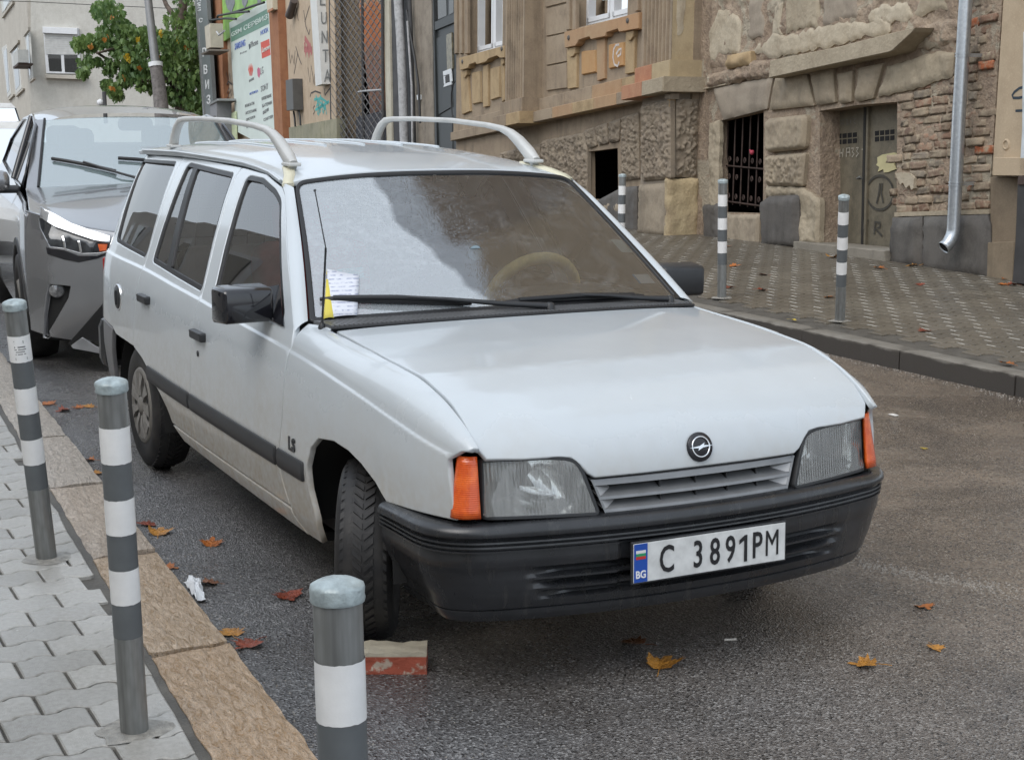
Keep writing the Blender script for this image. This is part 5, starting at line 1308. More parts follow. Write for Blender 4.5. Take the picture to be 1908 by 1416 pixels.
# ================================================================== WHITE ESTATE CAR
def table(xs, ys, sig, lo=None, hi=None, step=.004):
    lo = xs[0] - .3 if lo is None else lo; hi = xs[-1] + .3 if hi is None else hi
    X = np.arange(lo, hi, step)
    sl0 = (ys[1] - ys[0]) / (xs[1] - xs[0]); sl1 = (ys[-1] - ys[-2]) / (xs[-1] - xs[-2])
    k = int(4 * sig / step) + 1
    Xp = np.arange(lo - k * step, hi + k * step, step)
    Yp = np.interp(Xp, xs, ys)
    Yp = np.where(Xp < xs[0], ys[0] + sl0 * (Xp - xs[0]), Yp); Yp = np.where(Xp > xs[-1], ys[-1] + sl1 * (Xp - xs[-1]), Yp)
    ker = np.exp(-.5 * (np.arange(-k, k + 1) * step / sig) ** 2); ker /= ker.sum()
    Y = np.convolve(Yp, ker, 'same'); Y = np.convolve(Y, np.array([.25, .5, .25]), 'same')
    return lambda q: float(np.interp(q, Xp, Y))
t_w = table([-3.46, -3.40, -3.30, -3.1, -2.9, -2.5, -1.9, -1.4, -.9, -.4, 0, .3, .5, .62, .72], [.70, .745, .772, .790, .80, .812, .828, .833, .833, .83, .822, .802, .775, .745, .705], .035)
t_dz = table([.05, .15, .22, .30, .47, .65, .80, .88, .94, 1.10, 1.25, 1.36, 1.42], [-.13, -.09, -.05, -.02, 0, -.003, -.014, -.028, -.05, -.112, -.178, -.235, -.30], .018)
t_zc = table([-3.45, -2.4, -1.5, -.9, -.45, -.07, .24, .45, .63, .75], [.905, .908, .886, .862, .846, .820, .785, .749, .711, .69], .13)
t_zs = table([-.5, -.34, .02, .34, .5, .62, .70, .76], [.934, .925, .909, .885, .846, .795, .745, .69], .03)   # hood seam height
def ysm(x): return .700 - max(0, x - .1) * .035
def sstep(t): t = min(1, max(0, t)); return t * t * (3 - 2 * t)
def ledge(x, v): return .0065 * (1 - sstep((v - t_zc(x)) / .010)) * sstep((v - t_zc(x) + .25) / .2)
def side(x, v):
    "right-hand body side at y<0; v is the height. A narrow ledge runs along the waist"
    return Vector((x, -(t_w(x) + t_dz(v) + ledge(x, v)), v))
def fend(x, v):
    "wing: body side below the waist ledge, a rounded shoulder up to the bonnet seam above it"
    zc = t_zc(x)
    if v <= zc + .012: return side(x, v)
    y0 = t_w(x) + t_dz(zc + .012) + ledge(x, zc + .012); tt = (v - zc - .012) / .098
    zs = t_zs(x); y = y0 + (ysm(x) - y0) * tt ** 1.9; z = zc + .012 + (zs - zc - .012) * (1 - (1 - tt) ** 1.75)if tt < 1 else zs
    return Vector((x, -y, z))
def sd(u, v, off=0.0):
    y = -.8
    for _ in range(40):
        P = on_y(u, v, y); y = .5 * y + .5 * (-(t_w(P.x) + t_dz(P.z) + off))
    P = on_y(u, v, y); return (P.x, P.z)
def Zs(ox, oy, s, pts): return [sd(ox + a / s, oy + b / s) for a, b in pts]

# --- paint and trims
t = NT('white_car_paint'); p = t.pos('object'); geo = t.n('ShaderNodeNewGeometry')
oz = t.n('ShaderNodeSeparateXYZ', {0: geo.outputs['Position']}).outputs[2]
n1 = t.noise(p, 5, 5); n2 = t.noise(p, 38, 4)
dirt = t.math('MULTIPLY', t.ramp(t.math('ADD', oz, t.math('MULTIPLY', t.math('SUBTRACT', n1, .5), .35)), .80, .30), t.ramp(n2, -.15, .65))
c = t.mix(t.math('MULTIPLY', dirt, .9), t.mix(t.ramp(n1, .3, .7), (.53, .575, .605), (.505, .545, .57)), (.36, .305, .225))
drops = t.n('ShaderNodeTexVoronoi', {'Vector': p, 'Scale': 170.0})
nb = t.bump(t.ramp(drops.outputs['Distance'], .32, .05), .015, .001)
M_paint = t.done(t.bsdf(c, t.math('MULTIPLY_ADD', dirt, .4, .26), 0, nb, .5, .7, .06))
t = NT('black_plastic'); p = t.pos('object')
n1 = t.noise(p, 9, 5, .6); n2 = t.noise(t.n('ShaderNodeMapping', {'Vector': p, 'Scale': (16, 16, 2.2)}).outputs[0], 2.0, 5, .6)
c = t.mix(t.ramp(n1, .35, .75), (.013, .014, .016), (.024, .025, .028)); c = t.mix(t.math('MULTIPLY', t.ramp(n2, .56, .72), .6), c, (.045, .044, .042))
M_bump = t.done(t.bsdf(c, t.math('MULTIPLY_ADD', t.ramp(n2, .45, .65), -.14, .36), 0, t.bump(t.noise(p, 300, 2), .12, .001), .5, .25, .2))
M_trim = plain('dark_trim', (.022, .023, .025), .42, var=.2, sc=8)
M_mould = plain('grey_moulding', (.030, .031, .033), .5, var=.25, sc=7)
M_rubber = plain('rubber_seal', (.012, .012, .013), .45)
M_gloss = plain('gloss_black', (.010, .010, .013), .12, coat=.6)
M_chrome = plain('chrome', (.75, .76, .77), .12, 1.0, var=.04)
M_silver = plain('grille_silver', (.20, .205, .21), .36, .3, var=.15, sc=12)
M_rail = plain('roof_rail_grey', (.52, .52, .50), .42, .15, var=.1, sc=10)
M_beige = plain('yellowed_trim', (.60, .57, .43), .45, var=.1)
M_dark = plain('underbody', (.012, .012, .012), .8)
t = NT('tyre_rubber'); p = t.pos('object'); n1 = t.noise(p, 14, 4)
M_tyre = t.done(t.bsdf(t.mix(t.ramp(n1, .4, .7), (.016, .016, .017), (.034, .032, .030)), .55, 0, t.bump(t.noise(p, 150, 2), .2, .001), .4))
M_hub = plain('wheel_cover', (.17, .16, .145), .5, .1, var=.22, sc=9)
t = NT('orange_lens'); p = t.pos('object')
rib = t.n('ShaderNodeTexWave', {'Vector': p, 'Scale': 55.0}, bands_direction='Z').outputs['Fac']
M_orange = t.done(t.bsdf(t.mix(t.ramp(t.noise(p, 30, 3), .4, .7), (.62, .085, .012), (.80, .15, .02)), .12, 0, t.bump(rib, .25, .002), .5, .5))
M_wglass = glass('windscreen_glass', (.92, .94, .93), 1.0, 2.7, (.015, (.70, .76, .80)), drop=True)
M_sglass = glass('side_glass', (.80, .81, .80), 1.0, 2.1, (.03, (.30, .30, .29)))
M_lens = glass('lamp_glass', (.86, .88, .88), .8, 1.6, (.10, (.75, .76, .74)))

CAR = thing('estate_car', 'white estate car with roof rails, black bumpers and its front wheels turned to the kerb', 'car')
def both(name, parts_fn, m, **k):
    "a panel on the right side and its mirror image on the left"
    pr = parts_fn()
    a = obj(name, panel_mesh(name, pr), m, CAR); b = obj(name, panel_mesh(name, pr, True), m, CAR)
    return a, b
def crease_pts(x0, x1):
    out = []
    n = int((x1 - x0) / .03)
    for i in range(n + 1):
        x = x0 + (x1 - x0) * i / n
        for d in (-.018, -.009, -.002, .001, .004, .007, .011, .020, .032): out.append((x, t_zc(x) + d))
    return out
A3 = (180, 200, 3.218)
fwin = Zs(*A3, [(905, 405), (1000, 425), (1075, 495), (1108, 560)]) + [(-.70, 1.035), (-.585, .945), (-.60, .912)] + Zs(*A3, [(695, 1140)])
rwin = Zs(*A3, [(555, 330), (828, 395), (628, 1105), (330, 925)])
qwin = Zs(*A3, [(285, 310), (487, 325), (295, 905), (112, 800)])
fwin = rnd2(fwin, [.05, .03, .04, .04, .02, .02, .015, .03]); rwin = rnd2(rwin, .035); qwin = rnd2(qwin, .05)
drip = Zs(*A3, [(545, 288), (880, 353), (1020, 400), (1110, 480), (1130, 540)])   # x from rear to front
front_door = [(-.448, .86), (-.492, .62), (-.535, .47), (-.52, .40), (-.47, .318), (-1.572, .318), (-1.578, .50), (-1.543, .76), (-1.496, .88), (-1.50, .93), (drip[1][0] + .004, drip[1][1] - .004)] + drip[2:] + [(-.636, 1.05), (-.468, .92)]
gap = .0055
rear_door = [(-1.496 - gap, .88), (-1.543 - gap, .76), (-1.578 - gap, .50), (-1.572 - gap, .318), (-1.93, .318), (-1.985, .365), (-2.08, .412), (-2.20, .457), (-2.305, .50), (-2.385, .523), (-2.545, .549), (-2.53, .66), (-2.452, .90), (-2.457, .945), (drip[0][0] + .004, drip[0][1] - .004), (drip[1][0] - gap, drip[1][1] - .004), (-1.50 - gap, .93)]
def doorp(pl, hole): return lambda: [panel(side, rnd2(pl, .012, 3), [hole], .05, .022, .004, False, crease_pts(min(q[0] for q in pl), max(q[0] for q in pl)))]
# orientation check: outward normal must point to -y
fd = both('front_door', doorp(front_door, fwin), M_paint)
rd = both('rear_door', doorp(rear_door, rwin), M_paint)
quarter = [(-2.545 - gap, .552), (-2.53 - gap, .66), (-2.452 - gap, .90), (-2.457 - gap, .945), (drip[0][0] - .002, drip[0][1] - .004), (-3.28, drip[0][1] - .012), (-3.36, 1.33), (-3.42, 1.10), (-3.445, .90), (-3.45, .62), (-3.40, .585), (-3.0, .575), (-2.93, .553)]
qp = both('rear_quarter_panel', doorp(quarter, qwin), M_paint)
arch = [(.325, .52), (.30, .535), (.26, .562), (.163, .600), (.075, .622), (-.032, .630), (-.16, .612), (-.225, .570), (-.262, .50), (-.258, .421), (-.225, .333), (-.235, .245)]
def fender():
    pl = [(.655, .54)] + arch + [(-.34, .244), (-.448, .288), (-.462, .318), (-.512, .40), (-.529, .47), (-.486, .62), (-.442, .86), (-.446, .925), (-.43, t_zc(-.43) + .09)]
    up = [(x, t_zc(x) + .108) for x in [-.39, -.34, -.2, 0, .2, .4, .55, .655, .695]]
    return [panel(fend, pl + up + [(.682, t_zc(.682) + .05), (.622, .705)], [], .045, .02, .004, False, crease_pts(-.44, .64))]
fe = both('front_fender', fender, M_paint)
def sill(): return [panel(side, [(-.47, .311), (-1.93, .311), (-1.875, .292), (-1.80, .262), (-.36, .240), (-.452, .285)], [], .05, .02, .005)]
si = both('sill', sill, M_paint)
# rear door arch strip behind the wheel
def rearside(): return [panel(side, [(-3.02, .545), (-3.0, .568), (-3.40, .578), (-3.455, .60), (-3.45, .30), (-3.10, .30), (-3.06, .42)], [], .05, .02, .004)]
both('bumper_corner', rearside, plain('grey_bumper', (.16, .16, .165), .4, var=.2, sc=5))

# mouldings along the doors and fender
def strip(x0, x1, z0=.441, z1=.513, dx=.012):
    f = lambda a, b: side(a, b) + Vector((0, -dx * (1 - ((b - (z0 + z1) / 2) / ((z1 - z0) / 2)) ** 4 * .5), 0))
    return [panel(f, rnd2([(x0, z0), (x1, z0), (x1, z1), (x0, z1)], .008, 3), [], .03, .016, .004)]
for nm, par, (a, b) in (('side_moulding', None, (-2.27, -1.592)), ('side_moulding', None, (-1.570, -.545)), ('side_moulding', None, (-.520, -.285))):
    pr = strip(a, b); 
    obj(nm, panel_mesh(nm, pr), M_mould, CAR); obj(nm, panel_mesh(nm, pr, True), M_mould, CAR)

# side glass with seals, sitting 12 mm inside the frames
def glasspart(pl, inset=.012):
    f = lambda a, b: side(a, b) + Vector((0, inset, 0))
    return [panel(f, off2(rs2(pl, .04), -.008), [], .06, .004, .001)]
def sealpart(pl, w=.016, inset=.004):
    f = lambda a, b: side(a, b) + Vector((0, inset, 0))
    q = rs2(pl, .03); return [panel(f, off2(q, -.003), [off2(q, w)[::-1]], None, .012, .002)]
for pl, nm, rr in ((fwin, fd, .018), (rwin, rd, .018), (qwin, qp, .014)):
    for mir in (False, True):
        par = nm[1 if mir else 0]
        o = obj('window_glass', panel_mesh('window_glass', glasspart(pl), mir), M_sglass, par)
        obj('window_seal', panel_mesh('window_seal', sealpart(pl, rr), mir), M_rubber, par)
# divider bar of the rear door window
bar = Zs(*A3, [(590, 340), (612, 346), (437, 975), (412, 960)])
for mir in (False, True):
    obj('window_divider', panel_mesh('window_divider', [panel(lambda a, b: side(a, b) + Vector((0, .004, 0)), bar, [], None, .015, .002)], mir), M_rubber, rd[1 if mir else 0])

# --- bonnet: a profile swept across the car
hp = table([0, .36, .70, .86, .98, 1.065, 1.12, 1.16, 1.20, 1.30], [0, .36, .70, .862, .975, 1.040, 1.068, 1.079, 1.084, 1.092], .014)   # x advance against arc length
hz = table([0, .36, .70, .86, .98, 1.065, 1.12, 1.16, 1.20, 1.30], [.930, .913, .890, .851, .802, .746, .702, .664, .625, .526], .014)
def bonnet(s_, y):
    q = abs(y) / .70
    k = min(1, max(0, s_ / 1.1))
    x = -.34 + hp(s_) + .012 + (.05 - .05 * (1 - q * q)) * 0 - .050 * q ** 2 * k + .07 * (1 - q * q) * (1 - k)
    z = hz(s_) + .016 * (1 - q * q) * (1 - .6 * k) - .006 * q ** 6
    return Vector((x, y, z))
hb = []
for i in range(25):
    y = -.693 + 1.386 * i / 24; hb.append((.006, y))
fr_ = [(1.055, .682), (1.105, .655), (1.118, .55), (1.122, .45), (1.128, .412), (1.150, .388), (1.178, .366), (1.192, .345), (1.194, .2), (1.194, 0)]
fr_ = fr_ + [(s_, -y) for s_, y in fr_[::-1][1:]]
outl = [(.006, -.695)] + [(s_, -.695 + max(0, s_ - .44) * .035) for s_ in (.2, .44, .7, .9)] + fr_[::-1] + [(s_, .695 - max(0, s_ - .44) * .035) for s_ in (.9, .7, .44, .2)] + [(.006, .695)]
obj('bonnet', panel_mesh('bonnet', [panel(bonnet, outl, [], .045, .018, .005)]), M_paint, CAR)

# --- windscreen
def wsp(a, b):
    "a: -1..1 across, b: 0 bottom .. 1 top"
    q = a * a
    y = a * (.728 + (.569 - .728) * b)
    x = (-.375 - .096 * q ** 1.15) * (1 - b) + (-1.062 + .012 * q) * b
    z = (.952 - .016 * q) * (1 - b) + (1.388 - .030 * q ** 1.3) * b + .010 * math.sin(math.pi * b) * (1 - q)
    x += .020 * math.sin(math.pi * b)
    return Vector((x, y, z))
WL, WH = .66, .60
ws = lambda a, b: wsp(a / WL, b / WH)
wso = rnd2([(-WL, 0), (WL, 0), (WL, WH), (-WL, WH)], [.01, .01, .05, .05], 6)
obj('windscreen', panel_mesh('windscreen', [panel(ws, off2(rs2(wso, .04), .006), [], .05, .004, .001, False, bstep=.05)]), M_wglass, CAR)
q = rs2(wso, .03)
wseal = obj('windscreen_seal', panel_mesh('windscreen_seal', [panel(lambda a, b: ws(a, b) + Vector((.004, 0, .006)), off2(q, -.004), [off2(q, .013)[::-1]], None, .016, .004)]), M_rubber, CAR)
# A pillars: strip between windscreen edge and door
def strip_loft(name, A, B, m, bulge=.006, par=None, mirror=True, n=14, nv=4):
    A = [Vector(p) for p in A]; B = [Vector(p) for p in B]
    def at(L, t_):
        f = t_ * (len(L) - 1); i = min(int(f), len(L) - 2); return L[i].lerp(L[i + 1], f - i)
    def fn(u, v):
        p = at(A, u).lerp(at(B, u), v); 
        nn = (at(A, min(1, u + .01)) - at(A, max(0, u - .01))).cross(at(B, u) - at(A, u)).normalized()
        if nn.z < 0: nn = -nn
        return p + nn * bulge * math.sin(math.pi * v)
    for mir in ((False, True) if mirror else (False,)):
        mb = MB(); mb.grid(fn, n, nv)
        if mir: mb.v = [(x, -y, z) for x, y, z in mb.v]
        mb.build(name, m, par or CAR)
wedge = [wsp(-1.012, b) + Vector((0, 0, .004)) for b in [0, .2, .4, .6, .8, .96]]
dedge = [side(-.452, .912), side(-.545, .985), side(-.632, 1.053), side(-.80, 1.172), side(drip[4][0], drip[4][1] + .004), side(drip[3][0] - .02, drip[3][1] + .012)]
strip_loft('windscreen_pillar', wedge, dedge, M_paint, .008)
strip_loft('scuttle_corner', [(-.47, -.735, .930), (-.39, -.70, .931), (-.345, -.696, .930)], [side(-.452, .905) + Vector((0, .012, -.004)), fend(-.42, .90) + Vector((0, .015, -.010)), fend(-.36, t_zc(-.36) + .10) + Vector((0, .01, -.010))], M_paint, .002, n=6)

# --- roof
t_rc = table([-3.42, -3.3, -2.9, -2.3, -1.8, -1.4, -1.15, -1.03], [1.405, 1.425, 1.452, 1.470, 1.468, 1.446, 1.416, 1.394], .05)
t_re = table([-3.4, -2.6, -1.65, -1.33, -1.12, -1.0], [drip[0][1] - .012, drip[0][1] + .004, drip[1][1] + .004, drip[2][1] + .004, drip[3][1] + .01, 1.32], .03)
t_yd = table([-3.40, -2.6, -1.65, -1.33, -1.12, -1.0], [.555, .572, .572, .585, .602, .615], .03)
def roof(x, c):
    "c in -1..1 across"
    ye = t_yd(x); ze = t_re(x); zc_ = t_rc(x)
    q = abs(c); y = ye * c
    z = ze + (zc_ - ze) * (1 - q ** 2.6) ** .62 if q < 1 else ze
    return Vector((x, y, z))
def roofs(a, b): return roof(a, max(-1, min(1, b / .6)))
ro = [(-3.36, -.594), (-2.6, -.597), (-1.65, -.597), (-1.3, -.597), (-1.145, -.592), (-1.085, -.56), (-1.062, -.45), (-1.064, 0)]
ro = ro + [(x, -c) for x, c in ro[::-1][1:]] + [(-3.40, .4), (-3.41, 0), (-3.40, -.4)]
obj('roof', panel_mesh('roof', [panel(roofs, ro, [], .05, .02, .004)]), M_paint, CAR)
# roof ribs
for y in (-.36, -.18, 0, .18, .36):
    mb = MB(); mb.tube([roofs(x, y) + Vector((0, 0, .001)) for x in [-3.1 + .12 * i for i in range(12)]], .0065, 6)
    mb.build('roof_rib', M_paint, CAR)
# gutters with yellowed trim, roof rails
for sg in (-1, 1):
    mb = MB()
    pts = [roof(x, .985) for x in (-3.28, -3.0, -2.6, -2.2, -1.9, -1.65, -1.45, -1.3, -1.2, -1.13)]
    mb.tube([Vector((p.x, sg * (p.y + .002), p.z + .002)) for p in pts], .0055, 8); mb.build('roof_gutter', M_paint, CAR)
    mb = MB()
    A = []
    for x, c, h in ((-1.30, .86, .008), (-1.23, .885, .010), (-1.16, .915, .010), (-1.10, .95, .008), (-1.075, .965, .003)):
        p = roof(x, c); A.append(Vector((p.x, sg * p.y, p.z + h)))
    wd = .024
    vs = []
    for p in A: vs += [p + Vector((0, -wd, -.012)), p + Vector((0, -wd * .8, 0)), p + Vector((0, wd * .8, 0)), p + Vector((0, wd, -.012))]
    mb.add(vs, [(i * 4 + k, i * 4 + k + 1, i * 4 + k + 5, i * 4 + k + 4) for i in range(len(A) - 1) for k in range(3)], 0, True)
    mb.add(vs[-4:], [(0, 1, 2, 3)])
    mb.build('gutter_cover', M_beige, CAR)
    # rail: foot, bar, foot in one flowing tube of flat section
    def yr(x): return .515 - .012 * max(0, -x - 2.2)
    prof = [(-1.215, 1.412, .020, .030), (-1.27, 1.445, .028, .030), (-1.36, 1.492, .026, .026), (-1.44, 1.523, .021, .020), (-1.52, 1.539, .0175, .0155), (-1.66, 1.550, .017, .0145), (-2.0, 1.562, .017, .0145), (-2.4, 1.562, .017, .0145), (-2.66, 1.556, .0175, .0155), (-2.74, 1.548, .020, .019), (-2.80, 1.520, .021, .023), (-2.85, 1.475, .023, .026), (-2.885, 1.425, .024, .028)]
    mb = MB(); n = 12; vs = []; L = len(prof)
    for i, (x, z, ry, rz) in enumerate(prof):
        ry *= .82; rz *= .80
        a = Vector((prof[max(i - 1, 0)][0], 0, prof[max(i - 1, 0)][1])); b = Vector((prof[min(i + 1, L - 1)][0], 0, prof[min(i + 1, L - 1)][1]))
        tdir = (b - a).normalized(); nd = Vector((0, 1, 0)).cross(tdir).normalized()
        for k in range(n):
            an = 2 * math.pi * k / n; cc, ss = math.cos(an), math.sin(an)
            cc = math.copysign(abs(cc) ** .55, cc); ss = math.copysign(abs(ss) ** .55, ss)
            vs.append(Vector((x, sg * yr(x), z)) + Vector((0, 1, 0)) * cc * ry + nd * ss * rz)
    mb.add(vs, [(i * n + k, i * n + (k + 1) % n, (i + 1) * n + (k + 1) % n, (i + 1) * n + k) for i in range(L - 1) for k in range(n)], 0, True)
    mb.add(vs[:n], [list(range(n))]); mb.add(vs[-n:], [list(range(n))])
    rail = mb.build('roof_rail', M_rail, CAR)
    for xa in (-1.235, -2.875):
        m2 = MB(); m2.box((xa, sg * yr(xa), 1.417 if xa > -2 else 1.428), (.085, .052, .014), bev=.005); m2.build('rail_foot', M_rail, rail)

# --- rear end
mb = MB()
def tail(u, v):
    y = (-1 + 2 * u); z = .55 + .86 * v
    hw = (t_w(-3.40) + t_dz(z)) if z < 1.36 else .54
    x = -3.455 + (.10 * max(0, v - .45) ** 1.3) + .05 * (abs(y) ** 6) 
    return Vector((x, y * hw, z))
mb.grid(tail, 20, 16); mb.build('tailgate', M_paint, CAR)
for sg in (-1, 1):
    mb = MB(); mb.box((-3.475, sg * .66, .74), (.03, .12, .24), bev=.01); mb.build('tail_lamp', plain('red_lens', (.35, .01, .01), .15), CAR)
mb = MB(); mb.box((-3.48, 0, .43), (.14, 1.5, .26), bev=.05); mb.build('rear_bumper', M_bump, CAR)
mb = MB(); mb.add([(-3.40, -.50, 1.35), (-3.40, .50, 1.35), (-3.47, .60, .98), (-3.47, -.60, .98)], [(0, 1, 2, 3)]); mb.build('rear_window', M_sglass, CAR)

# --- floor, wheel wells, engine bay: keeps the inside dark
mb = MB()
mb.box((-1.6, 0, .27), (3.3, 1.40, .04)); mb.box((-.42, 0, .60), (.05, 1.40, .60)); mb.box((.28, 0, .74), (.70, .9, .10)); mb.box((.585, 0, .52), (.05, 1.25, .30))
mb.box((0, .47, .45), (.8, .04, .5)); mb.box((0, -.47, .45), (.8, .04, .5)); mb.box((.02, 0, .235), (1.1, 1.0, .03)); mb.box((-1.25, 0, .215), (1.7, 1.42, .03))
for sg in (-1, 1):
    for cx, rr, zz in ((0, .37, .285), (-2.5, .40, .24)):
        n = 14; vs = []
        for k in range(n + 1):
            a = math.pi * k / n
            for yy in (.50, .795): vs.append((cx + rr * math.cos(a), sg * yy, zz + rr * math.sin(a)))
        mb.add(vs, [(2 * k, 2 * k + 1, 2 * k + 3, 2 * k + 2) for k in range(n)], 0, True)
    mb.box((-2.5, sg * .5, .45), (.9, .02, .4))
mb.build('underbody', M_dark, CAR)

# --- front: lamps, grille, bumper
def frontx(y, z):
    q = abs(y)
    return .752 - .095 * (q / .70) ** 2.2 - (.12 * max(0, q - .655) / .08 * (1 + max(0, q - .655) / .06) if q > .655 else 0) + (.70 - z) * .16
def ff(a, b): return Vector((frontx(a, b), a, b))
for sg in (-1, 1):
    mk = lambda pts: [(sg * y, z) for y, z in (pts if sg > 0 else pts)]
    hl = [(.343, .541), (.664, .549), (.660, .702), (.47, .700), (.405, .692), (.383, .66)]
    hl = rnd2([(sg * y, z) for y, z in hl], [.008, .008, .008, .03, .03, .02], 4)
    # housing: dark recess, reflector bowl, bulb hood, lens
    hs = MB()
    o2 = off2(rs2(hl, .03), .004); n = len(o2)
    F0 = [ff(p.x, p.y) + Vector((-.004, 0, 0)) for p in o2]
    cy, cz = sg * .52, .622
    rings = []
    for k, (sc_, dx) in enumerate(((1, 0), (.97, .03), (.86, .065), (.62, .095), (.25, .112))):
        rings.append([Vector((f.x - dx - .006 if k else f.x, cy + (f.y - cy) * sc_, cz + (f.z - cz) * sc_)) for f in F0])
    vs = [v for r_ in rings for v in r_]
    hs.add(vs, [(i * n + k, i * n + (k + 1) % n, (i + 1) * n + (k + 1) % n, (i + 1) * n + k) for i in range(len(rings) - 1) for k in range(n)], 0, True)
    hs.add(rings[-1], [list(range(n))])
    t_ = NT('lamp_reflector'); p_ = t_.pos('object')
    wv = t_.n('ShaderNodeTexVoronoi', {'Vector': t_.n('ShaderNodeMapping', {'Vector': p_, 'Scale': (1, 26, 20)}).outputs[0], 'Scale': 1.0})
    M_refl = t_.done(t_.bsdf(t_.mix(t_.ramp(t_.noise(p_, 22, 4), .35, .7), (.80, .81, .80), (.95, .96, .95)), .16, .95, t_.bump(wv.outputs['Distance'], .5, .012), .5)) if sg < 0 else M_refl
    lamp = hs.build('headlight', M_refl, CAR)
    t_ = NT('fluted_lens'); p_ = t_.pos('object')
    if sg < 0:
        sx = t_.n('ShaderNodeSeparateXYZ', {0: p_})
        fl = t_.math('SINE', t_.math('MULTIPLY', sx.outputs[1], 620.0))
        fl2 = t_.math('MULTIPLY', t_.ramp(t_.noise(p_, 9, 2), .45, .55), fl)
        nb_ = t_.bump(fl2, .5, .003)
        fr2 = t_.n('ShaderNodeFresnel', {'IOR': 2.0, 'Normal': nb_})
        a_ = t_.n('ShaderNodeMixShader', {0: t_.math('MULTIPLY_ADD', t_.ramp(t_.noise(t_.n('ShaderNodeMapping', {'Vector': p_, 'Scale': (1, 40, 3)}).outputs[0], 3, 3, .6), .35, .7), .10, .14), 1: t_.n('ShaderNodeBsdfTransparent', {'Color': (.97, .98, .97)}).outputs[0], 2: t_.n('ShaderNodeBsdfDiffuse', {'Color': (.84, .86, .84)}).outputs[0]}).outputs[0]
        M_fl = t_.done(t_.n('ShaderNodeMixShader', {0: fr2.outputs[0], 1: a_, 2: t_.n('ShaderNodeBsdfGlossy', {'Roughness': .08, 'Normal': nb_}).outputs[0]}).outputs[0])
    pr = panel(ff, hl, [], .05, .003, .002, sg > 0 and False)
    obj('lens', panel_mesh('lens', [pr]), M_fl, lamp)
    hq = rs2(hl, .03)
    obj('lens_surround', panel_mesh('lens_surround', [panel(lambda a, b: ff(a, b) + Vector((.0015, 0, 0)), off2(hq, -.007), [off2(hq, .003)[::-1]], None, .03, .002)]), M_trim, lamp)
    # orange corner lamp: from the headlight round onto the side
    m3 = MB()
    def ind(u, v, sg=sg):
        z = .547 + v * .168
        yi, xi = .672, frontx(.655, z) - .004
        xo, yo = .640 - .016 * v, .742 - .028 * v
        xm, ym = xi - .006, yo - .006
        a = (1 - u) ** 2; b = 2 * u * (1 - u); c_ = u * u
        return Vector((xi * a + xm * b + xo * c_, sg * (yi * a + ym * b + yo * c_), z))
    m3.grid(ind, 10, 8)
    nv = len(m3.v)
    il = m3.build('corner_lamp', M_orange, CAR)
    md = il.modifiers.new('s', 'SOLIDIFY'); md.thickness = .012; md.offset = -1 if sg < 0 else -1
# grille
GP = [(-.352, .630), (.352, .630), (.315, .534), (-.315, .534)]
mb = MB()
gx = lambda y, z: .753 - .03 * (abs(y) / .4) ** 2 + (.63 - z) * .16
def gquad(z0, z1, d0, d1, ins=0.0):
    N = 10
    for i in range(N):
        v = []
        for a, z, d in ((i / N, z0, d0), ((i + 1) / N, z0, d0), ((i + 1) / N, z1, d1), (i / N, z1, d1)):
            hw = .352 - (.630 - z) / .096 * .037 - ins
            y = -hw + 2 * hw * a; v.append((gx(y, z) - d, y, z))
        mb.add(v, [(0, 1, 2, 3)])
# frame top, slats: each a front lip with sloping upper face, dark between
gquad(.614, .630, -.004, 0); gquad(.630, .634, 0, .03); gquad(.614, .610, -.004, .03)
for zt in (.582, .546):
    gquad(zt - .008, zt, -.004, -.002, .0); gquad(zt, zt + .022, -.002, .045, .0); gquad(zt - .008, zt - .012, -.004, .03, .0)
gquad(.530, .546 - .008, .0, -.004)
gr = mb.build('grille', M_silver, CAR)
M_gend = plain('grille_end_silver', (.42, .42, .42), .35, .2)
for sgn in (-1, 1):
    for z0, z1 in ((.584, .612), (.548, .576)):
        mb = MB()
        y1 = .348 - (.630 - z1) / .096 * .037; y0 = .348 - (.630 - z0) / .096 * .037
        mb.add([(gx(y1, z1) + .003, sgn * y1, z1), (gx(y0, z0) + .003, sgn * y0, z0), (gx(.27, z0) - .04, sgn * (y0 - .07), z0 + .006), (gx(.27, z1) - .04, sgn * (y1 - .06), z1 - .003)], [(0, 1, 2, 3)])
        mb.build('grille_end', M_gend, gr)
    mb = MB(); y1, y0 = .352, .315
    mb.add([(gx(y1, .63) + .004, sgn * y1, .630), (gx(y0, .534) + .004, sgn * y0, .532), (gx(y0, .534) + .003, sgn * (y0 - .008), .532), (gx(y1, .63) + .003, sgn * (y1 - .008), .630)], [(0, 1, 2, 3)])
    mb.build('grille_edge', M_silver, gr)
mb = MB(); mb.box((.705, 0, .58), (.01, .72, .13)); mb.build('grille_back', M_dark, gr)
for y in (-.13, -.01, .10, .21):
    for z in (.599, .563):
        mb = MB(); mb.box((gx(y, z) - .028, y, z), (.03, .0045, .03)); mb.build('grille_rib', M_mould, gr)
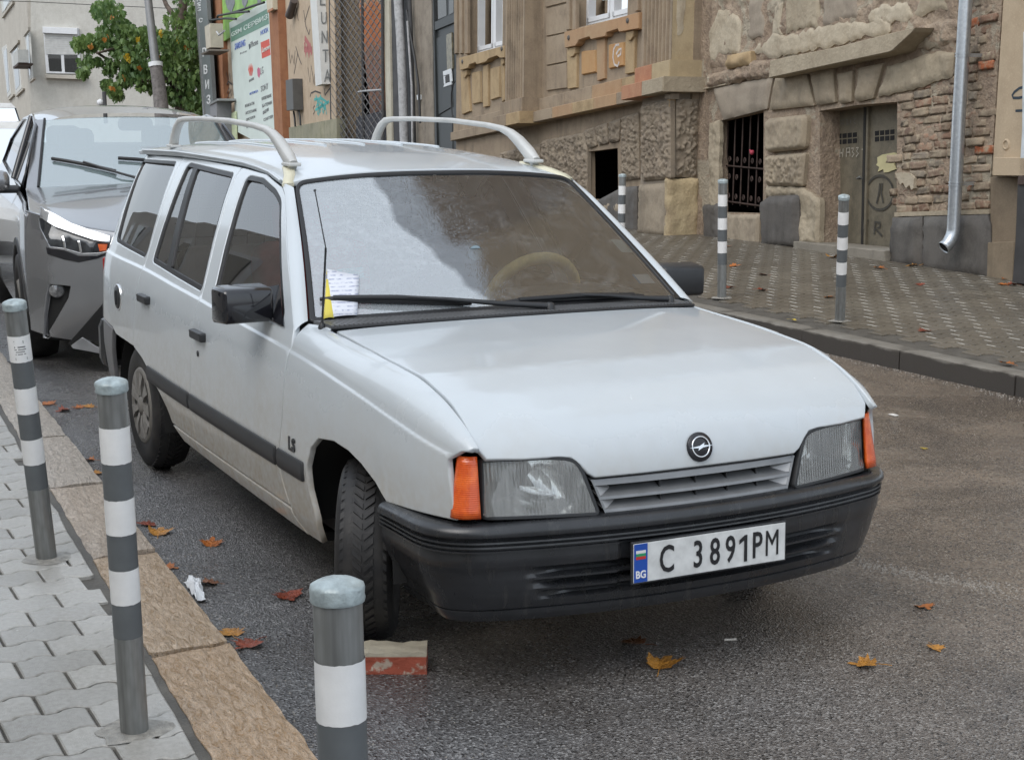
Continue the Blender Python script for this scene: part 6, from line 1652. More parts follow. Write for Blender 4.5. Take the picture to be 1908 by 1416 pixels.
# emblem: ring with a lightning bolt
eM = frame_M(bonnet(1.135, 0) + Vector((.004, 0, 0)), (0, 1, 0), (-.28, 0, 1))
mb = MB(); mb.lathe([(.0001, .004), (.041, .0035), (.0425, .001), (.043, -.004)], 36, M=eM); em = mb.build('emblem', plain('emblem_black', (.02, .02, .024), .25), CAR)
mb = MB()
mb.lathe([(.027, .005), (.0275, .0065), (.031, .0065), (.0315, .005)], 36, M=eM)
bolt = [(-.040, -.003), (-.004, -.001), (-.008, .010), (.012, .0055), (.040, .003), (.004, .001), (.008, -.010), (-.012, -.0055)]
bolt = [(-.041, -.0012), (-.0085, -.0035), (-.012, -.0105), (.0105, -.0005), (.0065, -.0035 + .001), (.041, .0012), (.0085, .0035), (.012, .0105), (-.0105, .0005), (-.0065, .0025)]
mb.prism([eM @ Vector((x, y, .0058)) for x, y in bolt], (eM.to_3x3() @ Vector((0, 0, .0022))))
mb.build('emblem_mark', M_chrome, em)

# bumper: plan curve x(y) swept through a ribbed profile
bt = []
def bplan(s_):
    "s from -1 (right rear end) to 1: plan point and outward normal"
    a = abs(s_); sg = 1 if s_ > 0 else -1
    if a < .70:
        y = a / .70 * .655; x = .803 - .085 * (y / .655) ** 2.1
    elif a < .86:
        k = (a - .70) / .16; p0, p1, p2 = Vector((.718, .655)), Vector((.675, .800)), Vector((.545, .812))
        p = p0 * (1 - k) ** 2 + p1 * 2 * k * (1 - k) + p2 * k * k; x, y = p
    else:
        k = (a - .86) / .14; x = .545 - k * .225; y = .812 + .008 * k
    return Vector((x, sg * y))
prof = [(.450, -.080), (.533, -.080), (.537, -.040), (.534, -.016), (.527, -.004), (.517, .003), (.507, .005), (.498, .004), (.494, .0), (.4925, -.009), (.487, -.011), (.485, -.0095), (.4835, -.001), (.479, -.000), (.4775, -.009), (.472, -.010), (.4705, -.002), (.466, -.001), (.4645, -.0105), (.459, -.0105), (.4575, -.003), (.453, -.003), (.4515, -.0115), (.440, -.0105),
        (.425, -.010), (.405, -.013), (.398, -.016), (.385, -.017), (.372, -.017), (.366, -.017), (.352, -.018), (.340, -.018), (.334, -.019), (.320, -.020), (.300, -.024), (.285, -.028), (.281, -.034), (.278, -.030), (.262, -.032), (.246, -.040), (.240, -.060), (.246, -.09)]
def slot(y, z):
    d = 0
    for z0, z1, w in ((.372, .400, .56), (.340, .366, .55), (.308, .334, .53)):
        if z0 < z < z1:
            k = min(1, max(0, (w - abs(y)) / .12)); d = max(d, .032 * k * math.sin(math.pi * (z - z0) / (z1 - z0)) ** .35)
    if abs(y) < .275 and .33 < z < .462: d = max(d, .008)
    return d
mb = MB(); n = 150; zz = []
zl = []
for i in range(len(prof) - 1):
    z0, o0 = prof[i]; z1, o1 = prof[i + 1]; k = max(1, int(abs(z1 - z0) / .006)) if i > 0 else 2
    for j in range(k): zl.append((z0 + (z1 - z0) * j / k, o0 + (o1 - o0) * j / k))
zl.append(prof[-1])
vs = []
for z, o_ in zl:
    for i in range(n + 1):
        s_ = -1 + 2 * i / n; p = bplan(s_); p2 = bplan(min(1, s_ + .004)); p1 = bplan(max(-1, s_ - .004)); tg = (p2 - p1).normalized(); nn = Vector((tg.y, -tg.x))
        low = max(0, (.40 - z) / .15); off_ = o_ - slot(p.y, z) - low * .06 * min(1, max(0, (abs(s_) - .62) / .3))
        zz_ = z + (.0 if abs(s_) < .6 else (abs(s_) - .6) / .4 * (-.018 if z < .30 else -.012 * (z > .5)))
        q_ = p + nn * off_
        vs.append((q_.x, q_.y, zz_))
mb.add(vs, [(j * (n + 1) + i, j * (n + 1) + i + 1, (j + 1) * (n + 1) + i + 1, (j + 1) * (n + 1) + i) for j in range(len(zl) - 1) for i in range(n)], 0, True)
bmp = mb.build('front_bumper', M_bump, CAR)
me_ = bmp.data
try: me_.set_sharp_from_angle(angle=R(32))
except Exception: pass

# number plate
PLM = Matrix.Translation((.8165, .002, .399)) @ Matrix.Rotation(R(90), 4, 'Z') @ Matrix.Rotation(R(90 - 2), 4, 'X')
M_plate = plain('plate_white', (.62, .63, .62), .42, var=.14, sc=22, bump=.1, bsc=90)
mb = MB(); mb.box((0, 0, -.004), (.536, .124, .008), bev=.003); mb.v = [tuple(PLM @ Vector(v)) for v in mb.v]; pl = mb.build('number_plate', M_trim, CAR)
mb = MB(); mb.box((0, 0, .001), (.524, .112, .002), bev=.0008); mb.v = [tuple(PLM @ Vector(v)) for v in mb.v]; mb.build('plate_face', M_plate, pl)
mb = MB(); mb.box((-.2385, 0, .0023), (.044, .110, .0012)); mb.v = [tuple(PLM @ Vector(v)) for v in mb.v]; mb.build('blue_band', plain('plate_blue', (.012, .07, .36), .4), pl)
def ptext(txt, x, y, size, m, fx=1.0, bold=0.0, name='plate_letter', z=.0032, depth=.0006):
    me = text_mesh(txt, size, depth, fx, bold=bold); me.materials.append(m)
    me.transform(PLM @ Matrix.Translation((x, y, z))); return obj(name, me, None, pl)
M_ink = plain('plate_ink', (.012, .012, .014), .4)
for ch, x in zip('C3891PM', (-.152, -.046, .012, .066, .115, .160, .214)):
    if ch == '1':
        mb = MB(); mb.prism([PLM @ Vector((x + .0 + a, b_ - .003, .003)) for a, b_ in ((-.001, -.0395), (.0095, -.0395), (.0095, .0395), (.001, .0395), (-.018, .026), (-.018, .014), (-.001, .025))], PLM.to_3x3() @ Vector((0, 0, .0012))); mb.build('plate_letter', M_ink, pl)
    else: ptext(ch, x, -.003, .110, M_ink, .68 if ch not in 'M' else .64, .0014 if ch != 'M' else 0.0)
ptext('BG', -.2385, -.034, .030, plain('plate_white_ink', (.75, .75, .75), .4), .9, .0008)
for k, cc in enumerate(((.7, .7, .7), (.02, .28, .12), (.5, .03, .03))):
    mb = MB(); mb.box((-.2385, .032 - .0085 * k, .0032), (.032, .0085, .0006)); mb.v = [tuple(PLM @ Vector(v)) for v in mb.v]; mb.build('flag_stripe', plain('flag', cc, .4), pl)

# --- scuttle grille below the windscreen: many narrow fins
mb = MB()
def scut(a, b):
    y = -.705 + 1.41 * a; q = (y / .705) ** 2
    f = Vector((-.338 + .07 * (1 - q) - .004, y, .9285 + .016 * (1 - q)))
    r_ = wsp(y / .728, 0.0) + Vector((.012, 0, -.004))
    return f.lerp(r_, b) 
mb.grid(lambda a, b: scut(a, b) + Vector((0, 0, -.012)), 30, 3)
sc_ = mb.build('scuttle_panel', M_trim, CAR)
mb = MB(); N = 92
for i in range(N):
    a = (i + .5) / N; w = .30 / N
    for bb in ((.04, .97),):
        A = scut(a - w, bb[0]); B = scut(a + w, bb[0]); C_ = scut(min(1, a + w - .022), bb[1]); D_ = scut(max(0, a - w - .022), bb[1])
        up = Vector((0, 0, .010)); dn = Vector((0, 0, -.008))
        mb.add([A + up, B + up, C_ + up, D_ + up, A + dn, B + dn, C_ + dn, D_ + dn], [(0, 1, 2, 3), (0, 4, 5, 1), (1, 5, 6, 2), (3, 2, 6, 7), (0, 3, 7, 4)])
mb.build('scuttle_fin', plain('scuttle_fins', (.115, .118, .122), .35), sc_, kind='stuff')
mb = MB(); mb.tube([scut(i / 20, 0.0) + Vector((.002, 0, .001)) for i in range(21)], .006, 6); mb.build('bonnet_seal', M_rubber, sc_)
# --- wipers
def wiper(piv, tip0, tip1, lift=.018):
    root = None
    bl = [wsp(tip0[0] + (tip1[0] - tip0[0]) * k / 12, tip0[1] + (tip1[1] - tip0[1]) * k / 12) for k in range(13)]
    nrm_ = Vector((.55, 0, .83))
    mb = MB(); mb.tube([p + nrm_ * .012 for p in bl], [.006] + [.0105] * 11 + [.006], 6)
    mb.tube([bl[i] + nrm_ * (.026 - .010 * abs(i - 6) / 6) for i in range(1, 12)], .0095, 6)
    o = mb.build('wiper_blade', M_rubber, CAR)
    mid_ = bl[6] + nrm_ * .03; pv = Vector(piv)
    m2 = MB(); m2.tube([pv + Vector((0, 0, .02)), pv.lerp(mid_, .35) + nrm_ * .014, pv.lerp(mid_, .7) + nrm_ * .010, mid_], [.012, .009, .0065, .005], 8); m2.lathe([(.016, -.02), (.016, .026), (.010, .032), (.0005, .033)], 12, M=Matrix.Translation(pv)); m2.build('wiper_arm', M_trim, o)
wiper(scut(.56, .35), (-.955, .13), (-.24, .035))
wiper(scut(.94, .4), (-.06, .03), (.75, .02))

# --- aerial
ab = on_y(600, 612, -.715)
mb = MB(); mb.lathe([(.014, -.008), (.013, .006), (.008, .016), (.004, .024)], 12, M=Matrix.Translation(ab))
tip_ = on_y(587, 357, -.73); kn = on_y(607, 462, -.72)
mb.tube([ab, kn], .0038, 8); mb.tube([kn, tip_], .0022, 6); mb.tube([tip_, tip_ + (tip_ - kn).normalized() * .006], .0045, 8)
mb.build('aerial', M_trim, CAR)

# --- mirrors
for sg in (-1, 1):
    ya, yb = .925, 1.005
    if sg < 0: cs = [on_y(u, v, -.95) for u, v in ((414, 536), (516, 533), (524, 608), (411, 597))]
    mb = MB()
    # housing: rounded box
    mb.box((0, 0, 0), (.115, .192, .128), bev=.017)
    for i, v in enumerate(mb.v):
        x, y, z = v; k = 1 - .10 * max(0, x / .05); mb.v[i] = (x, y * (1 - .04 * max(0, x / .05)), z * k)
    c0 = Vector((-.70, sg * (.885 if sg < 0 else .872), .975))
    mb.v = [tuple(Matrix.Rotation(sg * R(-5), 3, 'Z') @ Vector(v) + c0) for v in mb.v]
    mo = mb.build('wing_mirror', M_gloss if sg < 0 else M_trim, CAR)
    for f in mo.data.polygons: f.use_smooth = True
    m2 = MB(); tri = [(-.575, .935), (-.745, .935), (-.70, 1.055)]
    A = [side(x, z) + Vector((0, -.008, 0)) for x, z in [(-.54, .915), (-.72, .918), (-.705, 1.035)]]; A = [Vector((p.x, sg * -p.y, p.z)) for p in A]
    B = [c0 + Vector((.050, -sg * .085, -.055)), c0 + Vector((-.035, -sg * .085, -.055)), c0 + Vector((.0, -sg * .085, .055))]
    m2.add(A + B, [(0, 1, 4, 3), (1, 2, 5, 4), (2, 0, 3, 5), (0, 1, 2), (3, 4, 5)]); m2.build('mirror_arm', M_gloss if sg < 0 else M_trim, mo)
    m3 = MB(); m3.box((c0.x - .048, c0.y, c0.z), (.006, .17, .096), bev=.002); m3.build('mirror_glass', M_chrome, mo)
    # door handles, key hole
for par, x, z in ((fd, -1.425, .762), (rd, -2.30, .796)):
    for k, sg in ((0, -1), (1, 1)):
        mb = MB(); P = side(x, z); 
        mb.box((P.x, 0, P.z), (.15, .030, .036), bev=.008); mb.v = [(a, sg * (-P.y + .010) + b, c_) for a, b, c_ in mb.v]; h = mb.build('door_handle', M_trim, par[k])
        mb = MB(); mb.box((P.x, sg * (-P.y + .0255), P.z + .012), (.13, .003, .006)); mb.build('handle_highlight', M_mould, h)
        if par is fd:
            mb = MB(); Q = side(x - .03, z - .075); mb.lathe([(.011, -.01), (.0115, .004), (.0005, .005)], 12, M=Matrix.Translation((Q.x, sg * -Q.y, Q.z)) @ Matrix.Rotation(R(-90) * sg, 4, 'X')); mb.build('key_lock', M_trim, par[k])
# fuel cap on the right quarter
P = side(-2.86, .735); mb = MB(); mb.lathe([(.062, -.01), (.062, .004), (.058, .007), (.052, .006)], 28, M=Matrix.Translation(P) @ Matrix.Rotation(R(90), 4, 'X')); fc_ = mb.build('fuel_cap', M_chrome, qp[0])
mb = MB(); mb.lathe([(.052, .003), (.050, .009), (.0005, .012)], 28, M=Matrix.Translation(P) @ Matrix.Rotation(R(90), 4, 'X')); mb.box((P.x, P.y - .012, P.z), (.012, .012, .07), bev=.004); mb.build('fuel_cap_grip', M_trim, fc_)
# LS badge on the fender
me = text_mesh('LS', .062, .002, 1.1, bold=.0015); me.materials.append(M_trim)
Pq = side(-.39, .545); me.transform(Matrix.Translation(Pq + Vector((0, -.002, 0))) @ Matrix.Rotation(R(90), 4, 'X')); obj('badge', me, None, fe[0])

# --- wheels
def wheel(cx, y, heading, sg):
    Mw = Matrix.Translation((cx, y, .285)) @ Matrix.Rotation(heading, 4, 'Z') @ Matrix.Rotation(R(90) * (1 if sg < 0 else -1), 4, 'X')   # local z points outwards
    mb = MB(); w = .083
    mb.lathe([(.165, w - .012), (.172, w - .004), (.185, w), (.225, w + .006), (.252, w), (.270, w - .012), (.2795, w - .028), (.283, 0), (.2795, -w + .028), (.270, -w + .012), (.252, -w), (.20, -w), (.165, -w + .02)], 64, M=Mw)
    ty = mb.build('tyre', M_tyre, CAR)
    mb = MB(); N = 56
    for k in range(N):
        a = 2 * math.pi * k / N
        for z0, z1, s0, s1, wd in ((-.070, -.036, -.012, .01, .0105), (-.031, -.003, .01, -.014, .0095), (.003, .031, -.014, .01, .0095), (.036, .070, .01, -.012, .0105)):
            vs = []
            for rr in (.279, .2875 - (.006 if max(abs(z0), abs(z1)) > .05 else 0)):
                for zz, ss in ((z0, s0), (z1, s1)):
                    rloc = rr - (.006 if abs(zz) > .06 else 0)
                    for d in (-1, 1):
                        an = a + (ss + d * wd) / .285
                        vs.append(Mw @ Vector((rloc * math.cos(an), rloc * math.sin(an), zz)))
            mb.add(vs, [(0, 1, 3, 2), (4, 6, 7, 5), (0, 4, 5, 1), (2, 3, 7, 6), (0, 2, 6, 4), (1, 5, 7, 3)])
    mb.build('tread', M_tyre, ty, kind='stuff')
    mb = MB()
    mb.lathe([(.001, w + .010), (.030, w + .010), (.036, w + .004), (.052, w - .006), (.135, w - .002), (.152, w + .004), (.168, w + .002), (.176, w - .008)], 48, M=Mw)
    hc = mb.build('wheel_cover', M_hub, ty)
    mb = MB()
    for k in range(9):
        a = 2 * math.pi * k / 9
        vs = [];
        for rr, hw, zz in ((.045, .010, w + .004), (.095, .014, w + .010), (.150, .030, w + .007)):
            for d in (-1, 1): vs.append(Mw @ Vector((rr * math.cos(a) - d * hw * math.sin(a), rr * math.sin(a) + d * hw * math.cos(a), zz)))
        lo = [v - (Mw.to_3x3() @ Vector((0, 0, .012))) for v in vs]
        mb.add(vs + lo, [(0, 1, 3, 2), (2, 3, 5, 4), (0, 2, 8, 6), (2, 4, 10, 8), (1, 7, 9, 3), (3, 9, 11, 5)])
    mb.build('cover_spoke', plain('cover_spoke', (.21, .20, .185), .45, .1, var=.2), hc)
    mb = MB()
    for k in range(9):
        a = 2 * math.pi * (k + .5) / 9
        mb.lathe([(.0001, 0), (.013, 0)], 10, M=Mw @ Matrix.Translation((.108 * math.cos(a), .108 * math.sin(a), w + .0005)) @ Matrix.Diagonal((1, 1, 1, 1)))
    mb.build('cover_hole', M_dark, hc)
wheel(0, -.715, R(-27), -1); wheel(0, .715, R(-27), 1); wheel(-2.52, -.706, 0, -1); wheel(-2.52, .706, 0, 1)

# --- inside
M_red = plain('red_seat_cover', (.34, .05, .05), .9, var=.3, sc=12, bump=.4, bsc=60, bd=.01)
M_seat = plain('grey_seat_cloth', (.20, .19, .18), .9, var=.2)
M_lin = plain('headlining', (.55, .53, .48), .9)
M_dash = plain('dashboard', (.11, .108, .10), .7)
def seat(x, y, m, red=True):
    mb = MB(); mb.box((x + .12, y, .50), (.50, .50, .16), bev=.05)
    mb.box((x - .18, y, .80), (.16, .48, .62), M=Matrix.Rotation(R(-16), 3, 'Y'), bev=.06); mb.box((x - .285, y, 1.17), (.10, .28, .17), M=Matrix.Rotation(R(-14), 3, 'Y'), bev=.045)
    o = mb.build('front_seat', m, CAR)
    for f in o.data.polygons: f.use_smooth = True
seat(-1.28, -.34, M_red); seat(-1.28, .34, M_seat)
mb = MB(); mb.box((-2.12, 0, .48), (.45, 1.25, .16), bev=.05); mb.box((-2.36, 0, .76), (.16, 1.25, .50), M=Matrix.Rotation(R(-18), 3, 'Y'), bev=.05); mb.build('rear_seat', M_seat, CAR)
mb = MB(); mb.box((-.62, 0, .80), (.34, 1.36, .22), bev=.05); mb.box((-.72, .36, .92), (.20, .42, .10), bev=.03); mb.box((-.50, 0, .885), (.22, 1.36, .05), bev=.02); mb.build('dashboard', M_dash, CAR)
mb = MB()
mb.grid(lambda a, b: roof(-1.10 - 2.2 * a, -.93 + 1.86 * b) + Vector((0, 0, -.035)), 16, 12); mb.build('headlining', M_lin, CAR)
# steering wheel in a pale yellow cover
sc = Vector((-.925, .345, .905)); Ms = Matrix.Translation(sc) @ Matrix.Rotation(R(-62), 4, 'Y')
mb = MB(); mb.tube([Ms @ Vector((.185 * math.cos(a), .185 * math.sin(a), 0)) for a in [2 * math.pi * k / 40 for k in range(40)]], .024, 10, closed=True)
stw = mb.build('steering_wheel', plain('yellow_cover', (.90, .74, .34), .8, var=.12, sc=40, bump=.5, bsc=90, bd=.004), CAR)
mb = MB(); mb.box(sc, (.03, .20, .05), M=Ms.to_3x3(), bev=.01); mb.tube([sc, sc + Vector((.28, 0, -.16))], .03, 10); mb.build('steering_column', M_dash, stw)
mb = MB(); mb.box(wsp(-.02, .93) + Vector((-.05, 0, -.03)), (.025, .22, .065), bev=.012); mb.tube([wsp(-.02, .98), wsp(-.02, .93) + Vector((-.05, 0, -.03))], .008, 6); rvm = mb.build('rear_view_mirror', M_dash, CAR)
# small round blind spot mirror / fan stuck inside the screen
mb = MB(); pq = wsp(-.06, .37) + Vector((-.03, 0, 0)); mb.lathe([(.028, -.005), (.030, 0), (.028, .006)], 20, M=Matrix.Translation(pq) @ Matrix.Rotation(R(90), 4, 'Y')); mb.lathe([(.0001, .004), (.027, .005)], 20, mi=1, M=Matrix.Translation(pq) @ Matrix.Rotation(R(90), 4, 'Y')); mb.tube([pq, pq + Vector((-.02, .10, -.06))], .004, 6)
mb.build('round_holder', [M_dash, plain('pale_blue_face', (.35, .45, .5), .4)], CAR)
# cargo guard net behind the seats
mb = MB()
for i in range(15): y = -.58 + 1.16 * i / 14; mb.tube([(-2.62, y, .95), (-2.60, y * .92, 1.37)], .0028, 5)
for i in range(7): z = .96 + .065 * i; mb.tube([(-2.62 + (z - .95) * .05, -.60 + (z - .95) * .1, z), (-2.62 + (z - .95) * .05, .60 - (z - .95) * .1, z)], .0028, 5)
mb.build('cargo_guard', M_trim, CAR, kind='stuff')
# inside trims of the pillars: pale
for sg in (-1, 1):
    mb = MB()
    for x0, x1 in ((-1.60, -1.46), (-2.58, -2.44)):
        mb.add([side(x0 + .0, .93) + Vector((0, .05, 0)), side(x1, .93) + Vector((0, .05, 0)), side(x1 - .15, 1.34) + Vector((0, .05, 0)), side(x0 - .15, 1.34) + Vector((0, .05, 0))], [(0, 1, 2, 3)])
    mb.v = [(x, y if sg < 0 else -y, z) for x, y, z in mb.v]; mb.build('pillar_trim', M_lin, CAR)
    mb = MB(); mb.grid(lambda a, b: side(-.55 - 2.8 * a, .34 + .56 * b) + Vector((0, .07, 0)), 12, 3); mb.v = [(x, y if sg < 0 else -y, z) for x, y, z in mb.v]; mb.build('door_lining', M_seat, CAR)
# stickers on the glass
def sticker(a, b, w, h, m, name='sticker'):
    n_ = (wsp(a, b + .02) - wsp(a, b - .02)).normalized(); c_ = wsp(a, b) + Vector((-.007, 0, -.004)); ey = (wsp(a + .02, b) - wsp(a - .02, b)).normalized()
    mb = MB(); mb.add([c_ - ey * w / 2 - n_ * h / 2, c_ + ey * w / 2 - n_ * h / 2, c_ + ey * w / 2 + n_ * h / 2, c_ - ey * w / 2 + n_ * h / 2], [(0, 1, 2, 3)])
    return mb.build(name, m, CAR)
def wsfind(u, v):
    best = (0, .5)
    a, b = 0.0, .5
    for _ in range(30):
        p = pix(wsp(a, b)); e = 1e-3; pa = pix(wsp(a + e, b)); pb = pix(wsp(a, b + e))
        J = np.array([[pa[0] - p[0], pb[0] - p[0]], [pa[1] - p[1], pb[1] - p[1]]]) / e
        d = np.linalg.solve(J, np.array([u - p[0], v - p[1]])); a += float(d[0]) * .7; b += float(d[1]) * .7
        a = min(1.1, max(-1.1, a)); b = min(1.1, max(-.1, b))
    return a, b
sticker(*wsfind(1160, 457), .055, .075, plain('pale_green_sticker', (.60, .68, .64), .4)); sticker(*wsfind(1203, 518), .075, .05, plain('white_sticker', (.7, .72, .72), .4)); sticker(*wsfind(1190, 518), .022, .05, plain('blue_sticker', (.10, .28, .5), .4))
sticker(*wsfind(655, 508), .09, .055, plain('teal_sticker', (.10, .42, .52), .4))
# sheets under the wiper: a parking notice and a yellow slip
def sheet(name, px, h, m, par):
    "paper lying on the outside of the windscreen, slightly curled"
    (a0, b0), (a1, b1), (a2, b2), (a3, b3) = [wsfind(*q) for q in px]
    def fn(u, v):
        a = (a0 * (1 - u) + a1 * u) * (1 - v) + (a3 * (1 - u) + a2 * u) * v; b = (b0 * (1 - u) + b1 * u) * (1 - v) + (b3 * (1 - u) + b2 * u) * v
        return wsp(a, b) + Vector((.55, 0, .83)) * (h + .005 * math.sin(3 * u + 2 * v))
    mb = MB(); mb.grid(fn, 6, 6); o = mb.build(name, m, par, fix=False); md = o.modifiers.new('t', 'SOLIDIFY'); md.thickness = .0006; return o, fn
PN = thing('parking_notice', 'printed white sheet with a yellow slip tucked under the wiper of the white estate car', 'notice')
t = NT('printed_sheet'); p = t.pos('world'); ln_ = t.n('ShaderNodeTexWave', {'Vector': p, 'Scale': 28.0, 'Distortion': .4}, bands_direction='Z').outputs['Fac']
M_sheet = t.done(t.bsdf(t.mix(t.math('MULTIPLY', t.ramp(ln_, .62, .8), t.ramp(t.noise(p, 60, 3), .45, .6)), (.64, .66, .72), (.33, .36, .48)), .6))
sheet('white_sheet', [(606, 598), (664, 592), (668, 515), (608, 508)], .011, M_sheet, PN)
sheet('yellow_slip', [(601, 600), (621, 598), (627, 530), (606, 527)], .013, plain('yellow_slip', (.62, .52, .08), .6, var=.1), PN)
sheet('yellow_mark', [(607, 515), (622, 515), (623, 508), (608, 507)], .0075, bpy.data.materials['yellow_slip'], PN)
# ================================================================== GREY CAR BEHIND
SUV = thing('grey_crossover', 'shiny grey crossover car parked close behind the white estate car', 'car', (-5.726, .164, -.005), -.1062)
SM = Matrix.Translation((-5.726, .164, -.005)) @ Matrix.Rotation(-.1062, 4, 'Z'); SI = SM.inverted()
t = NT('grey_car_paint'); p = t.pos('object'); n1 = t.noise(p, 4, 4)
M_gpaint = t.done(t.bsdf(t.mix(t.ramp(n1, .3, .7), (.29, .295, .305), (.32, .325, .335)), .27, .7, None, .5, .8, .05))
M_wg2 = glass('crossover_windscreen', (.50, .56, .56), 1.0, 3.6, (.36, (.52, .66, .68)))  # pale cyan diffuse paints a sky reflection into the pane
M_sg2 = glass('crossover_side_glass', (.25, .26, .26), 1.0, 2.0, (.05, (.15, .15, .15)))
def xf(y):
    q = abs(y); x = .905 - .16 * (min(q, .8) / .7) ** 2
    if q > .77: x -= 1.6 * (q - .77) + 6 * (q - .77) ** 2
    return x
def F2(y, z): return Vector((xf(y) + .03 * math.sin(max(0, min(1, (z - .2) / .65)) * math.pi) - .06 * max(0, z - .8) / .15, y, z))
def lray(u, v):
    d = SI.to_3x3() @ ray(u, v); o = SI @ CAM_C; return o, d
def onF(u, v):
    "survey point -> (y,z) on the nose of the grey car"
    o, d = lray(u, v); x = .8
    for _ in range(40):
        t_ = (x - o.x) / d.x; P = o + d * t_; x = .5 * x + .5 * F2(P.y, P.z).x
    return (P.y, P.z)
def F_(pts, ox=0, oy=420, s=4.72): return [onF(ox + a / s, oy + b / s) for a, b in pts]
def mir(pl): return [(-y, z) for y, z in pl[::-1]]
recess = F_([(430, 520), (620, 535), (600, 640), (428, 930), (440, 975), (420, 990), (384, 985), (386, 780), (405, 620)])
intake = F_([(900, 690), (600, 1035), (622, 1050), (720, 980), (960, 1088), (990, 1000), (900, 850)]); 
lipp = F_([(722, 985), (850, 1065), (960, 1095), (975, 1145), (800, 1110), (640, 1080), (620, 1055)])
lamp2 = F_([(350, 20), (400, 120), (440, 185), (560, 200), (720, 245), (870, 240), (945, 225), (965, 165), (820, 140), (640, 80), (500, 30), (390, -60), (340, -60)])
for pl in (recess, intake, lipp, lamp2):
    pass
ytop = [(-.868, .965), (-.70, .93), (-.55, .88), (-.3, .84), (0, .83)]
nose = [(-.870, .24), (-.60, .20), (0, .19), (.60, .20), (.870, .24), (.878, .6), (.868, .965)] + [(-y, z) for y, z in ytop[1:]][:-1] + [(0, .83)] + [(y, z) for y, z in ytop[1:-1][::-1]] + [(-.868, .965), (-.878, .6)]
hol = [recess[::-1], lamp2[::-1]]
def ok_in(pl): return [(max(-.84, min(.84, y)), z) for y, z in pl]
holes_ = [ok_in(recess), ok_in(lamp2), mir(ok_in(recess)), mir(ok_in(lamp2))]
obj('front_bumper', panel_mesh('front_bumper', [panel(F2, nose, holes_, .05, .03, .004)]), M_gpaint, SUV)
dark = MB(); dark.grid(lambda a, b: F2(-.80 + 1.6 * a, .2 + .66 * b) + Vector((-.05, 0, 0)), 20, 8); dark.build('bumper_inner', M_dark, SUV)
M_lg = plain('lamp_dark', (.05, .055, .06), .1, .3, var=.5, sc=18, coat=.8)
for k, f_ in ((0, lambda p: p), (1, mir)):
    def fp(name, pl, dx, m, par=SUV): return obj(name, panel_mesh(name, [panel(lambda y, z: F2(y, z) + Vector((dx, 0, 0)), rs2(f_(ok_in(pl)), .04), [], .05, .01, .002)]), m, par)
    hl_ = fp('headlight', lamp2, -.012, M_lg)
    for q in ([(540, 95), (560, 90), (582, 205), (562, 205)], [(680, 135), (700, 130), (722, 240), (702, 240)]): fp('lamp_rib', F_(q), .002, M_chrome, hl_)
    fp('lamp_indicator', F_([(860, 165), (945, 165), (935, 222), (875, 230)]), .0, M_orange, hl_)
    fp('lower_intake', intake, .006, M_dark); fp('silver_lip', lipp, .012, plain('silver_lip', (.42, .43, .44), .3, .5) if k == 0 else bpy.data.materials['silver_lip'])
    fp('lamp_trim', F_([(400, 190), (440, 200), (560, 215), (690, 265), (850, 265), (940, 235), (930, 262), (850, 292), (690, 325), (560, 300), (412, 252)]), .006, M_gloss)
    c_ = onF(107.4, 542.5); c_ = (c_[0] * (1 if k == 0 else -1), c_[1]); P = F2(*c_); mb = MB(); mb.lathe([(.0001, .006), (.034, .004), (.044, .0), (.047, -.03)], 20, M=Matrix.Translation(P + Vector((-.03, 0, 0))) @ Matrix.Rotation(R(90), 4, 'Y')); mb.build('fog_lamp', plain('fog_glass', (.30, .30, .30), .12, .4, var=.4, sc=60, coat=.8) if k == 0 else bpy.data.materials['fog_glass'], SUV)
fpn = obj('chrome_strip', panel_mesh('chrome_strip', [panel(lambda y, z: F2(y, z) + Vector((.012, 0, .004)), rs2(ok_in(F_([(345, -65), (480, 20), (640, 75), (820, 135), (965, 160), (970, 95), (760, 30), (620, -20), (480, -100), (350, -160)])), .04), [], .05, .01, .004)]), plain('bright_strip', (.62, .64, .66), .15, .7), SUV)
def bon(a, b):
    "a across -1..1, b 0 front .. 1 windscreen"
    q = abs(a); yf, yb = .845 * a, .79 * a
    zf = .834 + .13 * q ** 2.2; xf_ = F2(yf, zf).x - .004
    xb = -.30 - .15 * q ** 2; zb = 1.075 - .03 * q * q
    s_ = b; return Vector((xf_ + (xb - xf_) * s_, yf + (yb - yf) * s_, zf + (zb - zf) * s_ + (.045 - .03 * q) * math.sin(math.pi * s_) ** .8))
obj('bonnet', panel_mesh('bonnet', [panel(lambda a, b: bon(a / .8, b / 1.2), [(-.8, 0.004), (.8, 0.004), (.8, 1.19), (-.8, 1.19)], [], .06, .02, .005, True if (lambda n: n.z < 0)((bon(.01, .5) - bon(-.01, .5)).cross(bon(0, .51) - bon(0, .49))) else False)]), M_gpaint, SUV)
def sS(x, v):
    y = .895 - .02 * ((v - .65) / .4) ** 2 - (.10 * max(0, x - .15) ** 1.6)
    if v > .95: y -= (v - .95) * .75
    return Vector((x, -y, v))
archp = [(.42 * math.cos(a), .34 + .42 * math.sin(a)) for a in [math.pi * k / 14 for k in range(15)]]
sidep = [(.46, .26)] + [(x, z) for x, z in archp if z > .26] + [(-.44, .26), (-2.2, .26)] + [(-2.64 + x, z) for x, z in archp] + [(-3.3, .3), (-3.35, .9), (-3.2, 1.10), (-1.6, 1.06), (-.5, 1.02), (.1, 1.0), (.46, .955)]
for m_ in (False, True): obj('body_side', panel_mesh('body_side', [panel(sS, sidep, [], .06, .02, .005)], m_), M_gpaint, SUV)
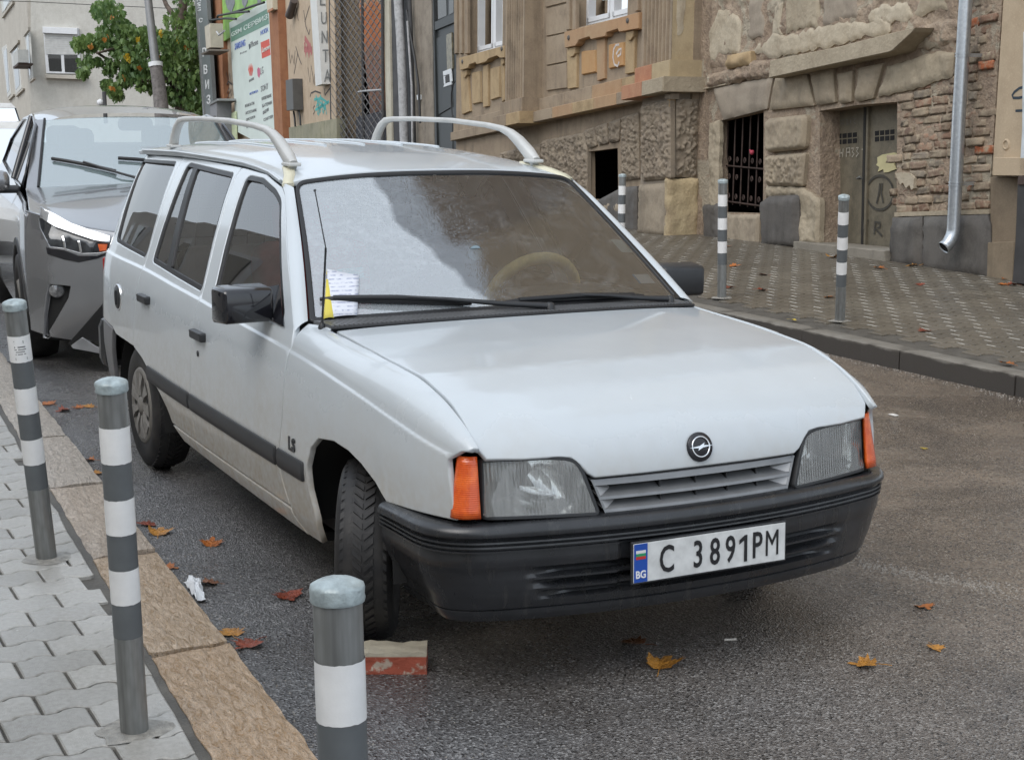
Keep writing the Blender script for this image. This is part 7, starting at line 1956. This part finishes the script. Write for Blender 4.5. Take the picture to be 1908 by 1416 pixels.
clad = [(.425 * math.cos(a), .34 + .425 * math.sin(a)) for a in [math.pi * k / 14 for k in range(15)]] ; cin = [(.375 * math.cos(a), .34 + .375 * math.sin(a)) for a in [math.pi * k / 14 for k in range(15)]]
for dx in (0, -2.64):
    for m_ in (False, True): obj('arch_trim', panel_mesh('arch_trim', [panel(lambda x, v: sS(x, v) + Vector((0, -.006, 0)), [(x + dx, z) for x, z in clad] + [(x + dx, z) for x, z in cin[::-1]], [], None, .03, .004)], m_), M_trim, SUV)
def wsu(a, b):
    q = a * a; return Vector(((-.31 - .155 * q) * (1 - b) + (-1.02 - .115 * q) * b, a * (.72 - .12 * b), (1.075 - .03 * q) * (1 - b) + (1.505 - .03 * q) * b + .02 * math.sin(math.pi * b) * (1 - q)))
obj('windscreen', panel_mesh('windscreen', [panel(lambda a, b: wsu(a / .7, b / .8), [(-.69, 0), (.69, 0), (.69, .79), (-.69, .79)], [], .08, .005, .001)]), M_wg2, SUV)
for sg in (-1, 1):
    mb = MB(); mb.grid(lambda u, v: (lambda A, B: A.lerp(B, v))(wsu(sg * .985, u) + Vector((0, 0, .002)), Vector((wsu(1, u).x - .03 - .02 * u, sg * (abs(wsu(1, u).y) + .065 - .015 * u), wsu(1, u).z - .012 + .01 * u))), 12, 3); mb.build('windscreen_pillar', M_gpaint, SUV)
    mb = MB(); mb.tube([wsu(sg * .985, b) + Vector((.004, 0, .006)) for b in [k / 10 for k in range(11)]], .009, 6); mb.build('pillar_seal', M_rubber, SUV)
    mb = MB(); 
    up_ = [(-.53, 1.05), (-.80, 1.26), (-1.10, 1.44), (-1.6, 1.50), (-2.2, 1.46), (-2.7, 1.30), (-2.75, 1.12), (-1.5, 1.06)]
    mb.add([(x, sg * (.80 - (z - 1.05) * .38), z) for x, z in up_], [list(range(len(up_)))]); mb.build('side_window', M_sg2, SUV, fix=False)
    mb = MB(); mb.tube([(x, sg * (.805 - (z - 1.05) * .38), z) for x, z in up_], .011, 8, closed=True); mb.build('window_frame', M_gloss, SUV)
    mb = MB(); mb.tube([(-1.35, sg * .80, 1.06), (-1.48, sg * .65, 1.49)], .022, 8); mb.build('door_pillar', M_gloss, SUV)
    mb = MB(); mb.box((0, 0, 0), (.15, .21, .14), bev=.045); mb.v = [(x - .60, y + sg * .985, z + 1.085) for x, y, z in mb.v]; mo = mb.build('wing_mirror', M_gpaint, SUV)
    for f in mo.data.polygons: f.use_smooth = True
    mb = MB(); mb.box((-.60, sg * .89, 1.03), (.10, .16, .05), bev=.02); mb.build('mirror_arm', M_trim, mo)
def rf(a, b):
    x = -1.02 - .115 * a * a * (1 - b) - 1.95 * b; q = abs(a)
    return Vector((x, a * (.60 + .05 * math.sin(math.pi * min(1, b * 1.4)) - .02), 1.502 - .03 * q * q + .065 * math.sin(math.pi * min(1, .12 + b * .75)) * (1 - .3 * q * q) - .03 * (q ** 8)))
mb = MB(); mb.grid(lambda u, v: rf(-1.05 + 2.1 * u, v), 20, 14); mb.build('roof', M_gpaint, SUV)
mb = MB(); mb.box((-1.5, 0, .5), (3.2, 1.5, .5)); mb.box((-3.0, 0, .9), (.5, 1.4, .7)); mb.box((-.75, 0, 1.0), (.25, 1.35, .1)); mb.build('underbody', M_dark, SUV)
for sg in (-1, 1):
    mb = MB()
    for x0 in (-1.35, -2.2): mb.box((x0, sg * .36, .95), (.2, .5, .6), bev=.08); mb.box((x0 - .05, sg * .36, 1.32), (.1, .26, .18), bev=.05)
    mb.build('seat', M_dark, SUV)
mb = MB(); mb.box(wsu(.02, .90) + Vector((-.06, 0, -.02)), (.05, .24, .09), bev=.03); mb.build('rear_view_mirror', M_dark, SUV)
def wheel2(par, cx, y, r, w, head=0.0):
    sg = -1 if y < 0 else 1
    Mw = Matrix.Translation((cx, y, r)) @ Matrix.Rotation(head, 4, 'Z') @ Matrix.Rotation(R(90) * (1 if sg < 0 else -1), 4, 'X')
    mb = MB(); mb.lathe([(r * .62, w * .8), (r * .70, w), (r * .90, w * .98), (r * .98, w * .75), (r, w * .3), (r, -w * .5), (r * .95, -w), (r * .6, -w)], 40, M=Mw); ty = mb.build('tyre', M_tyre, par)
    mb = MB(); mb.lathe([(.001, w * .75), (r * .2, w * .72), (r * .25, w * .4), (r * .6, w * .3), (r * .64, w * .82)], 30, M=Mw); hb_ = mb.build('wheel_rim', M_hub, ty)
    for k in range(5):
        a = 2 * math.pi * k / 5; m2 = MB(); m2.tube([Mw @ Vector((r * .15 * math.cos(a), r * .15 * math.sin(a), w * .7)), Mw @ Vector((r * .62 * math.cos(a), r * .62 * math.sin(a), w * .75))], r * .07, 6); m2.build('spoke', M_hub, hb_)
for x in (0, -2.64):
    for y in (-.79, .79): wheel2(SUV, x, y, .34, .11)
# wipers left standing across the screen
def wip2(p0, p1, p2, seg):
    mb = MB(); pts = [wsu(p0[0] + (p1[0] - p0[0]) * k / 8, p0[1] + (p1[1] - p0[1]) * k / 8) + Vector((.5, 0, .8)) * .02 for k in range(9)]; mb.tube(pts, .012, 6); o = mb.build('wiper_blade', M_rubber, SUV)
    m2 = MB(); m2.tube([pts[4] + Vector((.3, 0, .5)) * .03, wsu(*seg) + Vector((.5, 0, .8)) * .03, wsu(*p2) + Vector((.02, 0, .0))], [.008, .008, .012], 6); m2.build('wiper_arm', M_trim, o)
wip2((-.88, .36), (-.30, .13), (.10, -.02), (-.25, .08)); wip2((-.26, .30), (.50, .20), (.62, -.02), (.45, .08))

# ================================================================== WHITE CARS FARTHER BACK
def far_car(name, label, x, y, rz, L, Wd, H, m, van=False):
    root = thing(name, label, 'van' if van else 'car', (x, y, g(x)), rz)
    hb_ = .62 * H if not van else .58 * H
    prof = [(L / 2, .28), (L / 2 + .02, hb_ * .75), (L / 2 - .12, hb_ * .86), (L / 2 - (.95 if not van else .75), hb_), (-L / 2, hb_), (-L / 2 - .02, .35)]
    mb = MB(); 
    mb.prism([Vector((a, -Wd / 2, z)) for a, z in prof], (0, Wd, 0), bev=.06); mb.build('body', m, root)
    w0 = L / 2 - (.95 if not van else .75); rt_ = H
    cab = [(w0 + .05, hb_ - .02), (w0 - (.72 if not van else .55), rt_ - .06), (w0 - 1.1, rt_), (-L / 2 + .5, rt_ - .02), (-L / 2 + .1, hb_ + .1), (-L / 2 + .05, hb_ - .02)]
    mb = MB(); n = len(cab)
    lo = [Vector((a, s_ * (Wd / 2 - .03 - (z - hb_) * .22), z)) for s_ in (-1, 1) for a, z in cab]
    mb.add(lo, [(i, (i + 1) % n, n + (i + 1) % n, n + i) for i in range(n) if i != 0] + [list(range(n)), list(range(n, 2 * n))]); mb.build('roof', m, root)
    A = [lo[0], lo[1], lo[n + 1], lo[n]]; c = sum(A, Vector()) / 4
    mb = MB(); mb.add([c + (q - c) * .97 + Vector((.01, 0, .008)) for q in A], [(0, 1, 2, 3)]); mb.build('windscreen', M_wg2, root, fix=False)
    for s_ in (-1, 1):
        q = [(w0 - .25, hb_ + .04), (w0 - .85, rt_ - .12), (-L / 2 + .65, rt_ - .12), (-L / 2 + .4, hb_ + .06)]
        mb = MB(); mb.add([(a, s_ * (Wd / 2 - .024 - (z - hb_) * .22), z) for a, z in q], [(0, 1, 2, 3)]); mb.build('side_window', M_sg2, root, fix=False)
        mb = MB(); mb.box((L / 2 - .03, s_ * (Wd / 2 - .28), hb_ * .74), (.10, .36, .14), bev=.04); mb.build('headlight', M_refl, root)
        for xx in (L / 2 - .85, -L / 2 + .75): wheel2(root, xx, s_ * (Wd / 2 - .09), .31, .09)
    mb = MB(); mb.box((L / 2 + .0, 0, .42), (.10, Wd * .8, .14), bev=.03); mb.build('grille', M_dark, root)
    return root
far_car('white_hatchback', 'white hatchback with a blue-tinted windscreen, mostly hidden behind the grey crossover', -12.35, .02, -.09, 4.0, 1.74, 1.52, plain('far_white_paint', (.70, .70, .68), .3, coat=.5))
vn = far_car('white_van', 'white van whose roof shows above the hatchback at the left edge', -19.0, .85, -.09, 4.6, 1.85, 2.12, plain('van_white_paint', (.72, .73, .73), .3, coat=.5), True)
mb = MB(); mb.tube([(.75, -.1, 2.08), (.55, -.1, 2.5)], .012, 5); mb.build('aerial', M_trim, vn)
# ================================================================== SMALL THINGS ON THE GROUND
# red brick wedged before the steered wheel
t = NT('loose_brick'); p = t.pos('object'); n1 = t.noise(p, 16, 5, .65); oz_ = t.n('ShaderNodeSeparateXYZ', {0: p}).outputs[2]
c = t.mix(t.ramp(n1, .56, .64), (.30, .075, .045), (.42, .34, .27)); c = t.mix(t.ramp(oz_, .052, .056), c, (.40, .36, .28))
M_lb = t.done(t.bsdf(c, .8, 0, t.bump(t.noise(p, 60, 4), .6, .006), .3))
c0 = on_z(795, 1256, 0.0); ed = (on_z(680, 1256, 0.0) - c0).normalized(); dp = Vector((ed.y, -ed.x, 0)); dp = dp if dp.x < 0 else -dp
bm = bmesh.new(); bmesh.ops.create_cube(bm, size=1.0); bmesh.ops.subdivide_edges(bm, edges=list(bm.edges), cuts=9, use_grid_fill=True)
for v in bm.verts:
    v.co = Vector((v.co.x * .245, v.co.y * .10, (v.co.z + .5) * .066)); q = mnoise.noise(v.co * 30)
    e = (abs(abs(v.co.x) - .1225) < .02) + (abs(abs(v.co.y) - .05) < .012)
    v.co += Vector((mnoise.noise(v.co * 45), mnoise.noise(v.co * 45 + Vector((3, 0, 0))), mnoise.noise(v.co * 45 + Vector((0, 3, 0))))) * .0028
    if v.co.z > .05: v.co.z += mnoise.noise(v.co * 22) * .007
me = bpy.data.meshes.new('brick'); bm.to_mesh(me); bm.free(); me.materials.append(M_lb)
o = obj('brick', me, None, None); Mb = frame_M(c0 + ed * .1225 + dp * .05, ed, dp, Vector((0, 0, 1))); o.matrix_world = Mb
tag(o, 'loose red brick with old mortar on top, wedged before the steered front wheel', 'brick')
# fallen leaves
LO = [(0, -.62), (.03, -.40), (.20, -.46), (.44, -.34), (.36, -.22), (.62, -.06), (.44, .02), (.56, .28), (.34, .22), (.30, .36), (.16, .30), (.12, .60), (.0, .74)]
LO = LO + [(-x, y) for x, y in LO[::-1][1:-1]]
def leaf_mesh(seed, curl):
    mb = MB(); n = len(LO); rng = random.Random(seed)
    ring = [Vector((x * (1 + .2 * rng.uniform(-1, 1)), y * (1 + .15 * rng.uniform(-1, 1)), 0)) for x, y in LO]
    mid = [p * .5 for p in ring]
    def bend(p): return Vector((p.x, p.y, .06 + curl * (p.x ** 2 * .8 + .25 * p.y ** 2 * math.sin(seed)) + .07 * mnoise.noise(Vector((p.x * 2.5, p.y * 2.5, seed)))))
    vs = [bend(Vector((0, 0, 0)))] + [bend(p) for p in mid] + [bend(p) for p in ring]
    fc = [(0, 1 + i, 1 + (i + 1) % n) for i in range(n)] + [(1 + i, 1 + n + i, 1 + n + (i + 1) % n, 1 + (i + 1) % n) for i in range(n)]
    mb.add(vs, fc, 0, True); mb.tube([bend(Vector((0, -.55, 0))), Vector((.04, -.85, .05)), Vector((.02, -1.05, .02))], .018, 5)
    return mb.mesh('fallen_leaf')
t = NT('autumn_leaf'); p = t.pos('object'); oc = t.n('ShaderNodeObjectInfo').outputs['Color']; n1 = t.noise(p, 3.5, 5, .6)
M_fl2 = t.done(t.bsdf(t.mix(t.ramp(n1, .42, .72), oc, t.mix(.6, oc, (.05, .02, .01))), .38, 0, t.bump(t.noise(p, 9, 3), .4, .05), .5))
lm = [leaf_mesh(k, (.25, .6, .45, .8, .35)[k]) for k in range(5)]
for m in lm: m.materials.append(M_fl2)
YO, OR, RB, BR_, YE = (.52, .24, .045), (.48, .15, .03), (.26, .055, .025), (.22, .09, .04), (.60, .44, .06)
leaves = [(275, 978, 0, .07, RB, 'small dark red leaf beside the kerb stone joint'), (297, 994, 0, .085, YO, 'orange leaf lying just beyond the kerb, next to a small red one'), (394, 1014, 0, .075, OR, 'orange leaf alone on the asphalt beside the car sill'),
 (313, 1059, 0, .06, OR, 'small orange leaf at the kerb edge above the white tissue'), (388, 1088, 0, .075, BR_, 'curled brown leaf touching the white tissue'), (538, 1113, 0, .085, RB, 'rust red leaf in the shade left of the nearest bollard'),
 (428, 1180, 0, .080, YO, 'bright yellow orange leaf at the kerb joint, upright'), (463, 1203, 0, .085, RB, 'flat red brown leaf beside the bright one at the kerb joint'),
 (90, 753, 0, .075, OR, 'orange leaf near the grey car, left of the pair by the kerb'), (119, 766, 0, .07, RB, 'reddish leaf near the grey car beside the kerb'), (147, 760, 0, .055, OR, 'small leaf on asphalt in front of the grey car, left one'), (166, 758, 0, .06, YO, 'small leaf on asphalt in front of the grey car, right one'), (168, 858, .0, .05, OR, 'tiny orange leaf left of the rear wheel of the estate car'), (182, 883, .0, .05, YO, 'tiny pale leaf behind the second bollard'),
 (1180, 1198, 0, .075, BR_, 'dull brown leaf in the shadow below the number plate'), (1236, 1240, 0, .098, YO, 'large orange leaf in front of the bumper, nearest to the viewer'), (1612, 1240, 0, .075, YO, 'yellow orange leaf alone on the road at lower right'), (1722, 1131, 0, .06, OR, 'reddish leaf on the wet road right of the bumper'), (1742, 1208, 0, .05, YO, 'small ochre leaf near the right edge of the road'), (1722, 836, 0, .035, YE, 'tiny yellow leaf on the road right of the orange lamp'),
 (1357, 450, .16, .08, OR, 'orange leaf at the foot of the wall under the barred window'), (1367, 493, .15, .09, OR, 'orange leaf just right of the middle bollard'), (1421, 510, .15, .09, RB, 'reddish leaf on the pavers between the two right bollards, upper one'), (1358, 536, .14, .08, RB, 'red leaf beside the foot of the middle bollard'), (1419, 541, .14, .08, RB, 'red leaf on the pavers between the two right bollards, lower one'), (1545, 555, .14, .085, OR, 'orange leaf at the foot of the bollard nearest the downpipe'), (1551, 479, .15, .11, YO, 'bright orange leaf by the door step'), (1638, 501, .15, .09, OR, 'orange leaf below the end of the door step'), (1700, 497, .15, .11, YO, 'golden leaf under the dark base slabs left of the downpipe'), (1714, 532, .15, .07, RB, 'dull red leaf on the pavers below the golden one'), (1478, 595, .14, .05, YE, 'tiny yellow leaf on the edge of the right pavement'), (1722, 616, .14, .085, RB, 'rust red leaf near the joint of the right kerb'), (1877, 521, .16, .09, OR, 'upper orange leaf beside the dark gate at the right edge'), (1870, 531, .16, .09, OR, 'lower left leaf of the cluster beside the dark gate'), (1886, 532, .16, .08, RB, 'reddish leaf of the cluster beside the dark gate'), (1876, 676, .14, .08, OR, 'orange leaf on the pavers near the kerb at the right edge')]
for i, (u, v, z, sz, col, lab) in enumerate(leaves):
    P = on_z(u, v, z); P.z = (zr(P.x, P.y) + .002) if z > 0 else g(P.x)
    o = obj('fallen_leaf', lm[(i * 3 + i // 5) % 5], None, None, P, (random.uniform(-.15, .15), random.uniform(-.15, .15), random.uniform(0, 6.28)), (sz, sz, sz))
    o.color = (*col, 1); tag(o, lab, 'leaf', 'fallen autumn leaves')
# crumpled white tissue by the kerb
tp_ = [(342, 1083), (352, 1074), (371, 1076), (378, 1096), (383, 1117), (368, 1119), (357, 1103)]
P3 = [on_z(u, v, .012) for u, v in tp_]; c_ = sum(P3, Vector()) / len(P3); mb = MB(); rr = []
for k, f_ in enumerate((.35, .7, 1.0)):
    for j, q in enumerate(rs2([(p.x, p.y) for p in P3], .012)): pass
ring0 = rs2([(p.x, p.y) for p in P3], .015); n = len(ring0); vs = [Vector((c_.x, c_.y, .035))]
for f_ in (.4, .75, 1.0):
    for q in ring0: x, y = c_.x + (q.x - c_.x) * f_, c_.y + (q.y - c_.y) * f_; vs.append(Vector((x, y, .008 + .022 * (1 - f_ * .8) + .022 * mnoise.noise(Vector((x * 28, y * 28, 2))))))
fc = [(0, 1 + i, 1 + (i + 1) % n) for i in range(n)]
for r_ in range(2): fc += [(1 + r_ * n + i, 1 + (r_ + 1) * n + i, 1 + (r_ + 1) * n + (i + 1) % n, 1 + r_ * n + (i + 1) % n) for i in range(n)]
mb.add(vs, fc); o = mb.build('paper_tissue', plain('tissue_white', (.66, .68, .70), .8, var=.05)); md = o.modifiers.new('t', 'SOLIDIFY'); md.thickness = .002; tag(o, 'crumpled white tissue lying in the gutter by the left kerb', 'tissue')
P = on_z(1359, 1190, .006); mb = MB(); mb.tube([P + Vector((.0, -.02, 0)), P + Vector((.012, .018, 0))], .004, 8); tag(mb.build('cigarette_end', plain('cigarette_white', (.62, .58, .52), .8)), 'white cigarette end on the dark wet road in front of the bumper', 'cigarette end')
P = on_z(1665, 773, .004); mb = MB(); mb.box(P, (.05, .03, .006), bev=.002); tag(mb.build('paper_scrap', plain('scrap_white', (.6, .58, .54), .8)), 'pale scrap of paper on the road beside the right orange lamp', 'scrap')
# grit washed into a line on the right, and loose chips elsewhere on the road
mb = MB(); random.seed(5)
def chip(P, r_):
    a = random.uniform(0, 6.28); vs = [P + Vector((r_ * math.cos(a + 2.09 * k), r_ * math.sin(a + 2.09 * k), 0)) for k in range(3)] + [P + Vector((0, 0, r_ * random.uniform(.5, 1.0)))]
    mb.add(vs, [(0, 1, 3), (1, 2, 3), (2, 0, 3)])
for _ in range(520):
    k = random.random(); u = 1600 + 330 * k; v = 1046 + 62 * k ** .8 + random.gauss(0, 4 + 5 * k); chip(on_z(u, v, 0), random.uniform(.0025, .007))
for _ in range(1500):
    u, v = random.uniform(600, 1950), random.uniform(700, 1450); chip(on_z(u, v, 0), random.uniform(.0015, .004))
for _ in range(700):
    x = random.uniform(-5.5, 0); chip(Vector((x, rkf(x) - abs(random.gauss(0, .05)) - .004, 0)), random.uniform(.002, .007))
for _ in range(900):
    x = random.uniform(-4, 1.2); chip(Vector((x, kout(x) + abs(random.gauss(0, .10)) + .004, 0)), random.uniform(.0015, .0045))
tag(mb.build('grit', plain('pale_grit', (.25, .225, .195), .6, var=.4, sc=200, kind='world')), kind='stuff')
# rough mortar where the bollards enter the ground
for k, (P, rad_) in enumerate(((L2b, .085), (on_z(87, 1040, .10), .08), (on_z(1565, 598, .135), .075), (on_z(1345, 555, .135), .075))):
    mb = MB(); n = 26; vs = [Vector((P.x, P.y, P.z + .010))]
    for f_, h in ((.55, .005), (1.0, .0008)):
        for j in range(n):
            a = 6.28318 * j / n; r_ = rad_ * f_ * (1 + .38 * mnoise.noise(Vector((math.cos(a) * 1.6, math.sin(a) * 1.6, k * 5)))); vs.append(Vector((P.x + r_ * math.cos(a), P.y + r_ * math.sin(a), P.z + h + .002 * mnoise.noise(Vector((a * 5, f_ * 4, k))))))
    mb.add(vs, [(0, 1 + j, 1 + (j + 1) % n) for j in range(n)] + [(1 + j, 1 + n + j, 1 + n + (j + 1) % n, 1 + (j + 1) % n) for j in range(n)], 0, True)
    mb.build('mortar_patch', M_patch if k else plain('mortar_patch', (.30, .285, .255), .5, var=.35, sc=30, bump=.8, bsc=90, bd=.008, kind='world'), LPV if k < 2 else RPV, fix=False)
    M_patch = bpy.data.materials['mortar_patch']
